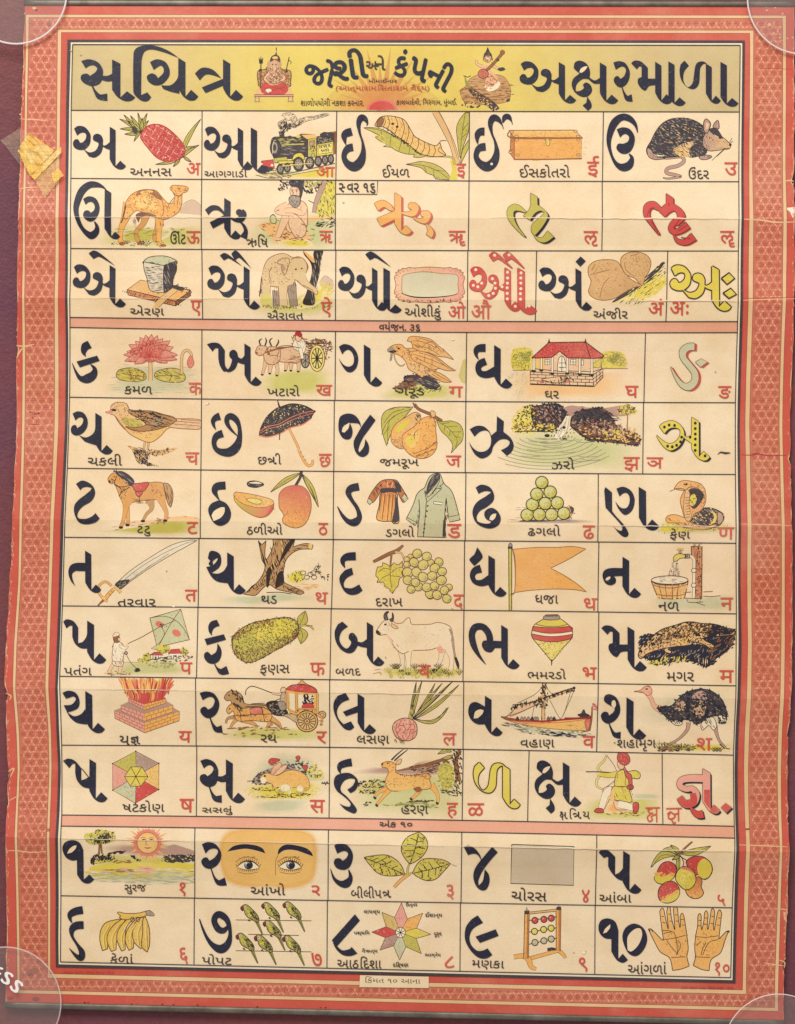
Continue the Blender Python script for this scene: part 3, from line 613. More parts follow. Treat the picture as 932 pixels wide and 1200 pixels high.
# ------------------------------------------------------------------ grid of cells
ROW = [None, [130.5, 131.6, 132.5], [210.3, 213, 214.3], [292.3, 294.6, 295.3], [372.6, 376.8, 377.6], [384.2, 389.6, 390.3], [465.5, 470, 472], [548.7, 553.2, 556], [629.5, 632.8, 636.5],
       [709.8, 714, 719], [792, 797, 803], [872.8, 876.5, 884.5], [953.8, 958.8, 967], [966.5, 972.3, 980.5], [1048.5, 1055.5, 1062.5]]
def ry(i, x):
    if i == 0: return ytop(7, x)
    if i == 15: return ybot(7, x)
    a, b, c = ROW[i]; t = (x - 470) / 390
    return b + (c - a) / 2 * t + ((a + c) / 2 - b) * t * t
def edge_l(y): return xat(LX[7], y)
def edge_r(y): return xat(RX[7], y)
BOUNDS = []
def cell(top, x0, x1, label, name='letter_cell', bot=None, col='p', col2=None):
    """a printed compartment; x0 and x1 are (x at top, x at bottom), None for the panel's own edge"""
    global BASEZ
    bot = bot or top + 1; at(0, 0, 1)
    yt, yb = ry(top, 300), ry(bot, 300)
    xa = x0 or (edge_l(yt), edge_l(yb)); xb = x1 or (edge_r(ry(top, 860)), edge_r(ry(bot, 860)))
    T = [(xa[0] + (xb[0] - xa[0]) * k / 6, 0) for k in range(7)]; T = [(x, ry(top, x)) for x, _ in T]
    B = [(xa[1] + (xb[1] - xa[1]) * k / 6, 0) for k in range(7)]; B = [(x, ry(bot, x)) for x, _ in B]
    if col2:
        n = 24
        G(col, T + B[::-1])
        for k in range(n):      # a split-fountain tint: yellow in the middle, paper at both ends
            f = lambda t: mixc(col, col2, max(0, min(1, 1.55 - 3.6 * abs(t - .47))))
            a, b = k / n, (k + 1) / n; q = lambda t, P0: P0[0][0] + (P0[-1][0] - P0[0][0]) * t
            up(); z = P.z; xs = [q(a, T), q(b, T), q(b, B), q(a, B)]
            add([(xs[0], ry(top, xs[0])), (xs[1], ry(top, xs[1])), (xs[2], ry(bot, xs[2])), (xs[3], ry(bot, xs[3]))], [(0, 1, 2), (0, 2, 3)], [f(a), f(b), f(b), f(a)])
    else: G(col, T + B[::-1])
    BOUNDS[:] = [yt, yb, xa, xb, top, bot]
    P.z += .78; L('k', 1.0, T, straight=True); L('k', 1.0, [T[0], B[0]], straight=True)
    if bot == 15: L('k', 1.0, B, straight=True)
    if x1 is None: L('k', 1.0, [T[-1], B[-1]], straight=True)
    BASEZ = 1.0
    return obj(name, CH, label)
def let(c, origin, *puts, sc=5.825, label=None, **kw):
    global BASEZ
    at(*origin, sc)
    for p in puts: put(*p, **kw) if isinstance(p, tuple) else (put(p, **kw) if isinstance(p, str) else p())
    BASEZ = 1.84; return obj('large_letter', c, label)
def pic(c, name, label=None):
    global BASEZ
    yt, yb, xa, xb, top, bot = BOUNDS        # nothing prints outside its compartment
    for i, (x, y, z) in enumerate(P.v):
        t = (y - yt) / (yb - yt); l, r = xa[0] + (xa[1] - xa[0]) * t + .5, xb[0] + (xb[1] - xb[0]) * t - .5
        P.v[i] = (min(max(x, l), r), min(max(y, ry(top, x) + .5), ry(bot, x) - .5), z)
    BASEZ = 1.1; return obj(name, c, label)
def cap(c, t, *box, **kw):
    global BASEZ
    TX(t, *box, 'cap', bold=kw.get('bold', .5), rot=kw.get('rot', 0)); BASEZ = 1.97; return obj('caption', c)
def red(c, t, *box, **kw):
    global BASEZ
    TX(t, *box, 'ry', bold=kw.get('bold', .9), rot=kw.get('rot', 0)); BASEZ = 2.0; return obj('small_letter', c)

def leaf(x0, y0, x1, y1, w, bend=0, col='g', lw=4, vein=True, lc='n'):
    dx, dy = x1 - x0, y1 - y0; d = math.hypot(dx, dy); nx, ny = -dy / d, dx / d
    q = lambda t, o: (x0 + dx * t + nx * o, y0 + dy * t + ny * o)
    b = lambda t: bend * math.sin(math.pi * t)
    p = [q(0, 0), q(0, 0), q(.25, b(.25) + w * .42), q(.5, b(.5) + w * .5), q(.78, b(.78) + w * .28), q(1, 0), q(1, 0), q(.78, b(.78) - w * .28), q(.5, b(.5) - w * .5), q(.25, b(.25) - w * .42)]
    FO(col, p, lw, lc)
    if vein: L(lc, lw * .7, [q(.05, 0), q(.5, b(.5)), q(.95, 0)])
def WO(col, s, lw=9, lc='n'):
    t = triples(s); strip(lc, smooth([(x, y, w + lw) for x, y, w in t], False, 5)); strip(col, smooth(t, False, 5))
def tuft(x, y, h, n, spread, col='n', w=3):
    for i in range(n):
        a = R(-90 + spread * (i / max(n - 1, 1) - .5) * 2); L(col, w, [(x + i * 2, y), (x + i * 2 + math.cos(a) * h * .6, y + math.sin(a) * h * .7), (x + i * 2 + math.cos(a) * h * 1.1, y + math.sin(a) * h)], taper=True)
def bush(col, s, n=30, lc='n', dark=.5, ln=16):
    p = area_of(s); fill(p, col); D(mixc(col, 'ly', .6), p, n, ln * 1.2, 9, 0, 90); D(lc, p, int(n * dark), ln, 4, 0, 90)

# ---- header
c = cell(0, None, None, 'yellow header strip with the chart title, two seated deities and a rising sun', 'header_panel', bot=1, col=(206, 186, 138), col2=(226, 204, 106))
at(80, 45, 4.052)
put('sa', 65, 252, 105, 303); put('chi'); put('tra'); BASEZ = 1.84
obj('title_word', c, 'first title word in heavy dark letters')
at(600, 45, 3.452)
put('a', 30, 213, 98, 268); put('ksha', 240, 380, 95, 297); put('ra', 408, 473, 97, 260); put('ma', 480, 602, 95, 268); put('stem', 630, 655, 98, 265); put('lla', 675, 805, 95, 268); put('stem', 840, 866, 100, 268)
BASEZ = 1.84; obj('title_word', c, 'second title word in heavy dark letters')
# rising sun with rays
at(280, 40, 2.741)
for r, k in ((165, .12), (140, .24), (118, .36), (96, .48), (76, .62)):
    G(mixc('hy', lin((224, 122, 72)), k), [(460 + r * 1.15 * math.cos(R(t)), 246 + r * .62 * math.sin(R(t))) for t in range(180, 361, 10)])
for a, l, w in ((-160, 150, 7), (-170, 210, 6), (-148, 190, 8), (-137, 150, 8), (-126, 185, 9), (-115, 150, 9), (-104, 200, 9), (-93, 150, 9), (-82, 200, 9), (-71, 160, 9), (-58, 190, 9), (-46, 155, 9), (-34, 200, 8), (-22, 160, 8), (-12, 190, 6)):
    q = R(a); cx, cy = 460, 246; nx, ny = -math.sin(q) * 1.9, math.cos(q) * 1.9
    G(mixc('og', 'o', .25), [(cx + nx * w, cy + ny * w), (cx + math.cos(q) * l, cy + math.sin(q) * l), (cx - nx * w, cy - ny * w)], mixc('og', 'hy', .45), a)
G('lr', [(460 + 50 * math.cos(R(t)), 247 + 34 * math.sin(R(t))) for t in range(180, 361, 10)]); G('r', [(460 + 42 * math.cos(R(t)), 247 + 28 * math.sin(R(t))) for t in range(180, 361, 10)])
pic(c, 'rising_sun', 'red half sun with orange rays')
# company lines
at(290, 45)
TX('જો', 395, 145, 600, 325, 'k', 5, 12); TX('શી', 580, 85, 812, 290, 'k', 5, -8); TX('અ', 812, 165, 885, 222, 'cap', 2)
at(440, 45); TX('ને', 0, 125, 68, 225, 'cap', 2); TX('કં', 135, 85, 220, 270, 'k', 5, 4); TX('પ', 240, 140, 355, 300, 'k', 5, 12); TX('ની', 365, 160, 530, 350, 'k', 5, 28)
BASEZ = 1.84; obj('company_name', c, 'company name in bold arched letters')
at(280, 40, 2.741); TX('મોમાઈનાર', 418, 146, 508, 160, 'cap', .2); TX('(આત્મારામ |િસતારામ વૈદ્ય)', 312, 165, 612, 190, mixc('R', 'og', .4), .2)
TX('શાળોપયોગી નકશા કરનાર.', 200, 210, 402, 234, 'cap', .15); TX('કાલબાદેવી, િગરગામ, મુંબઈ.', 506, 210, 700, 236, 'cap', .15)
BASEZ = 1.9; obj('company_lines', c, 'small dark and red lines of the header')
# seated elephant-headed deity
at(290, 45)
G('t', '60 392 78 335 110 335 100 392'); G('t', '310 392 295 335 262 335 270 392')
FO(mixc('t', 'br', .45), '75 300 72 240 95 222 130 215 180 140 235 215 275 222 300 240 298 300 280 340 100 340', 5); D('n', '75 300 72 240 95 222 130 215 235 215 275 222 300 240 298 300 280 340 100 340', 60, 14, 4, 40, 60)
F(mixc('r', 'R', .4), '92 352 110 318 150 300 190 318 225 300 265 318 282 350 270 378 235 392 140 392 105 380', 'r'); F('r', '105 330 150 320 200 312 255 330 272 360 235 388 180 382 130 390 100 368', 'r'); Ls('R', 4, '120 350 180 340 255 362', '140 380 190 355 260 340')
F(mixc('sk', 'br', .3), '150 235 190 215 225 240 240 300 200 325 150 322 140 280'); OO(mixc('sk', 'br', .3), 185, 188, 34, 38, 0, 4); O(mixc('sk', 'br', .45), 150, 185, 14, 24); O(mixc('sk', 'br', .45), 222, 185, 14, 24)
WO(mixc('sk', 'pk', .5), '186 200 22 190 235 18 178 268 16 165 280 12', 5); F('dk', '158 168 165 135 195 118 222 135 226 170 190 155'); O('lo', 192, 140, 20, 10); G('dk', '192 118 200 95 206 118'); L('n', 6, '200 92 200 70', straight=True)
D('n', '150 235 225 235 240 300 150 315', 26, 12, 4, 0, 90); O('dk', 175, 186, 5); O('dk', 198, 186, 5); WO(mixc('sk', 'pk', .5), '150 250 18 120 280 16 150 310 14', 5); WO(mixc('sk', 'pk', .5), '228 250 18 255 280 16 215 305 14', 5)
L('n', 7, '92 350 96 240 95 170', straight=True); G('n', '80 135 84 180 108 180 110 135 100 155 95 125 90 155'); L('n', 6, '265 235 288 135', straight=True); Ls('n', 4, '285 160 300 165 298 185'); O('n', 92, 228, 12); O('n', 268, 232, 10)
O('w', 148, 365, 20, 14); GO('pk', '52 392 318 392 318 405 52 405', 4); GO('t', '58 405 80 405 86 440 54 440', 4); GO('t', '285 405 310 405 315 440 280 440', 4)
D('br', '110 330 250 330 260 380 110 385', 24, 16, 4, 10, 40); D('br', '152 240 226 240 236 310 150 320', 40, 12, 5, 30, 70); D('br', '78 250 140 220 110 330 84 320', 30, 16, 5, 60, 40); D('br', '235 225 298 245 290 330 250 320', 30, 16, 5, 60, 40); Ls('br', 5, '160 250 190 275 225 250', '150 300 190 318 235 300', '165 165 195 150 222 165')
pic(c, 'seated_deity_picture', 'seated elephant-headed figure on a low throne')
# seated goddess with a stringed instrument on a rock
at(440, 45)
FO(mixc('t', 'br', .4), '580 360 610 340 640 290 690 260 780 255 860 262 900 300 920 350 915 420 880 445 760 460 620 445 585 400', 4, 'br'); H('br', '580 360 640 290 780 255 900 300 915 420 760 460 620 445', 4, 16, 4, .7, 3, 90)
F('w', '745 340 790 290 850 310 830 350 780 370'); F(mixc('t', 'pk', .5), '720 205 770 195 800 240 840 285 820 320 760 340 745 290 720 260'); Ls('br', 4, '780 250 830 300', '760 300 810 330', '745 220 770 280')
OO(mixc('sk', 'br', .3), 765, 140, 26, 32, 0, 4, 'br'); F('dk', '735 165 740 115 765 95 792 115 798 165 785 130 750 130'); G('n', '752 100 766 65 780 100'); WO(mixc('sk', 'pk', .4), '730 200 16 690 180 14 690 155 12', 5, 'br'); WO(mixc('sk', 'pk', .4), '800 195 16 840 215 14 870 218 10', 5, 'br')
WO('br', '700 260 9 770 215 16 840 140 16 868 105 20', 5); OO(mixc('lr', 'br', .3), 735, 250, 36, 32, 0, 4); O('br', 866, 104, 18); O('dk', 835, 155, 10); F('dk', '832 215 870 205 885 222 850 232'); O('w', 765, 142, 8); D('n', '745 125 790 125 785 165 748 165', 8, 8, 3)
WO('dk', '640 350 22 700 400 44 790 460 48 830 500 40', 4); D('lo', '640 345 700 380 790 440 835 495 780 490 690 425', 40, 10, 5, 40, 40); F('dg', '610 260 625 300 650 345 635 350 612 310'); D('dk', '580 440 700 455 690 480 590 470', 14, 20, 8, 20, 60); D('lo', '590 440 700 455 690 480 590 470', 12, 12, 6, 0, 60); O('dk', 905, 430, 14, 10, -30); L('n', 5, '600 262 630 272 650 262')
D('br', '590 350 900 300 910 420 620 445', 60, 30, 4, 5, 15); D('br', '725 210 840 290 820 320 745 330', 30, 14, 4, 50, 50); D('br', '740 115 790 115 795 175 738 175', 14, 12, 5, 70, 30); Ls('br', 5, '600 400 720 415 880 395', '610 360 640 350 690 355')
pic(c, 'seated_goddess_picture', 'goddess playing a long-necked instrument on a rock')

# ---- row 1
c = cell(1, None, (237.6, 237.4), 'compartment with a red pineapple'); A_ = (80, 130)
let(c, A_, 'a')
at(*A_)
for x1, y1, w, b in ((355, 62, 26, 6), (385, 32, 26, -6), (430, 38, 24, 0), (480, 18, 20, 4), (545, 22, 22, -6), (555, 72, 20, -6), (358, 130, 24, 8), (390, 165, 24, -5), (455, 215, 16, 6), (415, 75, 24, 0), (510, 55, 22, 0)): leaf(505, 150, x1, y1, w, b, 'g')
F('dk', '440 120 462 112 480 140 470 165 450 155')
leaf(770, 330, 910, 62, 30, -18, 'g'); leaf(775, 330, 898, 240, 26, -12, 'g'); leaf(775, 330, 600, 372, 22, -8, 'g'); leaf(770, 335, 722, 388, 18, 0, 'g'); leaf(790, 320, 845, 355, 18, 0, 'g'); leaf(780, 300, 870, 250, 20, -14, 'g')
pa = smooth(pts('500 180 530 122 590 98 660 112 730 165 790 235 802 290 755 340 680 352 610 325 550 260 512 210')); fill(pa, mixc('lr', 'r', .5), mixc('r', 'R', .5), 20)
H('R', pa, 20, 11, 4, .55, 3, 30); H('R', pa, 75, 13, 3, .4, 3, 30)
for k in range(8): pass
for a, st in ((32, 46), (-62, 46)): H(mixc('w', 'lr', .35), pa, a, st, 3, .95, 3, 60)
D('R', pa, 90, 16, 5, 30, 60); D('w', pa, 14, 8, 3, 30, 60)
L('R', 6, pa, True, straight=True); pic(c, 'pineapple_picture', 'red pineapple with yellow-green leaves')
cap(c, 'અનનસ', 430, 400, 712, 452); red(c, 'अ', 815, 362, 908, 445)

c = cell(1, (237.6, 237.4), (395, 394), 'compartment with a green steam train'); B_ = (235, 130)
let(c, B_, ('a', 28, 295, 115, 412), ('stem', 347, 390, 120, 412))
at(*B_)
wash('lg', '330 460 520 400 700 430 930 360 925 465 700 468'); wash('y', '560 465 700 430 800 400 920 400 920 465'); L('n', 4, '380 445 500 468 700 430 920 395'); L('n', 4, '400 430 520 440'); H('br', '380 445 520 470 640 460 520 425', 15, 8, 5, .8)
# smoke
for q in ('560 150 530 90 580 60 560 30 620 20 660 60 630 110 590 140', '620 110 660 70 720 50 790 40 850 25 880 35 800 60 720 80 650 120'): L(mixc('gy', 'n', .3), 3, q, True); D(mixc('gy', 'n', .5), q, 60, 20, 3, -25, 50)
D('n', '545 150 550 95 590 75 620 110 590 150', 36, 22, 5, -70, 30); D('n', '600 130 660 90 700 80 640 125', 16, 16, 5, -30, 30)
# wagon, tender, cab
GO('br', '830 160 930 148 930 300 900 300', 5); GO('dk', '820 165 845 152 915 160 915 220 820 200', 4); FO('dk', '790 190 840 180 905 200 905 240 790 240', 4); D('gy', '800 185 900 200 900 235 800 235', 30, 12, 6)
GO('y', '795 235 908 215 912 305 795 318', 6); GO('ly', '806 245 900 228 902 290 806 303', 3); TX('N W R', 815, 240, 890, 258, 'n', 1, -8); TX('૧૦૧૨', 825, 268, 880, 285, 'n', 1, -8)
GO('dk', '650 190 690 165 780 170 800 190 790 320 700 320 640 300', 5); GO('g', '735 200 795 190 795 320 735 330', 5); GO('mv', '748 215 780 208 778 250 750 255', 4); G('lo', '690 170 780 168 800 188 730 200'); D('n', '735 260 790 250 790 310 735 320', 20, 10, 5, 90, 30)
# boiler
FO('dk', '490 200 560 185 680 190 715 230 715 300 640 330 540 330 500 320', 5); H('g', '530 195 690 195 710 240 540 230', 4, 8, 4, .7); H('gy', '540 230 710 240 710 310 560 320', 5, 11, 4, .5); Wd('g', '560 240 8 640 236 8 710 232 8')
OO('dk', 515, 258, 36, 58, 0, 5); OO('gy', 510, 258, 22, 42, 0, 4); O('dk', 508, 258, 12, 24); L('w', 3, '495 300 500 220 520 205'); GO('dk', '545 190 542 160 535 150 580 150 572 160 575 188', 4); O('dk', 612, 188, 16, 12); O('y', 670, 182, 16, 10)
# running gear
GO('g', '505 330 590 320 600 350 510 362', 4); GO('y', '530 350 690 345 690 362 540 370', 4); FO('y', '628 345 645 305 690 295 715 330 690 345 660 330', 4); GO('r', '420 350 500 340 510 400 420 385', 4); O('w', 420, 372, 9); O('w', 492, 378, 9); GO('dk', '415 385 500 400 490 415 430 420', 4); D('n', '415 385 520 400 500 425 430 425', 20, 16, 6, 30, 40)
for x, y, rx, ry_ in ((548, 405, 24, 34), (596, 395, 22, 32), (672, 370, 36, 48), (748, 360, 30, 40), (806, 350, 24, 34), (852, 342, 20, 32), (892, 335, 20, 32)):
    OO('dk', x, y, rx, ry_, 0, 4); OO('gy', x, y, rx * .74, ry_ * .74, 0, 3); O('w', x, y, rx * .3, ry_ * .3)
    for a in range(0, 180, 45): L('n', 3, [(x - rx * .7 * math.cos(R(a)), y - ry_ * .7 * math.sin(R(a))), (x + rx * .7 * math.cos(R(a)), y + ry_ * .7 * math.sin(R(a)))], straight=True)
L('y', 6, '560 385 680 372 760 365', straight=True); Ls('n', 4, '540 440 620 430 760 400 920 365')
pic(c, 'steam_train_picture', 'dark green and yellow steam locomotive with smoke')
cap(c, 'આગગાડી', 32, 400, 322, 460); red(c, 'आ', 795, 390, 918, 458)

c = cell(1, (395, 394), (550, 549.5), 'compartment with a fat yellow caterpillar'); C_ = (390, 130)
let(c, C_, 'i'); at(*C_)
FO('g', '212 122! 260 120 330 130 400 165 470 210 520 240 600 285 640 312 590 325 550 322! 560 305! 500 300 440 280 400 255! 345 250! 370 235 320 210 290 185! 320 175 270 150', 4)
Ls('n', 3, '220 122 330 140 440 190 560 260 640 310', '330 140 340 205', '400 170 390 250', '470 215 450 285', '530 245 520 300'); H('y', '260 130 400 170 600 290 440 280 330 210', 30, 16, 6, .5)
FO('g', '500 372! 560 360 600 352 680 365 740 395 780 430 800 465 790 478 700 472! 690 450 640 430 600 395', 4); Ls('n', 3, '500 372 620 380 720 420 790 470', '620 380 640 425', '690 402 690 465', '700 410 760 420')
G('y', '795 478 815 400 800 350 840 330 850 478'); WO('t', '700 10 42 770 140 38 820 250 34 850 370 34', 6); L('br', 3, '720 10 790 140 850 330'); WO('g', '830 375 12 820 330 12 770 318 8 640 318 6', 4)
FO('g', '862 300! 850 200 845 120 870 60 905 18! 932 18! 930 120 915 180 890 250 870 330!', 4); Ls('n', 3, '905 20 885 140 868 300', '885 140 925 90', '880 190 915 160'); FO('g', '872 370! 880 290 910 230 932 200! 932 250!', 4)
FO('lo', '290 100 320 55 360 42 420 45 490 70 540 150 560 180 620 215 700 245 730 225 745 270 770 310 700 320 640 310 600 300 540 255 470 200 430 175 390 140 340 115 300 112', 5)
OO('br', 325, 85, 20, 36, 25, 4)
for q in ('375 45 390 85 375 130', '425 45 445 100 425 165', '470 60 490 120 470 200', '515 105 520 160 500 225', '550 165 545 210 530 245', '585 195 585 240 570 275', '625 215 625 260 605 300', '655 230 660 275 645 310', '690 240 700 280 685 318', '350 45 360 85 345 115'): L('n', 4, q)
for q in ('400 50 415 100 400 145', '450 55 468 110 450 180', '500 85 508 140 490 210'): L(mixc('lo', 'br', .4), 4, q)
O('n', 410, 95, 11, 8); O('n', 440, 115, 10, 8); D('n', '370 130 430 165 600 290 590 305 420 185', 30, 14, 6, 40, 50); D('br', '300 100 340 50 480 80 540 160 700 250 720 310 600 290', 40, 10, 3); Ls('n', 4, '725 230 740 210 775 210', '735 250 720 280 770 310')
pic(c, 'caterpillar_picture', 'pale yellow caterpillar on a serrated leaf'); cap(c, 'ઈયળ', 340, 375, 525, 462); red(c, 'इ', 845, 368, 908, 468)

c = cell(1, (550, 549.5), (706.6, 705.3), 'compartment with a wooden chest'); D_ = (545, 130)
let(c, D_, 'ii', lambda: O('p', 180, 370, 9)); at(*D_)
GO('og', '312 150 335 195 335 340 298 285 308 270', 5); GO('lo', '300 140 748 138 800 190 335 188', 6, 'br', 'o'); GO('o', '335 196 795 190 790 335 335 338', 6, 'br'); H(mixc('o', 'br', .25), '345 200 785 196 780 330 345 330', 0, 14, 3, .5)
Wd('br', '300 145 8 335 192 9 800 192 9'); Wd('br', '330 338 9 560 338 8 795 332 9'); L('br', 6, '335 195 335 338', straight=True); L('br', 5, '310 150 310 285', straight=True)
for x, y in ((352, 205), (772, 205), (358, 308), (770, 306), (350, 180), (770, 180), (318, 150), (752, 146), (308, 290)): OO('t', x, y, 12, 8, 0, 4, 'br')
FO('ly', '550 200 562 195 574 202 575 235 562 245 552 235', 4, 'br'); L('br', 4, '540 205 590 205')
pic(c, 'wooden_chest_picture', 'orange wooden chest with corner fittings'); cap(c, 'ઈસકોતરો', 370, 375, 712, 462); red(c, 'ई', 830, 315, 910, 460)

c = cell(1, (706.6, 705.3), None, 'compartment with a dark rat'); E_ = (702, 130)
let(c, E_, 'u', sc=5.482); at(*E_, 5.482)
WO('mv', '320 300 10 430 310 13 520 300 18 540 330 20 500 360 20 440 375 20 430 405 20 490 420 18 520 430 12 440 442 8 405 436 3', 5)
rb = '302 250 330 200 360 140 400 90 460 58 540 52 600 65 660 100 690 150 680 230 660 280 600 305 560 298 520 300 440 305 350 310 310 290'
FO('dk', rb, 5); F('t', '470 260 540 215 600 210 600 290 520 298'); F('lo', '490 265 560 250 575 295 510 298'); F('dk', '580 290 585 240 640 200 690 190 690 270 650 300'); F('w', '340 280 380 290 430 295 350 298')
H('gy', rb, 25, 9, 4, .45, 4, 22); H('k', rb, 40, 10, 4, .5, 4, 26); H('t', '380 120 560 90 640 130 560 200 420 220', 30, 16, 4, .35, 4, 24); H('k', '470 260 540 215 600 210 600 290 520 298', 60, 16, 3, .5, 4, 16)
FO('mv', '665 230 665 180 690 140 720 125 770 160 820 200 840 230 830 250 790 255 740 262 700 262', 4, 'n', 't', 0); F('dk', '700 125 745 115 775 150 790 185 750 165 720 150'); H('k', '670 180 730 150 720 230 690 250', 70, 13, 4, .5, 4, 18)
FO('mv', '668 130 668 80 685 58 712 85 705 120 690 150', 5); FO('mv', '728 110 745 75 762 72 765 120', 5); F('sk', '680 120 685 80 700 95 695 120'); O('n', 772, 180, 9, 6, 30); O('n', 838, 224, 9, 8); Ls('n', 3, '830 215 850 180', '832 220 855 200', '800 255 750 300', '790 258 720 325'); L('n', 4, '790 250 830 245')
FO('mv', '640 300 690 290 720 300 690 318 650 318', 4); Ls('n', 3, '690 300 716 296', '690 308 712 306'); FO('mv', '305 250 330 255 360 300 420 310 360 320 315 300', 4)
pic(c, 'rat_picture', 'dark rat with a curled tail'); O('cap', 608, 372, 5); cap(c, 'ઉંદર', 570, 368, 700, 445); red(c, 'उ', 800, 338, 882, 420)

# ---- row 2
c = cell(2, None, (237.4, 237), 'compartment with a camel on grass')
let(c, A_, 'uu'); at(*A_)
wash('gr', '230 900 330 800 500 790 700 810 915 800 915 930 400 938', 4); wash('g', '320 860 520 800 720 830 600 900 400 910'); F(mixc('mv', 'p', .45), '745 705! 800 645 850 614 915 652! 915 720!'); L('gy', 3, '770 660 850 614 915 655')
cf = '330 880'
for q in ('545 700 60 520 780 34 475 830 26 478 880 24 500 915 26', '640 700 60 620 800 36 600 850 26 600 900 24'): WO(mixc('o', 'br', .35), q, 6, 'br')
WO('o', '430 640 90 400 740 52 375 800 34 365 850 30 365 895 30 395 915 30', 6, 'br'); WO('o', '635 680 80 630 780 46 625 850 30 630 905 30 650 925 34', 6, 'br')
cb = '390 720 400 640 440 580 500 550 560 545 610 555 650 600 690 640 720 635 735 600 720 560 706 545 712 520 745 516 800 522 825 535 815 560 785 575 782 640 760 700 710 735 660 750 600 735 540 715 480 690 440 720 400 750'
FO('o', cb, 5, 'br'); F('lo', '450 620 560 590 620 640 600 690 500 670'); F('br', '470 590 490 555 560 545 600 550 640 590 650 620 620 610 560 575 500 580'); F('lo', '500 560 560 550 590 560 560 572 510 575'); H('br', '540 590 640 600 640 640 560 630', 80, 9, 4, .7, 3, 20)
F(mixc('br', 'n', .4), '470 720 520 700 600 720 600 735 540 725 500 745 490 770'); Ls('br', 5, '400 650 380 740', '650 620 660 700 640 740', '730 600 700 640 680 680', '760 590 752 650'); L('n', 7, '405 650 385 740 370 775'); Ls('n', 5, '720 565 755 590 785 578', '815 548 795 552'); O('n', 762, 540, 7, 5); FO('o', '705 545 700 530 715 535', 3, 'br')
H(mixc('br', 'o', .3), '400 660 470 690 600 735 600 700 450 640', 20, 10, 4, .6); D(mixc('br', 'o', .4), cb, 110, 16, 4, 60, 40); D('br', cb, 40, 16, 4, 60, 30); H('br', '440 760 470 730 470 800 430 800', 70, 8, 4, .6); H('br', '640 740 690 720 660 800 640 800', 80, 8, 4, .5); tuft(400, 915, 30, 6, 60); tuft(500, 915, 24, 5, 60); tuft(535, 930, 46, 5, 50); D('n', '330 900 640 900 640 925 340 925', 26, 16, 3); D('dg', '320 810 760 810 760 850 330 870', 30, 40, 3, 0, 10)
for x, y in ((375, 912), (500, 912), (655, 925)): O('br', x, y, 22, 9)
pic(c, 'camel_picture', 'tan one-humped camel on green grass'); cap(c, 'ઊંટ', 705, 828, 810, 915); red(c, 'ऊ', 815, 830, 908, 912)

c = cell(2, (237.4, 237), (393.8, 393.4), 'compartment with a bearded hermit under a tree')
let(c, B_, 'ri'); at(*B_)
wash('lg', '340 900 380 780 520 720 900 700 925 940 600 945'); F(mixc('o', 'p', .25), '400 790 480 770 560 780 720 740 900 715 900 740 760 760 730 800 760 900 770 935 700 930 640 890 520 910 470 850'); wash('y', '540 900 650 885 740 890 760 935 600 930', 3)
G('g', '830 490 925 485 925 720 790 710 810 600'); D('y', '830 490 925 485 925 720 790 710 810 600', 70, 40, 12, 70, 35); D('n', '820 500 925 490 925 725 785 715 810 600', 40, 30, 4, 75, 35); WO('mv', '850 490 30 820 560 34 790 640 26 778 705 22', 5); L('n', 5, '740 620 780 640'); D('n', '690 490 830 485 790 560 720 560', 36, 24, 9, 60, 40); D('g', '690 490 830 485 790 540 720 540', 20, 20, 9, 60, 40); D('n', '540 495 610 490 600 540 540 560', 18, 24, 8, 40, 40)
D('n', '800 760 915 740 915 800 800 800', 36, 30, 4, -20, 30); D('br', '430 780 740 760 760 900 520 900', 50, 30, 4, 10, 20); FO('lg', '480 760 485 730 500 720 518 732 520 770 500 778', 4); L('n', 3, '478 735 500 715 520 735')
FO('sk', '610 640 680 620 725 650 735 720 728 800 690 840 600 830 580 740 590 690', 5, 'br'); WO('sk', '640 820 62 650 760 56 620 735 50', 5, 'br'); FO('sk', '610 720 650 715 700 760 725 810 715 855 690 872 650 868 625 830 605 780', 5, 'br'); WO('sk', '590 730 52 560 800 42 535 860 32 515 878 30', 6, 'br')
WO('sk', '600 650 44 540 680 40 540 700 36 640 710 34', 6, 'br'); WO('sk', '712 660 40 700 705 36 640 690 34 580 690 30', 6, 'br'); FO('dk', '612 510 620 485 700 490 702 540 690 600 660 640 650 590 640 540', 4); H('k', '612 510 620 485 700 490 702 540 690 600 660 640', 20, 9, 4, .6)
FO('sk', '618 535 660 530 680 560 672 600 640 610 618 580', 4, 'br'); Ls('n', 5, '622 548 638 546', '652 548 668 548', '638 560 634 578'); O('n', 630, 556, 4); O('n', 660, 557, 4); FO('gy', '610 600 640 585 680 595 685 640 660 668 630 660 610 630', 4); H('n', '610 600 640 585 680 595 685 640 660 668 630 660', 75, 9, 3, .7, 3, 20); L('n', 6, '622 588 640 584 660 590')
WO('sk', '515 880 18 545 882 14', 4, 'br'); L('br', 6, '690 780 735 795'); D('br', '580 840 700 870 690 890 560 880', 12, 24, 4)
pic(c, 'hermit_picture', 'bearded hermit seated cross-armed under a tree'); cap(c, 'ઋિષ', 318, 850, 465, 935); red(c, 'ऋ', 815, 828, 905, 908)

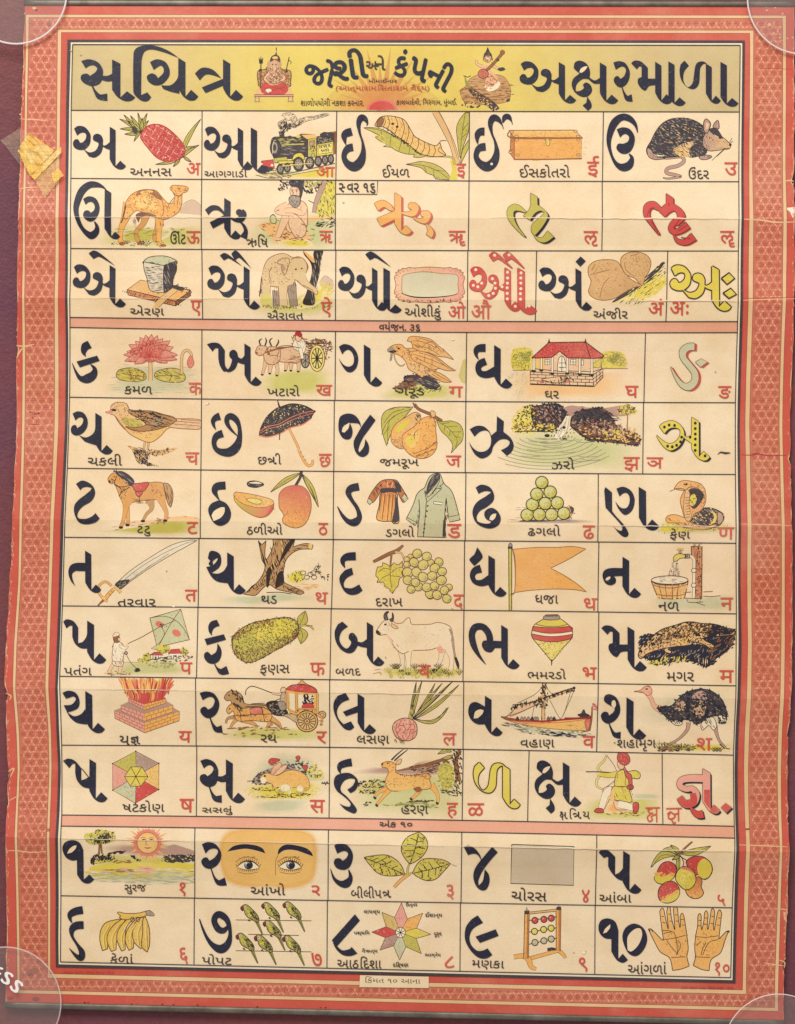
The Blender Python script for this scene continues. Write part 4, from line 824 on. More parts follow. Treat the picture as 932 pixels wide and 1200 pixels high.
c = cell(2, (393.8, 393.4), (549.5, 548.5), 'compartment with an orange vowel letter and the vowel count heading')
let(c, C_, lambda: put('rii', col='o', edge='br', lw=7, shadow='r', sd=(15, 9)), label='orange letter with a red shadow edge'); at(*C_)
L('n', 5, '308 485 304 578 22 576', straight=True); TX('<સ|વર ૧૬', 45, 502, 292, 570, 'cap', 1.4); BASEZ = 1.97; obj('heading', c); red(c, 'ॠ', 790, 828, 905, 928)
c = cell(2, (549.5, 548.5), (705, 704.5), 'compartment with a lime yellow vowel letter')
let(c, D_, lambda: put('li', col='g', edge='n', lw=6, shadow='k', sd=(14, 10)), label='lime letter with a black shadow edge'); at(*D_); red(c, 'ऌ', 805, 830, 900, 930)
c = cell(2, (705, 704.5), None, 'compartment with a plain red vowel letter')
let(c, E_, lambda: put('lli', col='r', edge='n', lw=7, shadow='R', sd=(9, 6)), lambda: Ls('R', 7, '300 690 320 640 350 630', '440 600 440 620', '330 720 370 790', '470 760 500 720 530 690', '520 820 580 830', '500 780 560 740'), sc=5.482, label='red letter with dark red lines'); at(*E_, 5.482); red(c, 'ॡ', 770, 780, 865, 882)

# ---- row 3
F_ = (75, 290)
c = cell(3, None, (237.6, 238.5), 'compartment with an anvil on a wooden block')
let(c, F_, ('a', 70, 360, 122, 415), 'e_sign'); at(*F_)
GO('t', '440 295 530 228 870 300 770 372', 5, 'br', 'o', 0); GO('og', '440 295 770 375 768 405 445 330', 5); GO('br', '770 375 872 302 872 335 768 405', 5); H('n', '440 300 770 380 768 402 445 328', -55, 14, 4, .8); H('n', '775 375 870 305 870 335 770 400', 70, 10, 4, .8)
FO('gg', '552 100 600 70 700 66 772 95 770 120 690 130 560 118', 5); FO(mixc('w', 'gy', .3), '550 105! 690 130! 685 200 690 315! 600 300 575 220 555 160', 5); FO('dk', '690 128! 772 100! 775 160 752 220 745 280 690 318!', 5); H('n', '555 120 690 135 688 310 600 295', 4, 11, 4, .85); H('k', '690 130 772 105 765 200 745 280 692 315', 50, 8, 4, .8); H('gy', '690 130 772 105 750 270 700 300', 70, 14, 4, .5)
WO('t', '640 400 40 700 345 36 775 285 34', 5); O('lo', 632, 408, 14, 12); FO('dk', '750 265 800 275 830 285 810 300 760 285', 4); D('n', '750 255 870 290 850 320 760 290', 20, 22, 4, -30, 40); H('br', '640 395 700 340 770 285', -40, 7, 3, .5)
pic(c, 'anvil_picture', 'grey anvil standing on a wooden board'); cap(c, 'એરણ', 460, 400, 690, 478); red(c, 'ए', 872, 368, 945, 470)

G_ = (232, 290)
c = cell(3, (237.6, 238.5), (394, 393.5), 'compartment with an elephant beside a tree')
let(c, G_, ('a', 70, 357, 130, 430), ('e_sign', 155, 308, 45, 135), ('e_sign', 233, 370, 28, 150)); at(*G_)
wash('gr', '400 450 430 380 600 360 800 300 925 330 925 430 700 470'); wash('y', '660 420 740 330 840 280 880 330 800 400', 3); F(mixc('mv', 'p', .45), '830 245! 870 196 925 232! 925 290! 850 270'); L('gy', 3, '840 230 875 200 925 235')
F('n', '720 28! 770 70 800 110 790 60 795 30! 860 30! 840 110 830 200 800 310 798 395 720 390 745 310 780 180 770 110 730 60'); H('gy', '790 60 860 40 830 200 800 390 745 380 780 190', 80, 13, 5, .5); F('o', '722 28 780 70 800 100 790 110 750 70'); D('y', '820 250 920 260 920 330 830 320', 26, 30, 7, -20, 40); D('n', '830 255 900 265', 3, 20, 5)
ec = mixc('t', 'gg', .35); ed = mixc('gy', 'br', .3)
for q in ('545 300 60 540 380 44 540 410 44', '640 240 62 650 340 52 660 405 50'): WO(ed, q, 6)
H('n', '515 280 570 280 565 410 520 400', 85, 13, 2.5, .6); H('n', '620 230 670 230 670 330 630 320', 80, 13, 2.5, .6)
FO(ec, '440 260 450 160 480 90 540 55 600 50 650 75 690 70 730 90 750 140 735 190 750 240 800 285 822 310 810 330 780 305 720 270 680 235 650 225 640 260 560 275 500 270', 5, 'br')
WO(ec, '468 240 64 470 330 50 475 395 50', 6, 'br'); WO(ec, '585 230 70 585 330 50 590 400 52', 6, 'br'); F(ec, '440 250 450 160 500 80 620 60 660 240 560 270 490 260'); WO(ec, '700 200 66 735 250 46 780 285 34 812 300 24', 5, 'br'); F(ec, '660 90 740 110 735 210 680 230 640 180')
wash(mixc('gr', 'y', .3), '440 330 500 330 500 400 440 400', 2, ec); FO(ec, '545 110 570 85 620 80 628 110 615 150 600 190 580 175 570 130', 5, 'br'); F('mv', '560 115 590 125 600 150 585 165 572 140'); Ls('br', 5, '440 200 445 260', '640 90 670 75 700 80', '505 240 490 180 510 140', '745 110 755 140 740 180', '720 262 790 300'); O('n', 672, 155, 7, 6); O('n', 712, 150, 6, 5); L('w', 9, '672 235 680 262'); D('br', '450 150 620 70 640 240 460 260', 70, 12, 3, 40, 60); L('n', 6, '438 215 432 280 428 330'); D('n', '420 300 440 300 436 342 422 340', 6, 20, 5, 80, 10)
for x, y in ((475, 405), (590, 412), (655, 412), (545, 415)): D('br', [(x - 26, y - 8), (x + 26, y - 8), (x + 26, y + 8), (x - 26, y + 8)], 9, 12, 4, 90, 20)
D('n', '450 400 900 390 900 420 450 420', 30, 14, 3, -60, 40)
pic(c, 'elephant_picture', 'grey-tan elephant by a dark tree trunk'); cap(c, 'ઐરાવત', 478, 432, 722, 494); red(c, 'ऐ', 842, 345, 918, 480)

H_ = (388, 290)
c = cell(3, (394, 393.5), (548, 547.5), 'compartment with a frilled pillow')
let(c, H_, ('a', 50, 318, 138, 438), ('stem', 358, 403, 145, 432), ('e_sign', 235, 412, 35, 142)); at(*H_)
fp = []
for k in range(44):
    a = 2 * math.pi * k / 44; q = lambda v, e: math.copysign(abs(v) ** e, v)
    r = 1 + (.035 if k % 2 else -.015); fp.append((672 + 232 * r * q(math.cos(a), .42), 262 + 118 * r * q(math.sin(a), .42)))
FO('sk', fp, 5, 'br', 'pk', 30); F((.62, .58, .43), '485 250 490 200 540 182 640 172 760 185 860 195 865 260 862 320 780 340 680 345 560 345 490 320', mixc('gg', 'w', .4)); Ls('br', 4, '485 250 490 200 540 182 640 172 760 185 860 195 865 260 862 320 780 340', '560 345 490 320 485 250')
Wd('n', '480 318 4 560 344 9 680 348 8 800 338 6 860 325 4')
for k in range(44):
    x, y = fp[k]; L(mixc('pk', 'br', .35), 4, [(x, y), (672 + (x - 672) * .91, 262 + (y - 262) * .84)], straight=True)
D('n', '520 365 820 355 810 375 540 378', 12, 14, 6, 60, 40); pic(c, 'pillow_picture', 'pale green pillow with a pink frill')
cap(c, 'ઓશીકું', 505, 395, 750, 500); red(c, 'ओ', 800, 375, 918, 488); 

I_ = (545, 290)
c = cell(3, (548, 547.5), (628.4, 626.8), 'narrow compartment with a red dotted vowel letter')
def dots(xs): [O('w', x, y, 10, 10) for x, y in xs]
let(c, I_, lambda: [put(*q, col='r', edge='R', lw=7) for q in (('a', 30, 308, 140, 440), ('stem', 357, 403, 148, 438), ('e_sign', 163, 322, 40, 150), ('e_sign', 258, 403, 40, 150))],
    lambda: dots([(72, 158), (112, 250), (86, 275), (55, 265), (185, 220), (202, 250), (205, 285), (190, 320), (160, 335), (288, 175), (288, 215), (287, 250), (250, 275), (285, 282), (285, 320), (285, 358), (380, 180), (378, 215), (378, 250), (378, 288), (375, 322), (375, 360), (340, 408), (435, 405), (200, 60), (298, 58)]), label='red letter with white dots'); at(*I_); red(c, 'औ', 42, 362, 176, 492)
c = cell(3, (628.4, 626.8), (781.4, 779.4), 'compartment with two brown figs')
let(c, I_, ('a', 497, 790, 143, 438), lambda: G('k', '750 103 785 68 820 100 783 138')); J_ = (702, 290); at(*J_, 5.482)
bk = '75 360 140 310 230 260 320 180 410 95 425 160 425 250 380 270 330 330 260 370 150 370'
wash('ly', bk, 3); F('dk', '80 355 150 300 240 255 300 190 410 100 400 130 330 215 270 250 200 300 110 350'); H('ly', '80 355 150 300 240 255 300 190 410 100 400 130 330 215', -40, 18, 5, .6); H('n', bk, -38, 12, 4, .5, 4, 40); D('y', '240 290 330 220 420 190 410 250 340 310 260 340', 70, 30, 10, -35, 25); H('n', '290 240 420 160 420 240 300 320', -35, 16, 3, .5)
fc = mixc('t', 'br', .12)
FO(fc, '-70 130 -30 95 40 84 110 95 150 150 200 210 270 250 220 262 150 300 90 335 20 345 -40 330 -72 290 -55 225 -72 180', 5, 'br', mixc('t', 'br', .35), 60); FO(fc, '135 110 140 70 180 42 240 36 300 55 328 100 315 160 290 200 272 250 225 205 170 180 145 140', 5, 'br', mixc('t', 'br', .3), 60)
Ls('br', 4, '-60 180 -20 170 60 150', '0 330 20 250 60 200', '200 60 250 45', '160 100 170 150 220 190', '-50 150 -30 120'); D('br', '-60 130 40 90 150 160 200 230 80 330 -40 320', 70, 8, 3); D('br', '150 100 240 45 320 100 270 200', 40, 8, 3)
pic(c, 'figs_picture', 'two brown figs on a yellow-brown stem'); at(*J_, 5.482); cap(c, 'અંજીર', -40, 392, 180, 462); red(c, 'अं', 312, 335, 408, 440)
c = cell(3, (781.4, 779.4), None, 'narrow compartment with a yellow outlined vowel letter and two diamond dots')
let(c, J_, lambda: put('a', 452, 762, 122, 412, col='y', edge='n', lw=15), lambda: [GO('y', q, 11, 'n') for q in ('778 205 828 168 864 205 815 244', '788 300 838 268 874 308 825 334')], sc=5.482, label='yellow letter with a thick black outline'); at(*J_, 5.482); red(c, 'अः', 450, 355, 568, 440)

# ---- heading bands
c = cell(4, None, None, 'pink band with the consonant heading', 'heading_band', bot=5, col='band'); at(388, 290); TX('<વ|યંજન. ૩૬', 330, 515, 608, 575, 'cap', 1); BASEZ = 1.97; obj('heading', c)
c = cell(12, None, None, 'pink band with the numeral heading', 'heading_band', bot=13, col='band'); at(385, 955); TX('અંક ૧૦', 350, 30, 572, 75, 'cap', 1.2); BASEZ = 1.97; obj('heading', c)

# ---- row 4
c = cell(5, None, (237.4, 236.6), 'compartment with a red lotus')
let(c, F_, 'ka'); at(*F_)
wash('gg', '340 1005 340 900 370 830 480 800 640 800 820 800 915 850 900 960 860 1010'); H(mixc('gg', 'gy', .4), '345 1000 350 830 480 800 820 800 910 850 880 1000', 0, 17, 4, .5, 3, 80)
for q in ('360 880 375 840 430 825 500 830 555 860 560 900 500 915 400 908', '620 880 640 845 720 825 790 835 830 880 815 915 740 922 660 908'): FO('g', q, 5, 'b'); H('y', q, 15, 12, 6, .6); H('b', q, 20, 18, 4, .5, 6, 40)
Ls('b', 4, '555 885 460 870 400 860', '460 870 440 835', '460 870 480 908', '625 878 740 875 800 895', '740 875 700 840', '740 875 720 915'); D('br', '440 830 560 860 540 905 450 900', 20, 22, 6, 40, 40)
WO('t', '592 760 22 594 850 22 594 910 26', 5, 'b'); WO('t', '806 860 16 806 760 15 820 715 15 850 705 15 872 730 13 874 760 10', 5, 'b'); FO('lr', '868 740 890 780 882 810 862 825 845 800 848 770', 4, 'R')
def petal(cx, cy, a, l, w, col='lr', c2='r'):
    q = R(a); dx, dy = math.cos(q), math.sin(q); p = lambda t, o: (cx + dx * l * t - dy * o, cy + dy * l * t + dx * o)
    FO(col, [p(0, 0), p(0, 0), p(.3, w * .5), p(.62, w * .5), p(1, 0), p(1, 0), p(.62, -w * .5), p(.3, -w * .5)], 4, 'R', c2, a + 180)
for a in range(-172, 0, 17): petal(595, 735, a, 165 if abs(a + 90) > 50 else 140, 58, 'pk', 'r')
for a in range(-160, -10, 21): petal(595, 740, a, 135 if abs(a + 90) > 50 else 112, 58, 'lr', 'r')
for a in (178, 165, 148, 128, 108, 88, 68, 48, 28, 12, 2): petal(595, 728, a, 185 if (a > 160 or a < 20) else 130 if (a > 140 or a < 35) else 58, 48, 'pk', 'r')
for a in (-150, -125, -100, -80, -55, -30): petal(595, 745, a, 90, 54, 'lr', 'r')
D('R', '450 720 600 640 740 720 600 760', 40, 22, 4, 90, 50); pic(c, 'lotus_picture', 'red lotus flower with two lily pads'); cap(c, 'કમળ', 415, 948, 605, 1002); red(c, 'क', 855, 925, 945, 1005)

c = cell(5, (237.4, 236.6), (393.5, 392.8), 'compartment with a bullock cart')
let(c, G_, 'kha'); at(*G_)
wash('gr', '430 940 460 860 640 830 860 830 915 900 860 1000 480 1005'); ox = mixc('sk', 'br', .15)
D('br', '740 640 910 645 885 770 770 760', 70, 30, 5, 20, 40); D('n', '740 640 910 645 885 770 770 760', 50, 24, 5, 20, 60); D('br', '640 615 740 620 900 650 740 660', 34, 26, 5, -30, 60); L('n', 6, '640 660 900 656', straight=True); L('br', 5, '880 655 860 770'); Ls('n', 4, '905 640 870 760', '640 610 660 650', '655 600 690 640')
OO('gy', 735, 775, 28, 48, 0, 7, 'n'); Ls('n', 4, '735 730 735 820', '712 760 758 790', '712 795 758 755')
OO('ly', 815, 758, 52, 90, 0, 6, 'br'); L('n', 4, oval(815, 758, 38, 70), True, straight=True)
for a in range(0, 360, 36): L('n', 7, [(815 + 12 * math.cos(R(a)), 758 + 20 * math.sin(R(a))), (815 + 38 * math.cos(R(a)), 758 + 70 * math.sin(R(a)))], straight=True)
O('n', 815, 758, 12, 20)
for q in ('470 760 36 455 820 18 440 870 16', '500 790 30 490 860 18', '530 770 34 545 830 20 540 875 18', '610 780 26 600 840 14', '640 780 26 635 840 14', '680 760 36 690 810 20 685 848 16'): WO(ox, q, 5, 'br')
FO(ox, '540 690 600 672 660 680 700 710 705 760 680 790 620 785 560 780 530 750', 5, 'br'); FO(ox, '450 740 460 710 500 695 560 690 560 770 520 800 470 790', 5, 'br'); FO(ox, '400 700 415 675 460 675 475 690 450 730 420 738 395 722', 5, 'br'); FO(ox, '478 705 490 680 540 685 555 705 545 735 500 738 480 725', 5, 'br')
for q in ('430 670 9 422 640 9 440 625 4', '460 672 9 470 640 9 462 618 4', '505 675 9 492 640 9 512 620 4', '535 678 9 552 650 9 550 630 4'): Wd('n', q)
Wd('br', '460 720 10 560 690 12 590 690 9'); H('br', '530 690 560 690 550 780 520 790', 80, 10, 5, .6); H('br', '600 770 700 720 705 770 640 792', 0, 10, 4, .6); O('n', 420, 695, 4); O('n', 498, 700, 4); O('br', 402, 722, 9); O('br', 485, 726, 10)
for x, y in ((440, 870), (492, 862), (540, 875), (598, 842), (636, 842), (686, 848)): O('n', x, y, 9, 6)
FO('w', '650 660 670 630 720 630 740 670 725 720 690 710 655 690', 4, 'br'); H('gy', '650 660 670 630 720 630 740 670 725 720 690 710', 60, 12, 3, .5); FO('sk', '668 610 690 600 708 615 700 640 676 640', 4, 'br'); F('R', '662 605 672 578 700 578 715 600 700 618 680 606'); L('n', 5, '700 690 650 680 560 690'); WO('w', '700 690 22 715 760 16', 4, 'br')
pic(c, 'bullock_cart_picture', 'two bullocks pulling a cart with a yellow wheel'); cap(c, 'ખટારો', 475, 940, 695, 1015); red(c, 'ख', 808, 940, 918, 1012)

c = cell(5, (393.5, 392.8), (546.8, 546), 'compartment with an eagle on a rock')
let(c, H_, 'ga'); at(*H_)
wash('gr', '370 1030 400 970 480 930 700 920 860 960 800 1035'); G(mixc('g', 'p', .3), '870 880 900 770 925 760 925 930 890 920')
F('dk', '430 965 490 920 505 880 560 870 640 878 700 885 740 950 680 970 600 935 520 960'); fringe('k', '430 965 490 920 505 880 560 870 640 878 700 885 740 950 680 970 600 935 520 960', 50, 14, 6, 30, 60); H('gy', '430 965 490 920 505 880 560 870 640 878 700 885 740 950 600 940', 20, 12, 4, .5); D('br', '430 965 520 900 600 900 560 960', 40, 26, 6, 10, 30); D('n', '440 970 740 950 740 990 480 990', 30, 22, 4, -20, 30)
FO('o', '520 640! 540 612 600 612 680 630 740 680 790 720 838 768! 780 750 730 745 670 720 610 710 560 690! 548 650', 5, 'br', 't', 0)
for q in ('560 640 640 650 720 690', '600 620 690 650 760 720', '570 670 660 690 740 735', '640 660 700 640', '600 690 560 660'): L('br', 4, q)
FO('o', '388 710 395 690 430 668 480 665 510 690 560 690 600 710 700 760 720 830 690 860 620 880 580 860 530 830 510 780 470 740 430 725', 5, 'br', 't', 60); FO('t', '640 840 720 850 780 880 825 920! 770 920 720 900 670 870', 5, 'br', 'o')
FO('o', '530 715! 600 708 680 730 750 770 800 810 852 842! 790 842 740 828 690 835 620 800 560 770', 5, 'br', 't', 0)
for q in ('560 730 660 760 760 800 830 838', '570 750 660 790 740 825', '600 720 700 750 780 810', '700 850 760 890 815 918', '690 865 750 905', '640 740 640 780', '690 755 690 800'): L('br', 4, q)
D('br', '420 680 520 690 620 780 680 850 590 850 520 780', 50, 14, 4, 50, 30); D('br', '540 620 700 650 780 720 600 690', 30, 16, 3, 30, 20); O('n', 462, 692, 8, 6); F('n', '390 712 420 700 450 712 420 722'); F('gy', '385 715 395 690 420 680 430 700 405 708'); WO('gy', '415 720 9 410 760 9 405 775 6', 4); L('n', 7, '430 730 440 770 465 805 490 808 505 795'); L('o', 3, '430 730 440 770 465 805 490 808 505 795')
WO('o', '620 870 18 622 885 14', 4, 'br'); pic(c, 'eagle_picture', 'tan eagle holding a snake on a dark rock'); cap(c, 'ગરૂડ', 450, 962, 635, 1030); red(c, 'ग', 805, 950, 900, 1022)

c = cell(5, (546.8, 546), (755.8, 754.5), 'wide compartment with a red-roofed house')
let(c, I_, 'gha'); at(*I_)
wash(mixc('o', 'p', .35), '310 960 330 850 500 840 900 850 1090 850 1090 990 900 1030 560 1030 400 1030'); D('gg', '300 870 420 870 400 1010 300 990', 34, 26, 6, -40, 30)
for s_ in ('330 830 312 770 320 720 345 690 440 690 462 730 455 790 440 838', '930 820 925 740 960 712 1060 715 1098 760 1090 820'): bush('y', s_, 30, 'dg', .9)
for k in range(26): L('dg', 3, oval(random.uniform(330, 440), random.uniform(710, 800), 14, 12, 0, 10), True); L('dg', 3, oval(random.uniform(960, 1080), random.uniform(735, 800), 14, 12, 0, 10), True)
Ls('br', 4, '325 840 470 838', '930 828 1110 828'); H('br', '330 800 450 800 450 838 330 838', 90, 12, 3, .7)
GO('sk', '470 750 930 755 930 830 870 850 470 835', 4); G('lo', '480 757 545 755 540 830 480 830'); GO('y', '865 800 925 760 925 820 865 822', 3)
GO('sk', '590 850 590 740 640 705 700 745 700 858', 4); FO('w', '635 850 636 770 658 742 680 770 690 850', 4); Ls('n', 4, '660 745 660 850', '640 790 690 790', '640 820 690 820')
GO('w', '545 765 578 765 578 802 545 802', 4); GO('w', '718 765 755 765 755 802 718 802', 4); GO('w', '780 768 808 768 808 805 780 805', 4); Ls('n', 3, '561 765 561 802', '545 783 578 783', '736 765 736 802', '718 783 755 783', '794 768 794 805')
GO('sk', '445 848 480 830 870 870 940 830 940 880 880 950 445 935', 5); ws = '445 850 870 872 878 950 445 935'; GO('sk', ws, 5)
for k in range(4):
    y = 868 + k * 21; L('n', 4, [(445, y), (875, y + 14)], straight=True)
    for j in range(8): x = 470 + j * 54 + (27 if k % 2 else 0); L('n', 4, [(x, y - 20 + (x - 445) * .03), (x, y + (x - 445) * .03)], straight=True)
GO('sk', '870 872 940 828 940 885 880 950', 5); Ls('n', 4, '872 900 940 850', '876 925 940 870', '895 860 898 930', '920 845 920 905'); FO('sk', '525 900 590 890 660 880 700 890 650 925 560 915', 4); H('n', '640 880 700 880 690 940 640 935', 80, 8, 4, .8); O('lr', 520, 920, 12, 8); O('lr', 700, 915, 14, 10); D('n', '520 900 720 890 700 930 540 930', 24, 14, 5)
for x, y0, y1 in ((470, 750, 845), (520, 758, 840), (595, 750, 862), (697, 752, 862), (782, 757, 868), (865, 755, 872)): WO('w', f'{x} {y0} 10 {x} {y1} 12', 5); O('n', x, y1, 14, 8)
rf = '455 755! 570 652! 820 648! 945 740! 935 755! 870 758! 700 755! 645 708! 590 752! 480 756!'; FO('r', rf, 6); H('lr', rf, 90, 11, 4, .6, 2, 14); H('R', rf, 3, 11, 3, .7, 2, 20); L('n', 5, '820 648 855 755'); L('n', 6, '570 652 820 648', straight=True)
for x in (572, 820): G('n', [(x - 10, 655), (x - 4, 640), (x, 620), (x + 4, 640), (x + 10, 655)])
pic(c, 'house_picture', 'cream house with a red tiled roof and brick plinth'); cap(c, 'ઘર', 545, 980, 640, 1032); J = (702, 290); at(*J_, 5.482); red(c, 'घ', 168, 890, 252, 965)
c = cell(5, (755.8, 754.5), None, 'compartment with a pale green nasal letter')
let(c, J_, lambda: put('nga', col='gg', edge='n', lw=6, shadow='r', sd=(16, 6)), sc=5.482, label='pale green letter with a red shadow edge'); at(*J_, 5.482); red(c, 'ङ', 765, 892, 848, 970)

# ---- row 5
K_ = (75, 465)
c = cell(6, None, (236.5, 236), 'compartment with a sparrow on a branch')
let(c, K_, 'cha'); at(*K_)
F('t', '435 335 490 345 540 370 640 365 700 355 775 350 730 380 660 400 580 395 560 440 630 470 560 460 500 440 470 370'); H('n', '470 350 560 370 590 420 520 465 490 420', 60, 9, 5, .8); H('br', '435 335 640 365 775 350 660 400 560 395', 15, 10, 4, .7); D('n', '580 365 760 350 660 400 580 400', 20, 18, 5, 90, 20); D('n', '500 430 640 470 560 470', 20, 30, 4, 30, 20); D('k', '480 370 560 370 570 460 510 450', 40, 16, 6, 50, 30)
WO('t', '555 310 12 548 360 9', 4); WO('t', '580 315 12 575 360 9', 4); Ls('n', 4, '548 358 530 370', '575 358 595 368')
bd = '285 105! 318 92 325 62 350 42 390 38 430 50 455 90 520 95 600 100 680 120 760 145 740 200 700 225 660 270 600 310 540 300 460 260 420 220 390 180 350 130 325 120'; FO(mixc('sk', 't', .5), bd, 5, 'br', 'lo', 70)
FO('sk', '700 150 780 150 932 158 932 215 880 222 720 205', 5, 'br'); Ls('br', 4, '740 165 930 180', '740 185 930 200', '800 155 932 165'); F('g', '400 150 480 150 540 190 480 215 420 190'); H('br', '400 140 560 160 560 220 430 200', 30, 16, 4, .5, 4, 24)
FO(mixc('br', 't', .35), '440 90 500 95 600 98 690 125 770 155 740 185 700 205 620 228 540 235 480 228 430 205 500 210 560 190 520 150 460 120', 5, 'b'); Ls('n', 5, '460 100 560 105 660 140 740 165', '520 130 600 150 690 190', '560 190 640 200 700 200', '600 110 680 150'); H('n', '600 100 760 155 700 200 600 225 580 150', 20, 13, 5, .6); D('n', '440 90 600 100 700 150 560 180', 50, 20, 5, 15, 20); D('gy', '600 140 680 140 660 190 610 190', 14, 16, 6)
Ls('br', 6, '420 205 480 232 560 238', '350 130 380 180 420 225'); D('br', '330 60 440 60 460 150 600 250 560 290 420 200', 70, 12, 3, 40, 30); F('pk', '283 108! 315 92 335 100 330 116 305 118'); F('n', '322 90 345 82 362 92 345 100'); L('br', 4, '285 106 335 104')
pic(c, 'sparrow_picture', 'brown sparrow perched on a branch'); cap(c, 'ચકલી', 168, 390, 400, 470); red(c, 'च', 832, 380, 925, 462)

L_ = (232, 465)
c = cell(6, (236.5, 236), (392, 391.4), 'compartment with a black umbrella')
let(c, L_, 'chha'); at(*L_)
WO('o', '622 215 10 660 290 11 690 355 12 700 390 12 735 450 15 760 472 15 785 455 13 782 430 11', 5, 'br'); O('t', 688, 362, 14, 9); Ls('br', 4, '700 380 712 376', '715 410 728 404', '728 435 742 428')
um = '420 265! 430 215 470 140 530 85 560 72 640 48 730 62 800 100! 780 130 770 150 720 185 680 200 625 212 570 245 480 275'; FO('dk', um, 6)
for q in ('440 200 480 120 540 80 500 170', '500 180 530 100 560 78 580 160', '600 140 580 75 640 55 660 120', '680 120 660 55 740 70 740 110', '450 245 540 205 560 225 480 262', '560 195 640 160 640 195 570 230', '650 160 740 125 760 150 680 185'): H('gy', q, 60, 11, 4, .55, 3, 22); H('k', q, 20, 12, 5, .6, 3, 26)
Ls('n', 5, '560 72 500 110 425 240', '560 72 560 130 520 205', '560 72 640 90 635 150', '560 72 700 62 798 100'); L('lr', 5, '425 235 470 205 520 195 560 185 630 145 720 110 795 98'); L('lr', 4, '425 250 480 220 560 200 640 160 740 125 790 112'); L('lr', 7, '420 265 480 275 570 248 625 215 680 200 720 187 770 152')
WO('n', '560 75 12 550 45 7 545 25 3', 2); L('n', 6, '560 248 558 295'); D('ly', um, 26, 14, 5, 0, 90); O('n', 798, 100, 7); pic(c, 'umbrella_picture', 'black umbrella with red trim and a crook handle'); cap(c, 'છ|@tra|ી', 412, 385, 570, 462); red(c, 'छ', 828, 390, 912, 478)

M_ = (388, 465)
c = cell(6, (392, 391.4), (546, 545.2), 'compartment with two guavas')
let(c, M_, 'ja'); at(*M_)
leaf(560, 70, 380, 335, 120, 82, 'g', 4); Ls('n', 3, '540 75 460 70 400 90', '500 85 420 110 360 180', '440 130 380 180 345 260', '400 200 360 260'); WO('br', '570 50 16 600 85 16 680 120 18 730 150 18 760 165 12', 5); WO('br', '575 75 8 560 40 6', 4)
FO('g', '720 160! 760 170 820 165 880 190 902 240 895 300 860 340 820 385! 830 330 800 280 750 230', 4); Ls('n', 3, '730 170 800 215 860 290 850 340', '760 185 810 175', '790 205 860 200', '825 240 890 240', '845 270 885 280', '780 200 770 235', '815 230 805 270')
FO('o', '410 260 420 220 450 180 510 140 560 110 590 108 612 130 605 170 560 220 520 260 500 330 490 355 450 345 415 310', 5, 'br', 't', 20); H('br', '412 270 500 280 500 350 450 345', 30, 9, 4, .7, 3, 24); F('y', '440 230 480 180 540 150 520 190 470 240'); H('n', '570 120 612 120 605 170 580 190', 60, 8, 5, .7)
gu = '485 290 500 250 560 210 610 160 650 138 690 140 715 175 715 230 722 290 720 350 690 395 640 420 590 418 540 395 500 350'; FO('o', gu, 5, 'br'); F('lo', '510 290 560 240 600 220 600 290 560 350 520 330'); F('y', '520 300 560 260 560 320 530 335'); H('br', '600 380 720 300 720 350 650 415 560 400', -30, 12, 4, .6, 5, 40); Ls('br', 5, '570 290 570 250 600 220', '560 390 620 370 680 340 720 310', '580 410 640 385 715 355'); D('br', gu, 50, 14, 4, -40, 40)
FO('t', '680 105 690 95 710 105 712 130 690 140', 4, 'br'); pic(c, 'guavas_picture', 'two yellow-orange guavas on a twig with leaves'); cap(c, 'જમરૂખ', 335, 425, 598, 492); red(c, 'ज', 785, 402, 888, 478)

N_ = (545, 465)
c = cell(6, (546, 545.2), (754, 752.8), 'wide compartment with a stream flowing between rocks into a pool')
let(c, N_, 'jha'); at(*N_)
wash('lg', '280 440 300 280 400 230 700 220 940 260 1180 330 1170 480 800 510 420 500', 5); F('mv', '660 90 720 60 800 70 860 75 920 80 1000 70 1060 60 1120 60 1100 130 700 135'); H('br', '680 95 720 62 860 76 900 130 700 130', 0, 14, 3, .4)
fringe('y', '330 235 340 150 370 95 450 60 480 110 480 240', 60, 14, 7, 20, 90, 12); F('ly', '330 235 340 150 370 95 450 60 480 110 480 240'); rk = '450 80 520 55 600 45 650 60 690 110 685 150 650 190 600 235 520 235 470 200'; F('dk', rk); D('y', '340 150 380 80 470 60 480 150 420 220 340 230', 46, 26, 10, 0, 90); D('n', '345 140 380 80 480 70 480 230 350 235', 60, 22, 6, 30, 90); D('mv', '500 80 640 70 640 180 520 200', 40, 26, 9, -50, 40); D('br', rk, 50, 26, 7, 50, 60); D('k', rk, 60, 22, 7, 40, 60); fringe('k', rk, 90, 14, 6, 60, 60); H('k', '560 60 680 80 680 150 600 200', 60, 12, 6, .7); D('y', '490 190 600 190 610 236 490 236', 20, 20, 8)
D('br', '330 190 470 190 470 236 340 240', 26, 20, 6); L('n', 5, '340 238 610 238')
rk = '720 200 730 140 780 95 860 80 940 78 990 120 1040 200 1180 260 1180 330 1050 320 880 300 800 270'; F(mixc('dk', 'br', .5), rk); F('dk', '740 160 790 100 880 80 950 100 1000 140 960 170 860 150 780 180'); D('mv', '730 180 980 160 1100 240 900 260', 60, 30, 9, -60, 30); D('n', rk, 150, 24, 6, 20, 50); fringe('k', rk, 130, 14, 6, 30, 60); H('k', '740 180 860 100 1000 150 1180 300 1000 320 800 270', 25, 20, 7, .5, 8, 40); D('lo', '800 200 1160 240 1160 310 860 290', 50, 20, 8, 20, 40); D('y', '960 240 1060 230 1060 290 960 290', 16, 18, 8); D('t', '1060 200 1160 210 1160 280 1060 280', 20, 30, 6, 85, 10)
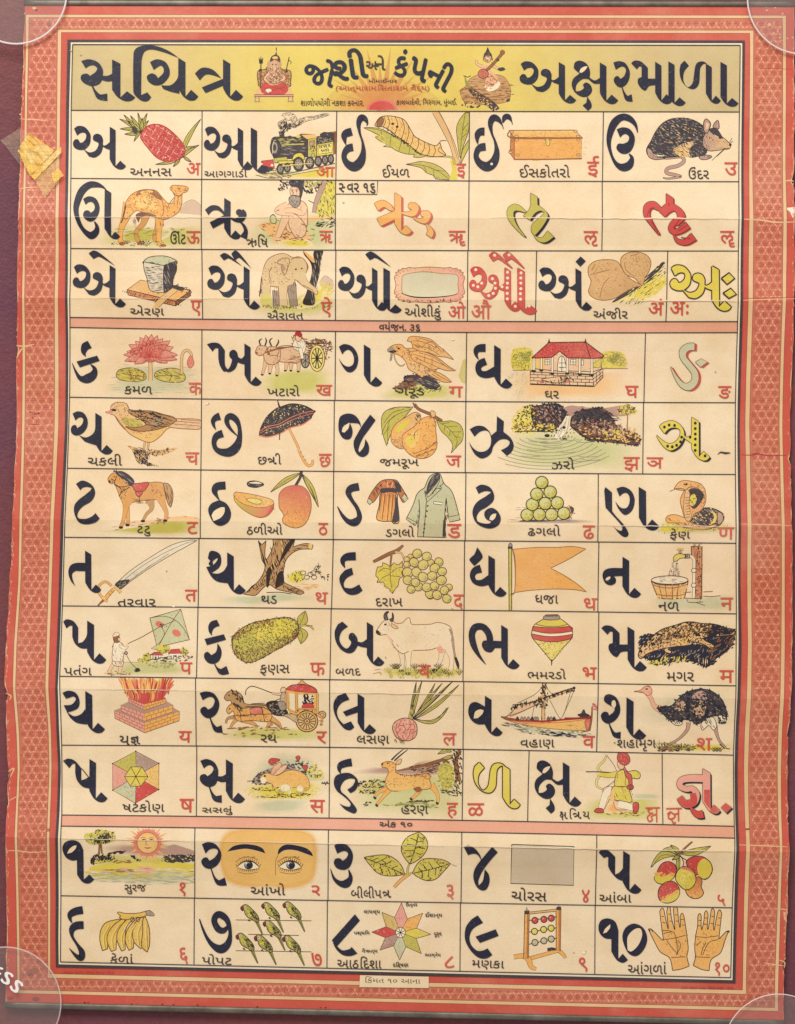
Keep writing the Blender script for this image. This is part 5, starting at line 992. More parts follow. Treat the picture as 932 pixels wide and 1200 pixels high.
H('k', '905 130 980 110 1060 150 1040 165 960 160', 10, 9, 5, .8); D('n', '1060 80 1150 70 1160 110 1060 118', 14, 14, 6); D('y', '1040 80 1090 55 1150 60 1170 100 1120 125 1050 118', 44, 18, 9, 0, 90); D('n', '1040 80 1090 55 1150 60 1170 100 1120 125 1050 118', 30, 14, 5, 0, 90); L('br', 6, '1110 115 1106 230')
G('w', '690 130 722 135 715 190 690 240 640 300 600 270 650 200'); Ls('gy', 4, '695 140 680 200 640 270', '712 140 700 210 680 260', '660 200 630 260', '685 170 650 240'); O('n', 675, 210, 12, 10); O('n', 560, 265, 18, 11); O('n', 680, 288, 16, 8); D('n', '600 220 740 220 720 280 600 280', 14, 16, 5, -60, 30); D('n', '830 270 930 280 930 310 830 300', 12, 26, 7, 10, 10)
for k in range(9): L('gy', 3.5, [(560 + 560 * math.cos(R(t)) * (.28 + k * .085), 255 + 260 * math.sin(R(t)) * (.22 + k * .088)) for t in range(14 + k * 3, 168 - k * 4, 14)])
for k in range(16): x = random.uniform(360, 900); y = random.uniform(280, 440); L('gy', 3, [(x, y), (x + 60, y + 8), (x + 130, y + 2)])
pic(c, 'stream_picture', 'stream falling between dark rocks into rippled water'); at(*N_); cap(c, 'ઝરો', 590, 415, 745, 495); at(700, 465, 5.482); red(c, 'झ', 168, 388, 270, 480)
O2 = (700, 465)
c = cell(6, (754, 752.8), None, 'compartment with a yellow spotted nasal letter')
let(c, O2, lambda: put('nya', col='y', edge='n', lw=7, shadow='k', sd=(12, 9)), lambda: [O('n', x, y, 9, 10) for x, y in ((430, 195), (460, 182), (495, 185), (540, 260), (533, 290), (508, 312), (480, 322), (450, 318), (595, 260), (628, 170), (628, 205), (628, 240), (628, 272), (627, 310), (627, 345), (690, 380))], sc=5.482, label='yellow letter with dark spots and a black shadow edge')
at(*O2, 5.482); Wd('n', '770 372 2 790 357 8 820 362 12 852 360 5'); BASEZ = 1.97; obj('ink_mark', c); red(c, 'ञ', 315, 390, 420, 460)

# ---- row 6
c = cell(7, None, (236, 235.5), 'compartment with a saddled horse')
let(c, K_, 'tta'); at(*K_)
wash('g', '260 915 420 880 600 840 920 840 920 930 600 945'); F(mixc('o', 'p', .3), '245 910 380 880 480 850 620 840 800 815 920 825 920 850 700 850 560 880 400 905', 'p', 90); H('br', '245 910 480 850 800 815 920 830 700 850 400 905', -8, 12, 3, .5); D('br', '640 830 700 840 680 870 640 860', 12, 20, 5)
hc = mixc('o', 'br', .22); hd = mixc('t', 'br', .5)
for q in ('590 700 56 605 760 26 570 800 18 545 848 16', ): WO(hd, q, 5, 'br')
WO(hc, '420 690 52 440 780 26 445 840 20 440 872 22', 5, 'br'); WO(hc, '435 690 64 425 780 28 410 850 20 395 888 22', 5, 'br'); WO(hc, '655 660 80 680 730 36 705 790 22 700 842 20', 5, 'br')
FO(hc, '310 580! 305 560 325 530 350 520 380 535 420 580 480 600 560 590 640 582 690 595 715 640 705 680 660 700 560 705 480 720 430 735 395 700 370 640 350 590 330 595', 5, 'br', mixc('o', 'br', .3), 60)
F(hc, '400 690 470 700 460 740 420 740'); F(hc, '610 640 700 640 690 720 640 710'); H('br', '480 700 610 690 600 720 500 728', 0, 8, 5, .7); F('dk', '355 515 400 508 450 535 485 575 470 610 445 600 420 570 380 545'); H('gy', '360 515 450 535 480 600 430 580', 40, 10, 4, .5); G('n', '340 515 345 492 355 512'); G('n', '352 512 362 494 368 514')
FO(hd, '685 590 720 598 745 640 748 700 735 755! 715 730 700 680 690 630', 4, 'n'); H('n', '690 595 740 640 740 740 705 690', 75, 10, 4, .7); O('n', 348, 545, 5, 4); Ls('n', 5, '325 560 352 575', '365 540 350 600 400 615 455 605', '360 600 400 640 380 680', '390 655 455 615', '330 575 340 585'); O('n', 316, 580, 8, 10)
FO('r', '470 600 520 590 582 585 570 620 545 645 500 650', 4); FO('r', '495 650 540 645 530 675 510 682 500 668', 4); Ls('n', 4, '520 682 520 720'); D('br', '380 560 440 600 420 700 390 680', 20, 16, 4, 60, 30); D('br', '600 600 710 620 690 690 620 680', 26, 16, 3, 60, 40)
for x, y in ((545, 848), (440, 875), (395, 892), (697, 845)): O('n', x, y, 15, 9)
pic(c, 'horse_picture', 'tan horse with a red saddle'); cap(c, 'ટ|ટુ', 508, 880, 596, 950); red(c, 'ट', 845, 855, 920, 935)

c = cell(7, (236, 235.5), (391.3, 390.8), 'compartment with a whole mango and a cut mango')
let(c, L_, 'ttha'); at(*L_)
FO('dk', '338 590 360 576 400 575 445 590 448 605 400 620 350 612', 4); F('w', '350 588 400 580 440 592 400 594'); H('gy', '345 598 440 600 400 618', 10, 8, 3, .6)
FO('y', '250 680 255 655 280 652 400 672 500 700 522 730! 515 770 480 810 430 825 370 805 300 760 255 710', 5, 'br', 'r', 15); F('g', '270 715 330 745 430 758 500 745 470 800 430 815 370 800 310 760', 'lr', 0); FO('o', '250 680 255 655 280 652 400 672 500 700 520 728 480 750 400 755 300 725', 4, 'br', 'lo', 20); FO('ly', '335 705 350 692 400 695 440 712 430 730 380 728', 4, 'br'); G('n', '510 755 532 772 515 765'); D('br', '260 665 500 710 480 745 300 715', 24, 8, 3)
leaf(705, 520, 498, 652, 34, 12, 'g', 4); leaf(705, 520, 825, 755, 36, -14, 'g', 4); leaf(712, 525, 810, 715, 14, 0, 'y', 3); WO('dk', '708 510 16 700 550 14 670 605 14', 5)
mg = '555 715 560 660 600 620 660 605 720 615 760 660 775 720 770 790 740 860 690 892 640 890 590 865 580 835 590 815 580 790 560 760'; FO(mixc('lr', 'R', .35), mg, 5, 'br', 'o', 100); D('br', mg, 46, 7, 3, 0, 90); D('lr', '700 640 760 700 765 800 720 860 690 760', 26, 12, 6, 60, 30); L('br', 4, '590 815 610 800 615 780')
pic(c, 'mango_pieces_picture', 'red-orange mango beside a cut yellow slice and a dark seed'); cap(c, 'ઠળીઓ', 338, 860, 580, 940); red(c, 'ठ', 825, 862, 890, 942)

c = cell(7, (391.3, 390.8), (546, 545), 'compartment with a brown frock and a pale green jacket')
let(c, M_, 'dda'); at(*M_)
FO(mixc('og', 'br', .25), '355 570 440 568 470 600 500 650 520 690 490 720 450 640 440 660 350 660 345 640 290 720 255 700 300 620', 5); GO('gg', '256 692 285 715 265 738 248 720', 4); GO('gg', '500 660 528 695 505 718 482 690', 4)
FO('og', '345 655 445 655 455 720 465 850 430 865 410 850 355 850 312 830 330 740', 5, 'n', 'o'); G('dk', '440 660 452 700 465 845 440 862 415 852 435 760'); Ls('n', 4, '370 665 350 840', '400 665 385 850', '425 665 410 850', '345 660 330 780'); Ls('o', 5, '360 680 345 820', '388 680 372 840', '412 690 400 840'); F('dk', '345 625 440 625 450 655 400 650 345 658'); F('dk', '430 575 470 600 480 650 450 640'); H('n', '280 640 340 590 345 630 290 710', 60, 10, 4, .6); H('lr', '350 575 430 575 420 625 360 625', 80, 12, 5, .6); L('n', 5, '370 570 400 600 430 568'); Ls('lo', 5, '385 580 390 620', '420 580 415 620')
jc = mixc('gg', 'dg', .15)
FO(jc, '640 620! 670 550 710 525 745 530 770 590 820 640 850 720 880 840! 810 855! 795 780 785 700 775 850 785 960! 590 955! 595 860 572 880! 515 830! 560 740 590 660', 5); GO(jc, '520 825 585 858 572 880 514 835', 4); GO(jc, '800 820 878 805 876 840 808 855', 4)
F('dk', '650 670 660 600 690 545 725 525 745 540 730 580 690 630'); H('gy', '660 640 690 550 740 530 700 610', -50, 10, 3, .6); FO(jc, '640 640 655 720! 750 630 740 610! 765 590 745 530 735 590 670 680 650 660', 4); Ls('n', 5, '650 720 645 800 630 955', '600 700 605 800 590 890', '785 690 795 790', '655 720 640 650', '750 630 720 625 690 665'); GO('w', '700 715 760 722 758 738 700 730', 4); G('dk', '765 850 785 800 780 955 760 955'); H('n', '780 700 798 790 780 900', 80, 6, 4, .7); H('dk', '560 860 595 850 600 760 575 870', 70, 6, 4, .7)
for x, y in ((660, 745), (655, 780), (648, 815), (640, 868), (636, 900), (632, 925)): O('n', x, y, 6)
pic(c, 'clothes_picture', 'brown frock beside a pale green jacket'); cap(c, 'ડગલો', 372, 880, 568, 955); red(c, 'ड', 793, 868, 888, 962)

c = cell(7, (546, 545), (700.9, 700), 'compartment with a pile of green balls')
let(c, N_, 'ddha'); at(*N_)
H('mv', '290 850 340 760 420 740 420 850', 0, 14, 3, .5); wash('gy', '300 855 460 835 720 835 880 850 700 865', 3); F('dk', '370 852 430 838 600 845 700 835 735 790 740 760 710 750 715 820 560 850'); D('br', '700 740 745 780 720 840 690 840', 20, 16, 5)
for x, y in ((422, 806), (505, 804), (588, 804), (672, 795), (458, 735), (545, 728), (628, 724), (488, 664), (580, 650), (523, 585)):
    OO('g', x, y, 43, 42, 0, 6); O('lg', x - 6, y - 8, 30, 26, -30); D('y', oval(x + 4, y + 6, 28, 26), 12, 10, 7, 0, 90); D('dg', oval(x + 10, y + 12, 28, 24), 16, 9, 4, 0, 90); L('n', 7, [(x + 43 * math.cos(R(t)), y + 42 * math.sin(R(t))) for t in range(-20, 110, 18)], taper=True)
pic(c, 'ball_pile_picture', 'pyramid of ten yellow-green balls'); cap(c, 'ઢગલો', 428, 872, 648, 948); red(c, 'ढ', 800, 878, 882, 968)

c = cell(7, (700.9, 700), None, 'compartment with a hooded cobra')
let(c, O2, 'nna', sc=5.482); at(*O2, 5.482)
wash('g', '390 860 420 800 560 780 800 800 860 840 760 870 480 880'); F('y', '400 850 470 800 560 830 600 850 520 865 420 865'); D('dg', '390 870 440 800 600 800 860 830 800 865 500 875', 50, 20, 4, -70, 30)
coil = '600 790 620 740 680 715 740 718 800 750 805 790 770 830 700 850 640 840 580 815'; FO('dk', coil, 6, 'n'); H('gy', coil, 40, 11, 4, .5); F('y', '730 730 760 760 755 800 720 820 745 780'); D('lo', coil, 40, 12, 6, 40, 60); FO('mv', '770 740 800 755 800 800 770 820 765 780', 4)
FO('o', '435 785 455 762 500 758 560 780 600 810 680 830 760 820 720 845 640 850 560 840 500 812 450 808', 5, 'br', 't', 0); D('br', '440 780 600 810 700 840 520 815', 30, 12, 4); H('n', '470 810 600 820 640 840', 0, 9, 3)
FO(mixc('o', 'lr', .2), '560 600 600 580 650 580 690 610 690 680 660 730 620 750 600 780 560 780 540 720 530 660', 5, 'br'); F('dk', '585 600 640 590 680 630 660 680 620 720 590 690'); F('y', '595 640 620 625 635 660 615 700 590 690'); D('n', '585 610 670 620 640 700 600 690', 24, 12, 4); FO('t', '565 600 590 620 585 700 600 770 570 800 550 720', 4, 'br'); 
for k in range(8): L('br', 4, [(562, 650 + k * 18), (592, 645 + k * 18)], straight=True)
D('n', '655 600 690 630 680 690 660 700', 16, 10, 4, 60); FO('o', '490 590! 520 550 560 538 610 545 660 560 690 600 670 610 640 585 590 580 560 600 520 598', 5, 'br', 't', 90); O('n', 565, 562, 13, 8); O('y', 562, 560, 4); L('n', 4, '490 592 540 590 560 598'); L('n', 3, '492 596 462 608'); D('br', '520 555 640 560 670 590 600 575', 16, 9, 3)
pic(c, 'cobra_picture', 'tan hooded cobra rearing over its dark coils'); cap(c, 'ફેણ', 462, 845, 590, 922); red(c, 'ण', 768, 838, 872, 915)

# ---- row 7
P_ = (75, 630)
c = cell(8, None, (234, 232.8), 'compartment with a curved sword')
let(c, P_, 'ta'); at(*P_)
bl = '355 320! 450 230 600 130 740 50 860 18 912 20! 840 60 740 115 600 200 470 290 395 350!'; FO('w', bl, 4, 'b', mixc('w', 'gy', .3), 100); Ls('b', 3, '380 320 500 220 660 120 820 45 900 22', '400 335 560 215 720 110'); H('gy', '390 340 500 250 620 170 610 195 480 285', -36, 9, 3, .5)
F('dk', '352 322 375 295 400 290 450 285 440 310 390 350'); D('gy', '360 320 440 290 430 315 390 345', 14, 14, 4, -40, 20)
WO('o', '285 420 22 310 385 22 345 350 20', 5); WO('o', '330 330 12 290 300 13 250 320 14 238 360 14 255 395 14 275 412 12', 4); WO('lo', '345 330 14 375 355 18 392 378 14', 4); WO('o', '262 405 14 285 425 16 302 435 12', 4); WO('br', '275 425 14 250 448 9 234 466 5', 3); Ls('br', 4, '310 380 325 395', '325 362 340 375'); O('lo', 275, 412, 12, 10)
pic(c, 'sword_picture', 'curved sword with a brass guard'); cap(c, 'તરવાર', 372, 418, 630, 468); red(c, 'त', 830, 355, 912, 435)

Q_ = (232, 630)
c = cell(8, (234, 232.8), (391, 388.8), 'compartment with a bare brown tree trunk')
let(c, Q_, 'tha'); at(*Q_)
wash('gg', '150 430 220 400 420 400 560 370 740 390 760 420 560 440 300 460', 4); wash('y', '600 290 640 230 720 220 740 290 660 320'); H('o', '600 320 830 320 780 355 640 350', 3, 9, 5, .6)
bk = mixc('t', 'br', .5)
FO(bk, '415 20! 430 90 440 150 460 190 450 240 420 290 370 340 315 385! 360 392 400 390 450 340 490 320 540 350 620 370 700 388! 725 370 640 330 590 300 585 240 600 160 640 110 700 80 780 78! 785 50 740 40 690 50 650 65! 665 10! 515 10! 515 60 490 120 465 150 460 90 468 20! 440 45', 5, 'n')
H('n', '415 20 460 190 420 290 315 385 490 320 620 370 700 388 590 300 600 160 665 10 515 10 490 120', 70, 15, 5, .55, 4, 60); F('n', '470 240 490 200 520 180 500 250 485 330 470 330'); F('n', '540 250 560 180 600 120 640 60 665 10 640 10 600 60 570 130 550 200'); F('n', '530 340 545 250 580 230 590 300 560 330'); F('n', '420 30 440 110 450 170 460 160 440 90'); H('n', '520 20 640 20 600 120 580 240 470 240 500 120', 78, 13, 5, .6, 5, 50); H('lo', '525 30 600 30 560 160 500 220', 78, 20, 5, .4); H('n', '330 385 450 250 580 300 700 385 500 330', -38, 13, 4, .6); H('n', '560 310 720 370 640 370', 18, 8, 4, .7); H('n', '640 90 700 55 780 50 780 75 700 78', -5, 8, 4, .6); O('lo', 770, 58, 14, 20); L('n', 5, '470 375 560 372 640 384')
D('n', '610 250 700 225 730 290 640 300', 26, 14, 4, 0, 90)
for x, y in ((720, 240), (745, 270), (770, 250), (795, 270), (790, 240)): L('n', 4, oval(x, y, 18, 14, 0, 8), True)
for x, y in ((820, 225), (810, 210), (830, 240), (850, 268), (875, 275), (885, 262), (825, 200)): D('n', [(x - 14, y - 12), (x + 14, y - 12), (x + 14, y + 12), (x - 14, y + 12)], 5, 14, 5, 0, 90)
L('n', 3, '822 230 825 170'); pic(c, 'tree_trunk_picture', 'bare brown tree trunk with spreading roots'); cap(c, 'થડ', 435, 395, 540, 450); red(c, 'थ', 805, 372, 888, 452)

R_ = (386, 630)
c = cell(8, (391, 388.8), (544.4, 543.8), 'compartment with a bunch of green grapes')
let(c, R_, 'da'); at(*R_)
WO('br', '300 165 14 350 140 20 410 110 22 460 90 22 505 52 10', 5); WO('br', '425 120 12 420 160 10 418 195 9', 3); WO('t', '450 98 12 490 105 10 510 140 10 530 165 8', 4)
FO('y', '320 235! 330 200! 360 195 365 170! 400 185 415 205! 440 170! 470 185 500 160! 500 200 515 215! 495 235 505 265! 480 280 470 330! 450 350 432 382! 410 350 375 330! 370 305 325 305! 335 280 318 260!', 5, 'b'); Ls('b', 4, '415 200 420 300 432 375', '415 215 370 210 335 235', '418 240 460 210 500 200', '418 250 370 270 340 300', '420 260 480 265'); D('g', '330 200 500 180 480 300 430 370 350 310', 34, 16, 6, 30, 60)
for x, y, rx in ((690, 170, 26), (690, 395, 26), (555, 130, 20), (530, 150, 22), (530, 185, 24), (815, 340, 26), (685, 385, 30), (535, 238, 36), (535, 290, 32), (610, 335, 30), (578, 168, 32), (600, 108, 32), (665, 128, 32), (640, 185, 36), (595, 235, 34), (748, 165, 30), (720, 208, 34), (770, 230, 30), (702, 260, 32), (640, 268, 34), (588, 305, 30), (558, 352, 28), (665, 338, 32), (718, 328, 30), (765, 290, 34), (785, 358, 30), (735, 390, 32), (802, 415, 30)):
    a = random.uniform(-50, 50); OO(mixc('y', 'lg', .5) if rx > 25 else mixc('t', 'g', .5), x, y, rx, rx * .92, a, 5, 'b'); O(mixc('ly', 'g', .25), x - 5, y - 6, rx * .6, rx * .45, a); L('b', 3, [(x + rx * .6 * math.cos(R(t)), y + rx * .6 * math.sin(R(t))) for t in range(0, 100, 20)]); D('dg', oval(x + 5, y + 8, rx * .6, rx * .4), 5, 8, 3)
pic(c, 'grapes_picture', 'bunch of green grapes with a yellow vine leaf'); cap(c, 'દરાખ', 318, 412, 500, 468); red(c, 'द', 848, 388, 915, 488)

S_ = (543, 630)
c = cell(8, (544.4, 543.8), (701.3, 700.3), 'compartment with an orange swallow-tailed flag')
let(c, S_, 'dha'); at(*S_)
GO('g', '308 70 330 70 330 494 312 494', 5); L('y', 5, '318 75 320 490', straight=True); FO('gy', '312 62 308 50 320 35 332 50 328 62', 4); GO('dk', '303 62 335 62 335 74 303 74', 3)
FO('o', '335 80! 420 72 520 66 640 66 740 60 835 76! 720 145 595 208! 700 265 780 320 840 370! 760 355 650 350 560 352 450 360 350 374! 354 300 352 200 345 130', 5, 'br'); L('br', 5, '335 80 350 130 355 250 348 376 320 388'); Ls('n', 4, '335 80 325 78', '348 376 322 386')
pic(c, 'flag_picture', 'orange swallow-tailed flag on a green pole'); cap(c, 'ધજા', 490, 388, 645, 450); red(c, 'ध', 822, 412, 912, 492)

T_ = (698, 630)
c = cell(8, (701.3, 700.3), None, 'compartment with a tap filling a wooden tub')
let(c, T_, 'na', sc=5.482); at(*T_, 5.482)
wash('gg', '360 400 420 380 680 380 880 370 890 460 700 470 420 465', 4)
GO('og', '610 56 680 56 680 388 636 388 632 200 612 100', 5); H('n', '612 60 678 60 678 385 640 385', 88, 9, 3, .5); D('n', '645 60 678 60 678 385 645 385', 60, 10, 4, 60, 60); WO('w', '575 118 16 605 118 16 628 140 16 630 200 16 628 385 16', 5); OO('w', 628, 210, 15, 14, 0, 4); OO('w', 628, 305, 15, 14, 0, 4); GO('gy', '568 106 600 104 600 132 568 132', 4); H('n', '568 106 600 104 600 132 568 132', 90, 8, 4)
FO('y', '500 150 498 125 520 105 560 105 572 118 565 130 540 132 520 148', 4); L('n', 6, '540 106 540 78', straight=True); WO('o', '518 78 8 540 75 9 562 78 8', 3); OO('o', 540, 92, 10, 6, 0, 3)
H('gy', '498 150 520 150 535 255 460 255', 95, 7, 3, .6); D('n', '495 150 522 150 535 255 465 255', 50, 7, 3, 90, 30)
tb = '355 280! 400 300 480 305 550 300 592 280! 570 385! 520 392 440 392 398 385!'; FO('o', tb, 5); D('lo', tb, 20, 40, 8, 85, 8); Ls('n', 4, '405 300 425 388', '445 305 455 390', '490 305 492 390', '530 302 520 390'); WO('br', '362 300 5 420 318 6 500 322 6 585 300 5', 0); WO('br', '390 362 5 440 372 6 520 372 6 572 362 5', 0); OO('w', 474, 272, 118, 27, 0, 5, 'n'); D('gy', oval(474, 270, 100, 20), 24, 20, 3, 0, 20)
Ls('b', 4, '570 352 612 348', '690 348 750 345', '560 388 680 392', '585 395 600 415 690 412', '690 375 740 378 800 372', '640 415 700 435'); pic(c, 'tap_picture', 'brass tap running into a wooden tub'); cap(c, 'નળ', 402, 412, 535, 470); red(c, 'न', 800, 385, 880, 465)

# ---- row 8
c = cell(9, None, (232.6, 231), 'compartment with a man flying a kite')
let(c, P_, 'pa'); at(*P_)
wash(mixc('g', 'gg', .5), '300 930 400 850 560 840 760 830 830 870 860 920 600 940', 4); L('dg', 3, '415 850 520 850')
for q in ('505 840 515 820 540 825 545 800 580 785 600 810 590 845 530 850', '640 770 655 735 720 735 725 770 690 790 650 785', '800 770 815 750 840 760 850 790 820 800'): bush('g', q, 14, 'n', 1)
GO('w', '595 800 665 795 665 825 600 830', 3); GO('r', '590 800 620 780 660 780 680 800', 3, 'n'); GO('w', '720 790 800 788 800 825 725 828', 3); GO('r', '715 790 735 762 790 758 812 788', 3, 'n'); 
for x in (612, 632, 650, 735, 752, 770, 788): L('n', 4, [(x, 800), (x, 826)], straight=True)
D('n', '580 820 860 800 840 840 600 845', 40, 22, 5, 0, 15); D('dg', '540 850 760 850 720 890 600 880', 30, 20, 4, -20, 30); O('br', 700, 772, 8)
GO(mixc('gg', 'lg', .4), '590 548 800 488 860 695 640 745', 5, 'b'); Ls('b', 4, '800 488 730 590 660 720', '590 548 680 535 760 560 820 620 860 695'); GO(mixc('gg', 'y', .2), '655 720 600 755 660 770', 4, 'b'); G('y', '640 745 672 720 690 760 650 770'); O('lr', 655, 590, 28, 20, 25); O('lr', 772, 650, 32, 22, 30); L('b', 4, '668 610 690 655 655 720'); L('b', 4, '760 565 650 612 530 680 440 722', straight=True); D('n', '660 590 720 590 700 615 670 612', 8, 16, 4)
WO('sk', '350 850 26 330 880 20 312 920 20', 4, 'br'); WO('sk', '395 850 26 390 890 20 385 920 18', 4, 'br'); L('br', 7, '310 925 335 930'); L('br', 7, '385 928 420 930'); FO('w', '335 840 370 815 410 840 400 875 350 870', 4, 'br'); H('br', '335 840 410 840 400 875 350 870', 70, 12, 4, .6)
FO('w', '340 740 350 715 385 712 410 740 408 830 370 845 335 830', 4, 'br'); WO('w', '385 728 22 415 755 18 440 735 14', 4, 'br'); WO('w', '380 760 20 410 770 16 428 785 12', 3, 'br'); O('sk', 432, 738, 9); OO('mv', 428, 785, 10, 10, 0, 4); FO('br', '342 690 348 672 372 665 385 685 378 712 352 712', 4); O('sk', 382, 692, 8, 10); FO('w', '338 675 345 655 365 645 385 660 370 670', 3, 'br'); L('n', 3, '428 790 460 850 500 890'); FO('n', '488 900 510 888 525 905 505 912 492 912', 3); D('br', '340 720 405 720 400 830 340 830', 12, 14, 3, 80, 20)
D('br', '290 905 440 905 440 935 300 935', 16, 18, 3); pic(c, 'kite_flyer_picture', 'man in a white shirt flying a pale kite above cottages'); cap(c, 'પતંગ', 8, 868, 195, 935); red(c, 'प', 795, 850, 880, 928)

c = cell(9, (232.6, 231), (388.4, 387), 'compartment with a spiky jackfruit')
let(c, Q_, 'pha'); at(*Q_)
leaf(690, 605, 735, 500, 70, 6, 'g', 4); leaf(700, 610, 705, 725, 70, -14, 'g', 4); WO('g', '670 605 8 730 598 8 770 606 8 792 628 6', 4); L('b', 4, '740 600 785 600')
jf = '235 720 245 670 300 620 380 580 480 560 580 545 640 550 680 580 690 625 670 680 600 730 500 785 420 830 350 850 290 830 250 780'; FO('g', jf, 6, 'b'); F('y', '420 620 560 560 650 570 660 620 600 670 480 700 400 690')
D('y', '380 600 560 560 660 580 640 660 480 710 380 680', 120, 18, 8, 60, 50); D('dg', jf, 200, 16, 6, 60, 40); D(mixc('br', 'dg', .35), '250 760 420 760 680 640 660 690 500 785 360 846 290 826', 150, 14, 7, 50, 50); D('br', '250 670 380 585 500 565 500 590 330 650 260 700', 80, 14, 7, 50, 40); D('n', jf, 230, 12, 4, 50, 40); F('br', '650 640 680 625 685 660 660 690 640 680'); D('n', '650 630 690 620 680 670 650 690', 16, 12, 5)
fringe('n', jf, 150, 9, 4, 60, 90, 5); fringe(mixc('br', 'n', .3), jf, 100, 8, 4, 60, 90, 10); D(mixc('br', 'n', .35), '250 740 420 740 640 640 690 640 600 730 420 826 300 820', 90, 13, 5, 50, 50); D('g', jf, 60, 14, 6, 60, 40)
pic(c, 'jackfruit_picture', 'spiky green and brown jackfruit with two leaves'); cap(c, 'ફણસ', 428, 865, 628, 938); red(c, 'फ', 768, 852, 872, 938)

c = cell(9, (388.4, 387), (543.7, 542.5), 'compartment with a white humped bullock')
let(c, R_, 'ba'); at(*R_)
wash('gr', '370 940 400 880 480 860 640 890 860 880 905 945 640 955', 4); cw = mixc('w', 'p', .5)
for q in ('490 760 44 500 840 26 492 900 26', '770 740 50 760 830 26 725 895 26'): WO(mixc(cw, 'gy', .12), q, 5, 'br')
WO(cw, '535 740 60 540 840 30 540 915 28', 5, 'br'); WO(cw, '800 720 70 835 820 30 825 915 26', 5, 'br')
FO(cw, '322 645 335 615 365 575 400 555 435 570 460 585 500 580 530 550 550 550 562 590 620 592 690 590 740 578 800 592 835 625 835 700 800 760 740 750 680 765 560 770 500 790 450 750 410 690 390 660 345 665', 5, 'br'); F(cw, '500 730 580 720 570 770 520 770'); F(cw, '760 680 820 660 830 740 780 760')
H(mixc('pk', 'w', .3), '640 740 740 690 760 740 690 765', -30, 9, 3, .7); F('pk', '735 750 765 740 780 780 750 785'); F(mixc('pk', 'w', .4), '390 660 430 690 430 720 410 695'); H('br', '400 690 440 700 500 780 460 770', 60, 14, 3, .5)
FO('dk', '378 558 372 530 388 505 408 505 395 525 402 560', 3); FO('dk', '412 560 428 545 430 510 440 530 438 565 425 575', 3); FO('sk', '425 585 470 610 460 622 430 610', 4, 'br'); O('n', 382, 592, 8, 6); FO('n', '320 645 325 630 345 645 350 660 330 658', 3); H('gy', '370 560 430 575 400 640 360 620', 70, 16, 3, .4)
WO('gy', '820 620 8 842 680 8 850 760 9 860 820 10', 3); WO('n', '860 815 14 875 860 20 882 895 6', 2)
for x, y in ((488, 908), (722, 900)): O('n', x, y, 20, 9)
for x, y in ((540, 926), (825, 925)): O('n', x, y, 22, 10)
for x in range(380, 900, 24): tuft(x, 945 - random.uniform(0, 30), random.uniform(24, 44), 4, 35, random.choice(['y', 'n', 'dg']), 4)
for x in (440, 460, 640, 740, 580): tuft(x, 895, 40, 5, 40, 'n', 4)
D('g', '390 900 900 890 900 945 400 950', 60, 26, 5, -70, 30); L('gy', 3, '300 925 345 915'); L('gy', 3, '310 900 350 895')
pic(c, 'bullock_picture', 'white humped bullock standing on grass'); cap(c, 'બળદ', 45, 890, 215, 938); red(c, 'ब', 608, 868, 692, 948)

c = cell(9, (543.7, 542.5), (701.5, 700.6), 'compartment with a striped spinning top')
let(c, S_, 'bha'); at(*S_)
tp = '465 650 480 600 520 570 565 550 650 550 700 580 735 615 745 650 735 690 680 750 640 800 610 835 595 835 560 790 500 720 470 680'; FO('ly', tp, 5)
F('y', '495 590 560 555 650 555 715 592! 660 606 560 606'); F('r', '470 620 480 605 600 612 735 605 745 640! 640 650 560 650 466 632!'); F('w', '465 640 560 655 650 655 745 640! 745 660 650 672 560 672 466 655!'); F('r', '466 658 560 672 650 672 745 660! 738 690 650 706 560 708 480 692!')
Ls('n', 4, '480 605 560 612 650 612 728 602', '466 632 560 650 650 650 745 638', '466 655 560 672 650 672 745 658', '478 690 560 708 650 708 736 690', '495 590 560 604 650 604 712 590'); L('n', 5, smooth(pts(tp)), True, straight=True); D('br', '500 720 720 710 640 800 600 830', 60, 8, 4, 0, 10); H('y', '520 720 700 715 620 820', 0, 14, 5, .5)
FO('gy', '560 530 645 528 655 555 600 562 548 556', 4); GO('br', '560 526 645 524 645 534 560 536', 4); Wd('n', '602 830 9 602 850 8 600 872 3'); pic(c, 'spinning_top_picture', 'red, yellow and white striped spinning top'); cap(c, 'ભમરડો', 438, 892, 698, 962); red(c, 'भ', 812, 882, 908, 965)

c = cell(9, (701.5, 700.6), None, 'compartment with a crocodile on dark rocks')
let(c, T_, 'ma', sc=5.482); at(*T_, 5.482)
dkp = '275 700 305 628 400 620 560 640 660 690 760 570 870 600 892 600 870 700 780 770 715 830 640 800 540 790 420 815 330 780'; F('k', dkp); D('gy', dkp, 70, 26, 4, -60, 40); D('br', dkp, 40, 30, 5, -50, 30)
cr_ = '272 750 300 690 360 640 420 590 500 565 590 540 680 550 760 555 820 575 885 590 892 612 870 625 780 632 700 640 700 660 760 690 740 715 700 690 640 670 600 690 500 700 400 720 330 745 290 775'; FO('t', cr_, 5)
F('lo', '500 670 560 640 600 625 620 660 590 690 520 695'); F('k', '770 600 820 580 880 600 860 620 790 622'); F('k', '715 610 750 560 800 565 780 620 740 650 720 640')
D('n', '300 690 420 595 590 545 760 560 720 620 560 640 400 690', 200, 22, 7, -35, 35); D('n', cr_, 120, 16, 5, 40, 60); D('lo', '320 700 420 610 590 555 700 565 600 620 420 680', 70, 20, 6, -40, 30); D('br', cr_, 70, 20, 5, -20, 50)
for k in range(9): L('n', 4, [(420 + k * 32, 600 - k * 5), (440 + k * 32, 625 - k * 4), (435 + k * 32, 650 - k * 4)])
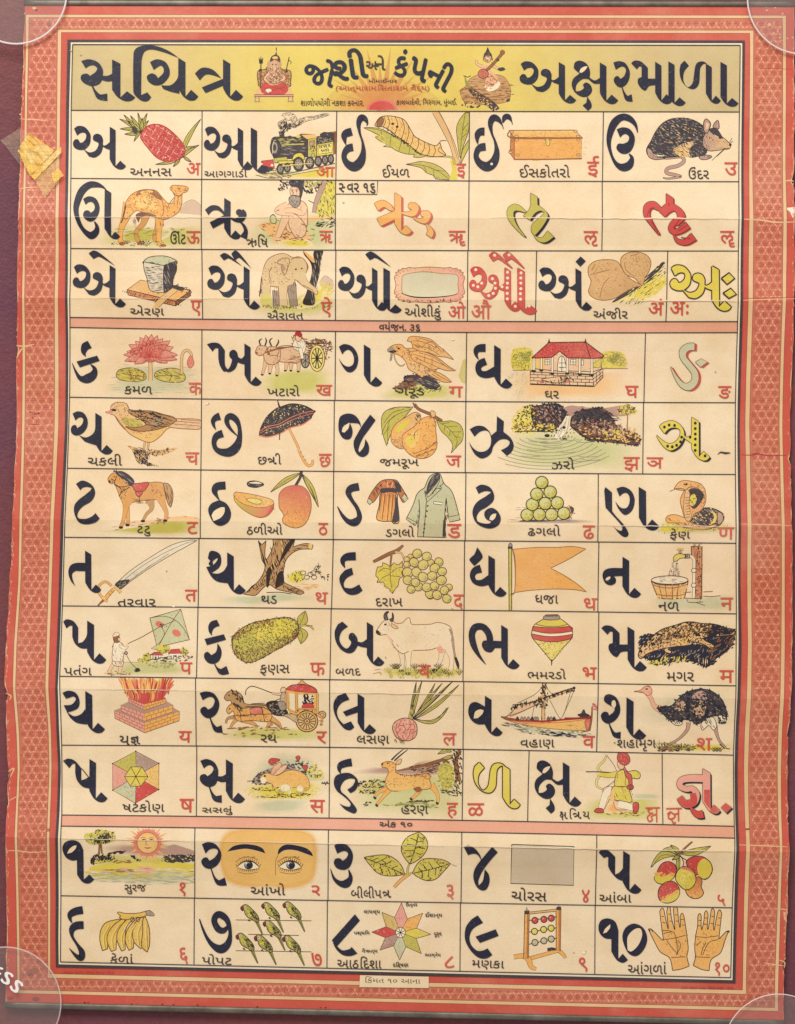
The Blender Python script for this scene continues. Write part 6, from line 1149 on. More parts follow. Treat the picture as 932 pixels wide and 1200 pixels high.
FO('t', '640 650 690 650 740 680 762 700 740 705 735 720 715 700 690 690 650 680', 4); D('n', '640 650 700 655 740 700 690 690', 14, 14, 4); WO('t', '470 690 20 450 720 18 480 735 12', 4); D('y', '340 780 560 760 600 790 460 810 360 815', 40, 26, 6, -60, 50); G('y', '335 790 360 800 390 785 395 830 370 815 340 812')
H('n', '620 770 760 770 710 835 640 810', 88, 9, 6, .8); H('br', '720 700 890 620 870 700 760 790', -35, 10, 5, .6); H('sk', '640 760 720 780 700 830 650 800', 88, 14, 4, .5); H('t', '280 690 330 720 300 780 270 750', -50, 10, 5, .7)
fringe('k', dkp, 110, 18, 7, -40, 50, 9); H('n', '300 720 420 600 590 545 760 560 700 620 560 640 400 700', -42, 15, 6, .6, 5, 30); H('br', '300 740 420 640 600 560 700 560 560 660 400 720', 50, 17, 6, .6, 4, 24); L('n', 6, smooth(pts(cr_)), True, straight=True)
pic(c, 'crocodile_picture', 'brown crocodile lying on dark rocks'); cap(c, 'મગર', 455, 862, 628, 920); red(c, 'म', 792, 850, 882, 928)

# ---- row 9
U_ = (72, 795)
c = cell(10, None, (230, 230.4), 'compartment with a brick fire altar')
let(c, U_, 'ya'); at(*U_)
fc = [(425, 20), (440, -25), (470, 20), (500, -35), (525, 10), (560, -45), (590, 10), (630, -40), (660, 15), (690, -35), (715, 10), (750, -30), (745, 20), (775, 40), (735, 85), (690, 130), (570, 165), (480, 130), (430, 80)]
G('o', fc, 'r', 90); F('lr', '440 80 500 40 560 70 640 40 700 60 740 50 700 125 570 160 480 125', 'r', 90)
for k in range(90):
    x = random.uniform(430, 750); y0 = 150 - abs(x - 580) * .2; h = random.uniform(50, 150); d = (x - 585) * .25
    L(random.choice(['r', 'lr', 'o', 'y', 'R', 'lo']), random.uniform(5, 12), [(x, y0 - random.uniform(0, 70)), (x + d * .4 + random.uniform(-8, 8), y0 - h * .6 - 20), (x + d, y0 - h - 20)], taper=True)
def tier(L_, T_, R_, B_, n, cl, cr_):
    """one brick course block: left face and right face meeting at a corner"""
    for (p, q, col) in ((L_, 1, cl), (R_, 0, cr_)):
        G(col, [p[0], T_, B_, p[1]]); L('br', 4, [p[0], T_, B_, p[1]], True, straight=True)
        for k in range(1, n): t = k / n; L('br', 3, [(p[0][0] + (p[1][0] - p[0][0]) * t, p[0][1] + (p[1][1] - p[0][1]) * t), (T_[0] + (B_[0] - T_[0]) * t, T_[1] + (B_[1] - T_[1]) * t)], straight=True)
        for k in range(n):
            for j in range(1, 6):
                s = (j + (.5 if k % 2 else 0)) / 6
                if s >= 1: continue
                a, b = k / n, (k + 1) / n; f = lambda t: (p[0][0] + (T_[0] - p[0][0]) * s + ((p[1][0] - p[0][0]) * (1 - s) + (B_[0] - T_[0]) * s) * t, p[0][1] + (T_[1] - p[0][1]) * s + ((p[1][1] - p[0][1]) * (1 - s) + (B_[1] - T_[1]) * s) * t)
                L('br', 3, [f(a), f(b)], straight=True)
tier([(368, 215), (368, 268)], (570, 300), [(808, 220), (808, 285)], (572, 368), 3, 'pk', 'o')
G('mv', '368 215 420 195 570 250 765 195 808 220 570 300'); tier([(412, 180), (415, 222)], (570, 235), [(765, 178), (765, 225)], (570, 290), 2, 'pk', 'o')
G('mv', '412 180 465 155 570 195 720 150 765 178 570 235'); tier([(465, 130), (465, 160)], (570, 172), [(718, 135), (718, 165)], (570, 215), 2, 'pk', 'o'); G('r', '465 130 500 100 680 95 718 135 570 172')
for k in range(30): x = random.uniform(475, 705); L(random.choice(['r', 'lr', 'o', 'R']), 8, [(x, 160 - abs(x - 580) * .22), (x + 6, 120), (x + (x - 585) * .1, 80)], taper=True)
pic(c, 'fire_altar_picture', 'stepped brick altar with leaping red flames'); cap(c, 'ય|@gnya', 400, 388, 542, 452); red(c, 'य', 803, 358, 892, 435)

V_ = (230, 795)
c = cell(10, (230, 230.4), (386.7, 386.6), 'compartment with a horse-drawn carriage')
let(c, V_, 'ra'); at(*V_)
wash('gr', '190 380 300 330 560 330 860 350 850 410 500 425 240 405', 4); hc = mixc('o', 'br', .25); hh = mixc('t', 'br', .55)
for q in ('470 250 30 540 300 18 585 335 12', '280 260 26 220 270 16 205 305 11', '440 260 26 500 290 16 520 320 10'): WO(hh, q, 4)
FO(hh, '195 130 210 100 240 80 290 90 320 120 340 170 470 175 500 200 400 240 300 240 250 200 240 150 215 150', 4); D('n', '240 80 300 90 340 170 290 150', 20, 24, 6, 60, 20)
for q in ('300 260 32 260 295 18 235 335 12', '470 260 36 500 300 20 480 340 12', '310 280 30 400 310 18 410 340 12', '480 250 40 560 300 20 580 335 12'): WO(hc, q, 4)
FO(hc, '210 215 225 185 250 170 290 180 320 200 380 195 450 195 500 215 520 250 500 290 440 290 380 285 300 290 270 270 255 220 225 240', 4, 'n', 'o', 90); D('n', '250 170 300 180 320 220 280 215', 20, 22, 5, 50, 20); O('n', 232, 205, 5); O('n', 228, 112, 5); FO('lr', '370 205 440 195 455 235 385 245', 4); L('lo', 5, '362 205 380 252 460 240'); Ls('n', 4, '270 250 360 255', '450 195 470 290', '300 215 310 290'); D('br', hc and '260 220 500 220 490 280 300 280', 30, 14, 4)
L('n', 5, '340 110 345 75 380 50 440 65 520 95 580 105'); Ls('n', 4, '340 190 480 180 560 140 600 130', '380 170 470 165', '300 250 520 240 690 245')
FO('n', '480 175 500 155 550 150 580 170 570 200 620 215 620 250 540 248 500 210', 3); D('gy', '490 160 600 170 610 240 540 240', 30, 18, 5); FO('sk', '580 70 600 55 618 75 600 100 585 95', 4); WO('sk', '600 100 24 560 105 12 520 98 8', 4); FO(mixc('gy', 'sk', .5), '585 100 615 100 620 200 575 190', 4); FO('gy', '560 160 600 155 620 200 580 215', 4)
GO('lo', '620 85 830 95 825 240 690 245 640 220 618 180', 4); G('w', '640 100 675 100 675 215 645 205'); G('w', '700 108 805 108 805 205 700 205'); D('n', '735 115 770 110 775 200 730 200', 40, 24, 7, 80, 20); D('n', '775 110 800 110 800 190 780 190', 16, 18, 6); F('r', '725 180 760 168 800 172 805 200 760 208 725 200'); 
for q in ('622 85 12 625 200 10', '685 95 12 690 235 12', '830 100 12 828 235 12', '690 205 8 825 205 8'): WO('o', q, 4)
FO('r', '615 75 650 45 690 40 760 40 815 65 830 95! 720 90 660 85', 5); H('R', '615 75 690 42 800 55 825 90 700 85', 5, 10, 4, .5); FO('o', '690 40 715 20 722 -2 735 20 765 42 725 35', 4); L('o', 7, '615 80 700 92 830 100'); D('n', '690 215 830 210 830 240 690 250', 20, 16, 5); WO('o', '640 225 14 690 240 14', 4)
OO('t', 862, 245, 24, 24, 0, 5); L('br', 5, oval(862, 245, 12), True); WO('o', '825 240 12 860 270 9 850 320 7', 4); Ls('br', 4, '840 285 870 290', '845 310 868 315')
OO('o', 758, 290, 74, 72, 0, 6); OO(mixc('lo', 'gy', .3), 758, 290, 60, 58, 0, 4)
for a in range(0, 360, 24): L('n', 5, [(758, 290), (758 + 60 * math.cos(R(a)), 290 + 58 * math.sin(R(a)))], straight=True)
O('o', 758, 290, 14); O('n', 758, 290, 6); FO(mixc('t', 'gy', .4), '600 245 680 245 690 300 640 270', 3); D('br', '240 330 560 320 640 350 300 355', 30, 30, 4, 0, 10); D('br', '200 370 700 370 600 400 300 400', 20, 30, 3, 0, 8)
pic(c, 'carriage_picture', 'two tan horses pulling a red-roofed carriage'); cap(c, 'રથ', 443, 382, 552, 435); red(c, 'र', 822, 360, 892, 442)

W2_ = (385, 795)
c = cell(10, (386.7, 386.6), (543.4, 542.6), 'compartment with a pink garlic bulb and green shoots')
let(c, W2_, 'la'); at(*W2_)
for x0, x1, y1, w, b in ((560, 600, 18, 22, 0), (570, 640, 12, 22, -8), (580, 728, 28, 22, 10), (585, 778, 28, 18, -6), (575, 850, 15, 20, 0), (590, 892, 38, 24, 14), (580, 820, 192, 24, 60), (570, 800, 70, 20, -6)): leaf(x0, 275, x1, y1, w, b, 'dg' if x1 % 3 == 0 else 'g', 4, True)
WO('g', '558 280 30 565 240 26 575 200 20', 4); H('n', '555 180 600 170 585 270 550 270', 80, 9, 4, .6)
bl = '438 340 450 300 490 275 530 268 570 278 600 310 605 360 590 400 550 422 500 420 460 395'; FO('pk', bl, 5)
for q in ('470 300 460 350 480 400', '500 280 480 320 490 350', '530 270 510 310 530 345', '555 280 560 320 540 350', '580 295 590 340 570 375', '490 350 470 380 500 415', '530 345 505 385 520 420', '560 350 550 390 530 418', '600 350 580 380 570 415', '450 330 475 330', '480 320 520 320', '530 310 575 315', '540 350 590 345', '500 370 540 370'): L(mixc('R', 'br', .4), 4, q)
D('lr', bl, 16, 12, 4, 80, 40); D('w', bl, 16, 12, 4, 80, 40); H('n', '450 405 530 420 520 450 460 440', 70, 8, 4, .7)
pic(c, 'garlic_picture', 'pink garlic bulb with long green shoots'); cap(c, 'લસણ', 195, 388, 415, 455); red(c, 'ल', 780, 372, 872, 455)

X_ = (541, 795)
c = cell(10, (543.4, 542.6), (700.6, 699), 'compartment with a yellow sailing boat')
let(c, X_, 'va'); at(*X_)
sea = '270 315 320 300 440 320 560 345 700 355 860 350 865 385 780 405 640 395 560 380 420 370 360 345'; wash('gg', sea, 3); D('dk', sea, 30, 44, 7, 8, 8); D(mixc('gg', 'dk', .4), sea, 40, 40, 5, 8, 8); D('w', sea, 18, 30, 6, 8, 8); D('k', '560 360 760 380 760 398 620 390', 14, 46, 7, 4, 6)
FO('sk', '330 255 380 185 420 180 470 165 560 130 700 85 770 60 700 95 560 150 440 210', 4, 'br'); D('n', '360 185 770 65 765 85 600 125 500 160 380 210', 50, 26, 6, 80, 30); L('n', 6, '345 178 450 165 560 130 680 85 770 58'); O('n', 765, 62, 10)
for q in ('270 265 390 230 560 150', '740 90 700 230 672 275', '600 145 650 240 672 275', '545 60 490 110 380 165', '575 60 620 110', '500 150 480 260', '770 65 735 150 690 250', '290 270 380 190'): L('n', 3, q)
WO('t', '558 30 16 556 120 18 555 285 20', 5); H('n', '548 30 570 30 568 280 546 280', 88, 7, 3, .5); D('n', '540 35 580 35 580 190 540 190', 40, 22, 6, 70, 30); D('n', '500 140 550 130 550 190 500 190', 16, 20, 6, 70, 30)
FO('o', '285 272! 380 288 480 292 600 290 700 280 890 262! 870 320 855 355! 760 352 600 340 480 325 360 298', 4, 'br', 'lo', 0); WO('R', '270 262 4 330 272 10 420 285 10 560 290 10 700 278 10 890 264 10', 2); L('r', 4, '300 280 480 302 700 295 860 275'); WO('br', '268 258 6 300 268 14 320 272 10', 3); H('br', '400 300 860 300 850 350 600 338', 2, 16, 3, .4)
for x in (380, 410, 430, 455, 480, 500, 515, 590, 610, 630): FO(random.choice(['dk', 'mv', 'br', 'gy']), [(x - 9, 282), (x - 7, 268), (x, 258), (x + 8, 268), (x + 10, 282)], 3)
WO('R', '700 270 10 800 268 8 890 256 12', 3); FO('dk', '790 245 815 235 825 215 835 212 845 235 870 248 850 262 815 260', 3); L('n', 4, '792 246 868 246'); FO('lr', '840 290 880 275 875 340 855 355', 3); WO('br', '888 190 5 885 270 9 870 355 12', 3); GO('pk', '893 165 928 185 925 215 890 205', 3, 'R'); L('R', 6, '893 165 925 205')
pic(c, 'sailing_boat_picture', 'yellow sailing boat with passengers on grey-green water'); cap(c, 'વહાણ', 402, 415, 632, 480); red(c, 'व', 825, 390, 908, 470)

Y_ = (697, 795)
c = cell(10, (700.6, 699), None, 'compartment with a running ostrich')
let(c, Y_, 'sha', sc=5.482); at(*Y_, 5.482)
wash(mixc('gg', 'p', .35), '300 200 420 110 560 60 700 50 800 70 862 80 865 300 700 292 420 292 330 280', 3); wash('y', '410 455 450 420 600 425 860 420 862 462 700 466', 3)
for q in ('600 280 26 590 330 18 540 385 12 480 420 10 430 455 10', '770 300 26 780 350 18 800 400 12 840 445 11'): WO('mv', q, 5)
Ls('n', 6, '430 458 500 452', '840 448 868 452', '800 420 835 450')
WO(mixc('sk', 'lr', .35), '330 85 30 360 130 24 380 175 28 430 200 50', 5, 'br')
bo = '400 190 440 180 490 170 540 120 600 80 680 65 750 80 810 130 840 200 840 270 800 285 790 240 720 250 660 290 600 260 540 270 480 265 440 230'; FO('dk', bo, 5); H('gy', bo, 25, 11, 4, .35, 4, 22); H('k', bo, 20, 9, 5, .6, 4, 26); F('mv', '620 110 660 80 700 85 715 130 680 150 640 140'); F('mv', '640 190 690 180 700 230 660 240'); F('mv', '520 170 560 140 575 180 540 200'); D('k', '520 110 720 90 720 240 540 200', 60, 22, 6, 30, 60); D('lo', '620 160 700 160 700 240 640 240', 30, 16, 5, 60, 40); D('lo', '510 150 580 140 570 200 520 200', 16, 14, 5, 30, 60)
for q in ('480 265 520 300 560 290 540 270', '680 290 690 330 730 300 760 330 780 300 760 250 720 250', '790 240 800 285 835 285 840 250 810 235'): FO('w', q, 4); H('n', q, 60, 11, 4, .5)
FO(mixc('sk', 'lr', .35), '248 80! 290 72 310 55 340 45 362 65 360 95 330 105 310 90 290 86', 4, 'br', 'pk'); O('n', 330, 65, 8, 5); L('br', 4, '250 82 305 84'); L('br', 5, '330 46 355 50')
for x in range(410, 640, 18): tuft(x, 460, random.uniform(28, 64), 3, 30, random.choice(['dg', 'n', 'dg']), 5)
for x in (760, 780, 800): tuft(x, 468, 30, 4, 40, 'n', 4)
D('n', '400 440 620 430 620 462 420 465', 30, 26, 4, 0, 20); D('br', '430 440 520 420 520 455 440 460', 16, 24, 6, -20, 20); fringe('k', bo, 100, 13, 5, 40, 60, 7); D('k', bo, 90, 24, 8, 40, 60); D('dk', '620 100 715 240', 1) if False else None
pic(c, 'ostrich_picture', 'black and white ostrich running over grass'); cap(c, 'શહામૃગ', 142, 392, 390, 465); red(c, 'श', 652, 380, 752, 460)

# ---- row 10
c = cell(11, None, (231, 231), 'compartment with a coloured hexagon')
let(c, U_, 'ssa'); at(*U_)
hx = [(510, 495), (668, 577), (668, 755), (510, 848), (355, 760), (352, 580)]; ih = [(478, 602), (552, 602), (594, 668), (545, 733), (475, 733), (434, 668)]; cc_ = (512, 668)
for k, col in enumerate(('mv', 'o', 'r', 'gg', 'pk', 'g')): GO(mixc(col, 'gy', .3) if k == 0 else ('lo' if k == 1 else col), [hx[k], hx[(k + 1) % 6], cc_], 4, 'b')
GO('y', ih, 4)
for p in ih: L('n', 4, [p, cc_], straight=True)
O('n', 512, 668, 6)
for p in hx: O('n', p[0], p[1], 5)
pic(c, 'hexagon_picture', 'hexagon of six coloured triangles around a yellow centre'); cap(c, 'ષટકોણ', 422, 828, 708, 915); red(c, 'ष', 812, 818, 908, 908)

c = cell(11, (231, 231), (386.6, 386), 'compartment with an orange rabbit')
let(c, V_, 'sa'); at(*V_)
wash('gg', '360 700 420 580 560 500 720 520 840 600 890 720 700 760 420 760', 4); wash('y', '340 760 400 720 800 700 860 760 760 830 460 830', 4); wash('gg', '400 850 560 820 760 830 700 900 460 910', 3)
F('gy', '390 710 410 660 480 620 560 600 620 580 690 620 680 660 500 720'); D('dk', '390 710 420 650 490 625 620 570 700 560 760 640 700 660 480 720', 110, 26, 7, 0, 50); D('y', '730 640 820 590 870 660 840 690 760 680', 44, 24, 8, -60, 40); D('n', '720 570 800 580 860 670 760 660', 30, 20, 4, -40, 50); Ls('n', 5, '350 700 400 695', '860 712 905 716'); D('n', '860 705 905 705 900 722 865 720', 8, 14, 6)
FO('r', '495 570 510 545 550 545 575 555 540 575 520 592', 3); FO('r', '680 535 700 525 712 540 700 560 688 552', 3); FO('r', '725 600 745 588 765 600 750 625 735 618', 3); D('R', '495 550 575 550 540 590', 10, 12, 4)
ra = mixc('o', 'lo', .25); FO(ra, '435 690 450 660 480 645 520 650 560 660 620 628 690 628 750 660 775 710 770 750 735 765 700 740 650 745 600 740 540 745 520 720 480 705 455 715', 4, 'br', 'lo', 110)
FO('sk', '510 650 530 600 570 572 585 590 560 640 535 655', 4, 'br', 'pk'); FO('sk', '530 655 560 620 600 590 622 595 600 630 560 655', 4, 'br'); F('w', '440 690 460 670 480 690 470 712 450 712'); O('n', 470, 664, 8, 7); L('n', 4, '436 690 445 700'); F('w', '560 740 620 720 640 750 600 770'); F('w', '690 740 720 730 730 765 700 770'); Ls('br', 4, '520 720 525 750', '740 750 770 740')
tuft(570, 800, 44, 5, 40); tuft(640, 790, 60, 3, 10, 'w', 4); tuft(700, 800, 36, 5, 50); D('n', '390 740 560 740 560 770 400 760', 18, 18, 4); D('n', '440 795 740 780 740 806 440 808', 30, 26, 4, 0, 15); D('y', '350 750 800 720 780 810 440 820', 60, 20, 5, -70, 30); Ls('n', 3, '440 806 560 808', '460 762 540 760')
pic(c, 'rabbit_picture', 'orange rabbit in grass with red flowers'); cap(c, 'સસલું', 45, 865, 252, 925); red(c, 'स', 778, 825, 880, 912)

c = cell(11, (386.6, 386), (543, 541.5), 'compartment with a leaping deer')
let(c, W2_, 'ha'); at(*W2_)
wash('lg', '190 900 210 660 440 640 560 650 900 640 905 930 420 925', 4); wash('mv', '190 645 270 610 380 610 480 640 560 600 640 560 740 570 820 620 830 660 480 660', 3); F('mv', '480 630 560 600 640 590 740 580 750 630 640 640'); H('br', '480 625 640 590 740 580 750 635', -5, 9, 5, .7); D('n', '550 600 740 575 850 540 740 640 570 635', 60, 24, 5, -10, 20); WO('br', '470 628 5 600 605 12 740 565 20 850 535 14', 3)
FO('g', '745 640 760 600 800 570 830 590 860 640 830 690 770 700', 3, 'dg'); bush('g', '750 640 770 590 830 580 860 640 840 740 780 750', 40, 'dg', .8); leaf(830, 490, 745, 515, 26, 6, 'g', 3); leaf(850, 520, 770, 545, 24, -6, 'g', 3); leaf(840, 500, 800, 478, 24, 0, 'g', 3); WO('br', '900 490 20 870 560 24 890 700 30', 4); D('n', '850 490 905 490 905 780 860 760', 60, 26, 6, 70, 40); D('dg', '750 690 860 690 850 760 770 765', 30, 18, 6, 0, 60); D('n', '770 760 905 770 905 800 780 790', 18, 26, 5, 10, 10)
for q in ('700 720 44 745 790 20 745 850 14', '640 720 40 610 780 20 565 820 13'): WO('o', q, 5, 'br')
for q in ('430 740 36 350 770 18 310 815 13', '420 750 36 370 810 18 325 865 13'): WO('o', q, 5, 'br')
de = '365 580 400 565 440 570 460 590 458 630 480 650 560 660 660 650 700 665 690 680 700 740 650 755 580 745 480 765 420 760 390 720 390 690 410 640 400 610 370 605'; FO('o', de, 5, 'br', 'lo', 90); F('lo', '460 740 560 740 580 750 480 765'); FO('o', '640 655 680 650 698 668 680 685 655 675', 4, 'br'); F('br', '580 750 620 735 635 760 610 775'); FO('t', '462 585 470 560 500 548 490 580', 4, 'br'); O('n', 405, 576, 7, 5); O('n', 368, 582, 7); D('br', de, 40, 12, 3, 20, 40)
Wd('n', '430 555 10 470 515 8 512 482 4'); Wd('n', '450 560 10 495 520 8 540 485 4'); D('n', '500 655 680 650 680 668 520 668', 22, 10, 4, 90)
for x, y in ((318, 812), (330, 862), (565, 820), (742, 848)): O('n', x, y, 12, 8, 40)
D('n', '215 700 370 690 370 740 230 740', 60, 20, 5, -20, 40); D('y', '215 720 330 700 330 780 220 780', 26, 26, 5, -30, 30); D('n', '220 760 310 760 310 785 230 780', 20, 22, 4); D('n', '240 840 290 840 280 870 250 868', 10, 18, 5); D('dg', '380 860 500 840 640 830 760 880 600 870', 50, 30, 4, 0, 10); D('n', '560 828 700 825 700 838 560 838', 14, 30, 4, 0, 6)
pic(c, 'deer_picture', 'orange deer leaping past trees'); cap(c, 'હરણ', 498, 862, 680, 932); red(c, 'ह', 808, 845, 882, 948)
c = cell(11, (543, 541.5), (620, 618), 'narrow compartment with a yellow outlined letter')
let(c, X_, lambda: put('lla', col='y', edge='n', lw=14), label='yellow letter with a thin black outline'); at(*X_); red(c, 'ळ', 40, 848, 152, 930)

c = cell(11, (620, 618), (775.7, 776), 'compartment with a kneeling archer')
let(c, X_, 'ksha'); at(*Y_, 5.482)
wash('gr', '-60 890 -60 800 40 760 240 760 410 750 410 890 200 915', 4); wash('gg', '240 770 260 740 400 742 410 770', 3); wash('o', '60 850 100 790 200 780 240 830 160 860', 3)
L('n', 3, '75 490 135 580 130 650 50 708'); WO('ly', '75 488 6 60 525 10 20 570 12 40 610 12 12 650 12 15 690 11 50 710 6', 4); L('n', 6, '-58 598 30 598 140 606', straight=True)
FO('sk', '120 700 60 700 45 760 30 830 55 840 80 800 100 770 160 790 240 790 250 830 150 840 120 800', 4, 'br'); WO('w', '110 715 56 70 740 44 40 830 34', 4, 'br'); WO('w', '150 800 50 220 820 40 255 835 26', 4, 'br'); FO('r', '-5 850 10 832 45 832 55 855 20 860', 4); FO('r', '245 800 275 795 280 830 260 865 245 850', 4)
FO('y', '125 690 200 685 225 730 235 790 180 785 110 770 105 720', 4); WO('y', '150 610 36 90 620 30 20 612 22', 4); FO('y', '145 600 180 585 215 600 220 650 210 690 130 688 130 640', 4); FO('y', '215 600 260 590 290 610 285 640 250 640 220 630', 4); O('sk', 20, 612, 12); H('br', '120 690 225 690 230 780 110 765', 70, 16, 4, .5); Ls('br', 4, '150 610 140 640', '200 600 195 680', '130 690 210 692')
FO('r', '185 560 210 600 235 620 240 680 245 705 220 708 215 650 195 620', 4); FO('sk', '150 530 185 540 185 575 160 580 145 555', 4, 'br'); FO('r', '145 520 150 480 180 468 215 490 225 530 200 555 170 550', 4, 'n'); Ls('R', 4, '155 500 200 510', '165 485 215 520', '160 525 200 540'); FO('R', '205 690 230 680 248 690 240 708 212 706', 3); G('lo', '105 715 128 705 120 790 98 780')
D('br', '60 860 290 850 290 880 100 875', 20, 26, 3); pic(c, 'archer_picture', 'kneeling archer in a yellow tunic and red turban'); at(*X_); cap(c, '@ksha|<ત્|ત્િરય' if False else '@ksha|િ|@tra|ય', 668, 880, 872, 960); at(*Y_, 5.482); [L('ry', 9, q) for q in ('322 828 416 826', '394 828 394 918', '366 832 338 842 352 864 334 886 346 912 366 902 360 880 394 866', '352 864 372 858')]; BASEZ = 2.0; obj('small_letter', c)
c = cell(11, (775.7, 776), None, 'narrow compartment with a pink and red letter')
let(c, Y_, lambda: put('gnya', col='pk', edge='n', lw=6, shadow='k', sd=(10, 10)), lambda: [flat('r', *piece(q)) for q in ('W 627 735 38 632 790 46 578 802 46 543 764 40', 'W 610 822 8 630 850 26 660 870 42 692 866 46', 'G 700 712 738 712 738 838 700 790', '738 840! 760 805! 800 850! 770 862 740 855')], lambda: [fill([(x + 8, y + 9) for x, y in pts('805 825 838 795 878 825 840 860')], 'k'), G('r', '805 825 838 795 878 825 840 860')], sc=5.482, label='letter in pink above and red below with a black shadow edge'); at(*Y_, 5.482); [L('ry', 9, q) for q in ('455 832 556 830', '534 832 534 912', '462 868 482 852 504 866 534 862', '482 854 468 884 486 898 512 882 504 866', '488 898 500 922 516 918')]; BASEZ = 2.0; obj('small_letter', c)

# ---- row 11, numerals
Z_ = (72, 965)
c = cell(13, None, (229.6, 229), 'compartment with a smiling sun over a river landscape')
let(c, Z_, 'one'); at(*Z_)
wash('gr', '190 250 260 200 500 190 700 200 912 190 912 330 600 330 300 320', 3); wash('gg', '190 380 230 320 560 300 900 310 912 390 700 410 400 395', 4); wash('mv', '280 160 420 130 560 150 720 130 912 180 912 215 500 215', 3); F('mv', '690 190 760 135 820 145 912 178 912 200')
F('y', '195 300 300 270 600 255 912 270 912 300 700 295 500 310 300 320'); D('y', '190 310 500 280 900 290 900 350 600 350 260 350', 60, 60, 7, 4, 8); D(mixc('gg', 'dk', .25), '230 330 900 320 900 400 300 395', 70, 70, 5, 3, 6); D('pk', '300 300 620 290 620 330 320 330', 20, 70, 7, 4, 6); D('g', '240 330 600 320 600 370 260 370', 30, 60, 6, 4, 6); D('dk', '290 310 480 305 480 318 300 320', 10, 50, 4, 2, 4)
for k in range(32): a = R(k * 360 / 32 + 4); r1 = 150 if k % 2 else 115; G('o' if k % 2 else 'lr', [(597 + 78 * math.cos(a - .13), 125 + 78 * math.sin(a - .13)), (597 + r1 * math.cos(a), 125 + r1 * .95 * math.sin(a)), (597 + 78 * math.cos(a + .13), 125 + 78 * math.sin(a + .13))]) if not (a < 0) else None
O('lr', 597, 122, 92, 92); OO('o', 597, 122, 72, 72, 0, 5, 'br', 'lo', 120); F('lo', '550 90 610 70 650 100 640 150 590 180 550 150'); Wd('n', '555 104 3 570 98 8 588 102 3'); Wd('n', '608 104 3 622 98 8 640 102 3'); Ls('br', 4, '550 90 570 84 590 92', '605 92 622 84 642 90', '592 100 585 132 600 136', '575 152 597 160 620 154'); Wd('R', '575 153 3 597 158 9 622 153 3')
WO('br', '265 200 9 272 120 9', 3); WO('br', '285 195 9 280 120 9', 3); bush('g', '170 95 175 60 230 50 260 30 320 40 370 55 378 95 340 120 280 128 210 130', 40, 'n', 1.6, 16); D('n', '240 90 340 60 340 110 260 125', 60, 18, 7, 0, 90)
D('n', '215 265 230 210 350 205 370 240 300 250', 70, 26, 6, -60, 30); D('n', '340 190 430 175 430 192 345 195', 14, 30, 7, -10, 20); G('n', '475 208 512 208 512 240'); D('n', '480 215 545 235 540 250 515 250', 8, 16, 5); D('dk', '705 235 730 210 912 205 912 250 730 255', 80, 30, 8, 0, 40); D('y', '215 250 480 235 480 255 260 265', 26, 24, 6, -40, 40); D('y', '560 240 700 230 690 258 590 258', 20, 30, 6, -60, 30); D('br', '370 240 470 240 470 260 380 262', 12, 30, 5, 0, 15)
pic(c, 'sun_landscape_picture', 'sun with a face above a tree and a river'); cap(c, 'સુરજ', 438, 410, 582, 475); red(c, '१', 812, 395, 852, 488)

AA = (228, 965)
c = cell(13, (229.6, 229), (385.4, 384.7), 'compartment with a pair of eyes on a yellow face')
let(c, AA, 'two'); at(*AA)
fa = '185 240 190 110 240 50 320 30 500 28 700 32 790 60 830 120 832 260 810 370 740 420 620 440 520 425 400 430 280 410 215 360'; [fill([(510 + (x - 510) * (1.05 - .012 * i), 235 + (y - 235) * (1.05 - .02 * i)) for x, y in area_of(fa)], mixc('p', lin((232, 182, 104)), min(1, (i + 1) / 6))) for i in range(6)]; F(mixc(lin((232, 182, 104)), 'lo', .5), '200 240 210 120 260 65 400 45 640 45 780 75 810 150 805 280 760 370 600 410 420 405 280 380 225 330'); H(mixc('o', 'lo', .4), '480 120 540 120 550 390 470 400', 88, 14, 4, .4)
F('k', '230 182! 270 145 340 130 420 138 470 160 488 195! 440 178 360 162 290 170'); F('k', '572 205! 580 165 620 135 680 135 760 155 800 185 812 215! 760 195 690 172 620 172')
L('br', 4, '575 205 558 250 556 345')
for cx, fl in ((368, 1), (655, -1)):
    F('w', [(cx - 68, 288), (cx - 68, 288), (cx - 30, 258), (cx + 10, 250), (cx + 45, 262), (cx + 80, 298), (cx + 80, 298), (cx + 30, 305), (cx - 20, 308)] if fl > 0 else [(cx - 78, 288), (cx - 78, 288), (cx - 40, 258), (cx, 248), (cx + 40, 262), (cx + 72, 285), (cx + 72, 285), (cx + 30, 305), (cx - 30, 305)])
    O('k', cx + 5, 276, 30, 29); O('gy', cx - 2, 272, 20, 20); O('k', cx + 5, 277, 15, 16); O('w', cx - 10, 262, 6, 9); Wd('n', f'{cx - 80} 290 3 {cx - 35} 256 8 {cx + 5} 246 9 {cx + 45} 258 8 {cx + 82} 292 3'); Wd('n', f'{cx - 72} 290 2 {cx - 20} 308 5 {cx + 40} 306 5 {cx + 80} 294 2')
    for k in range(13): t = -1 + k / 6; x = cx + 4 + t * 74; y = 250 + 34 * t * t; L('n', 3.5, [(x, y), (x + t * 14, y - 26 + abs(t) * 8)], taper=True)
    for k in range(11): t = -1 + k / 5; x = cx + 4 + t * 66; y = 308 - 10 * t * t; L('n', 3, [(x, y), (x + t * 10, y + 18 - abs(t) * 5)], taper=True)
    L('br', 4, f'{cx - 85} 255 {cx - 40} 226 {cx + 20} 220 {cx + 70} 240'); D('br', [(cx - 60, 218), (cx + 60, 214), (cx + 60, 226), (cx - 60, 230)], 10, 12, 3, 0, 10); L('br', 3, f'{cx - 70} 322 {cx} 336 {cx + 70} 322')
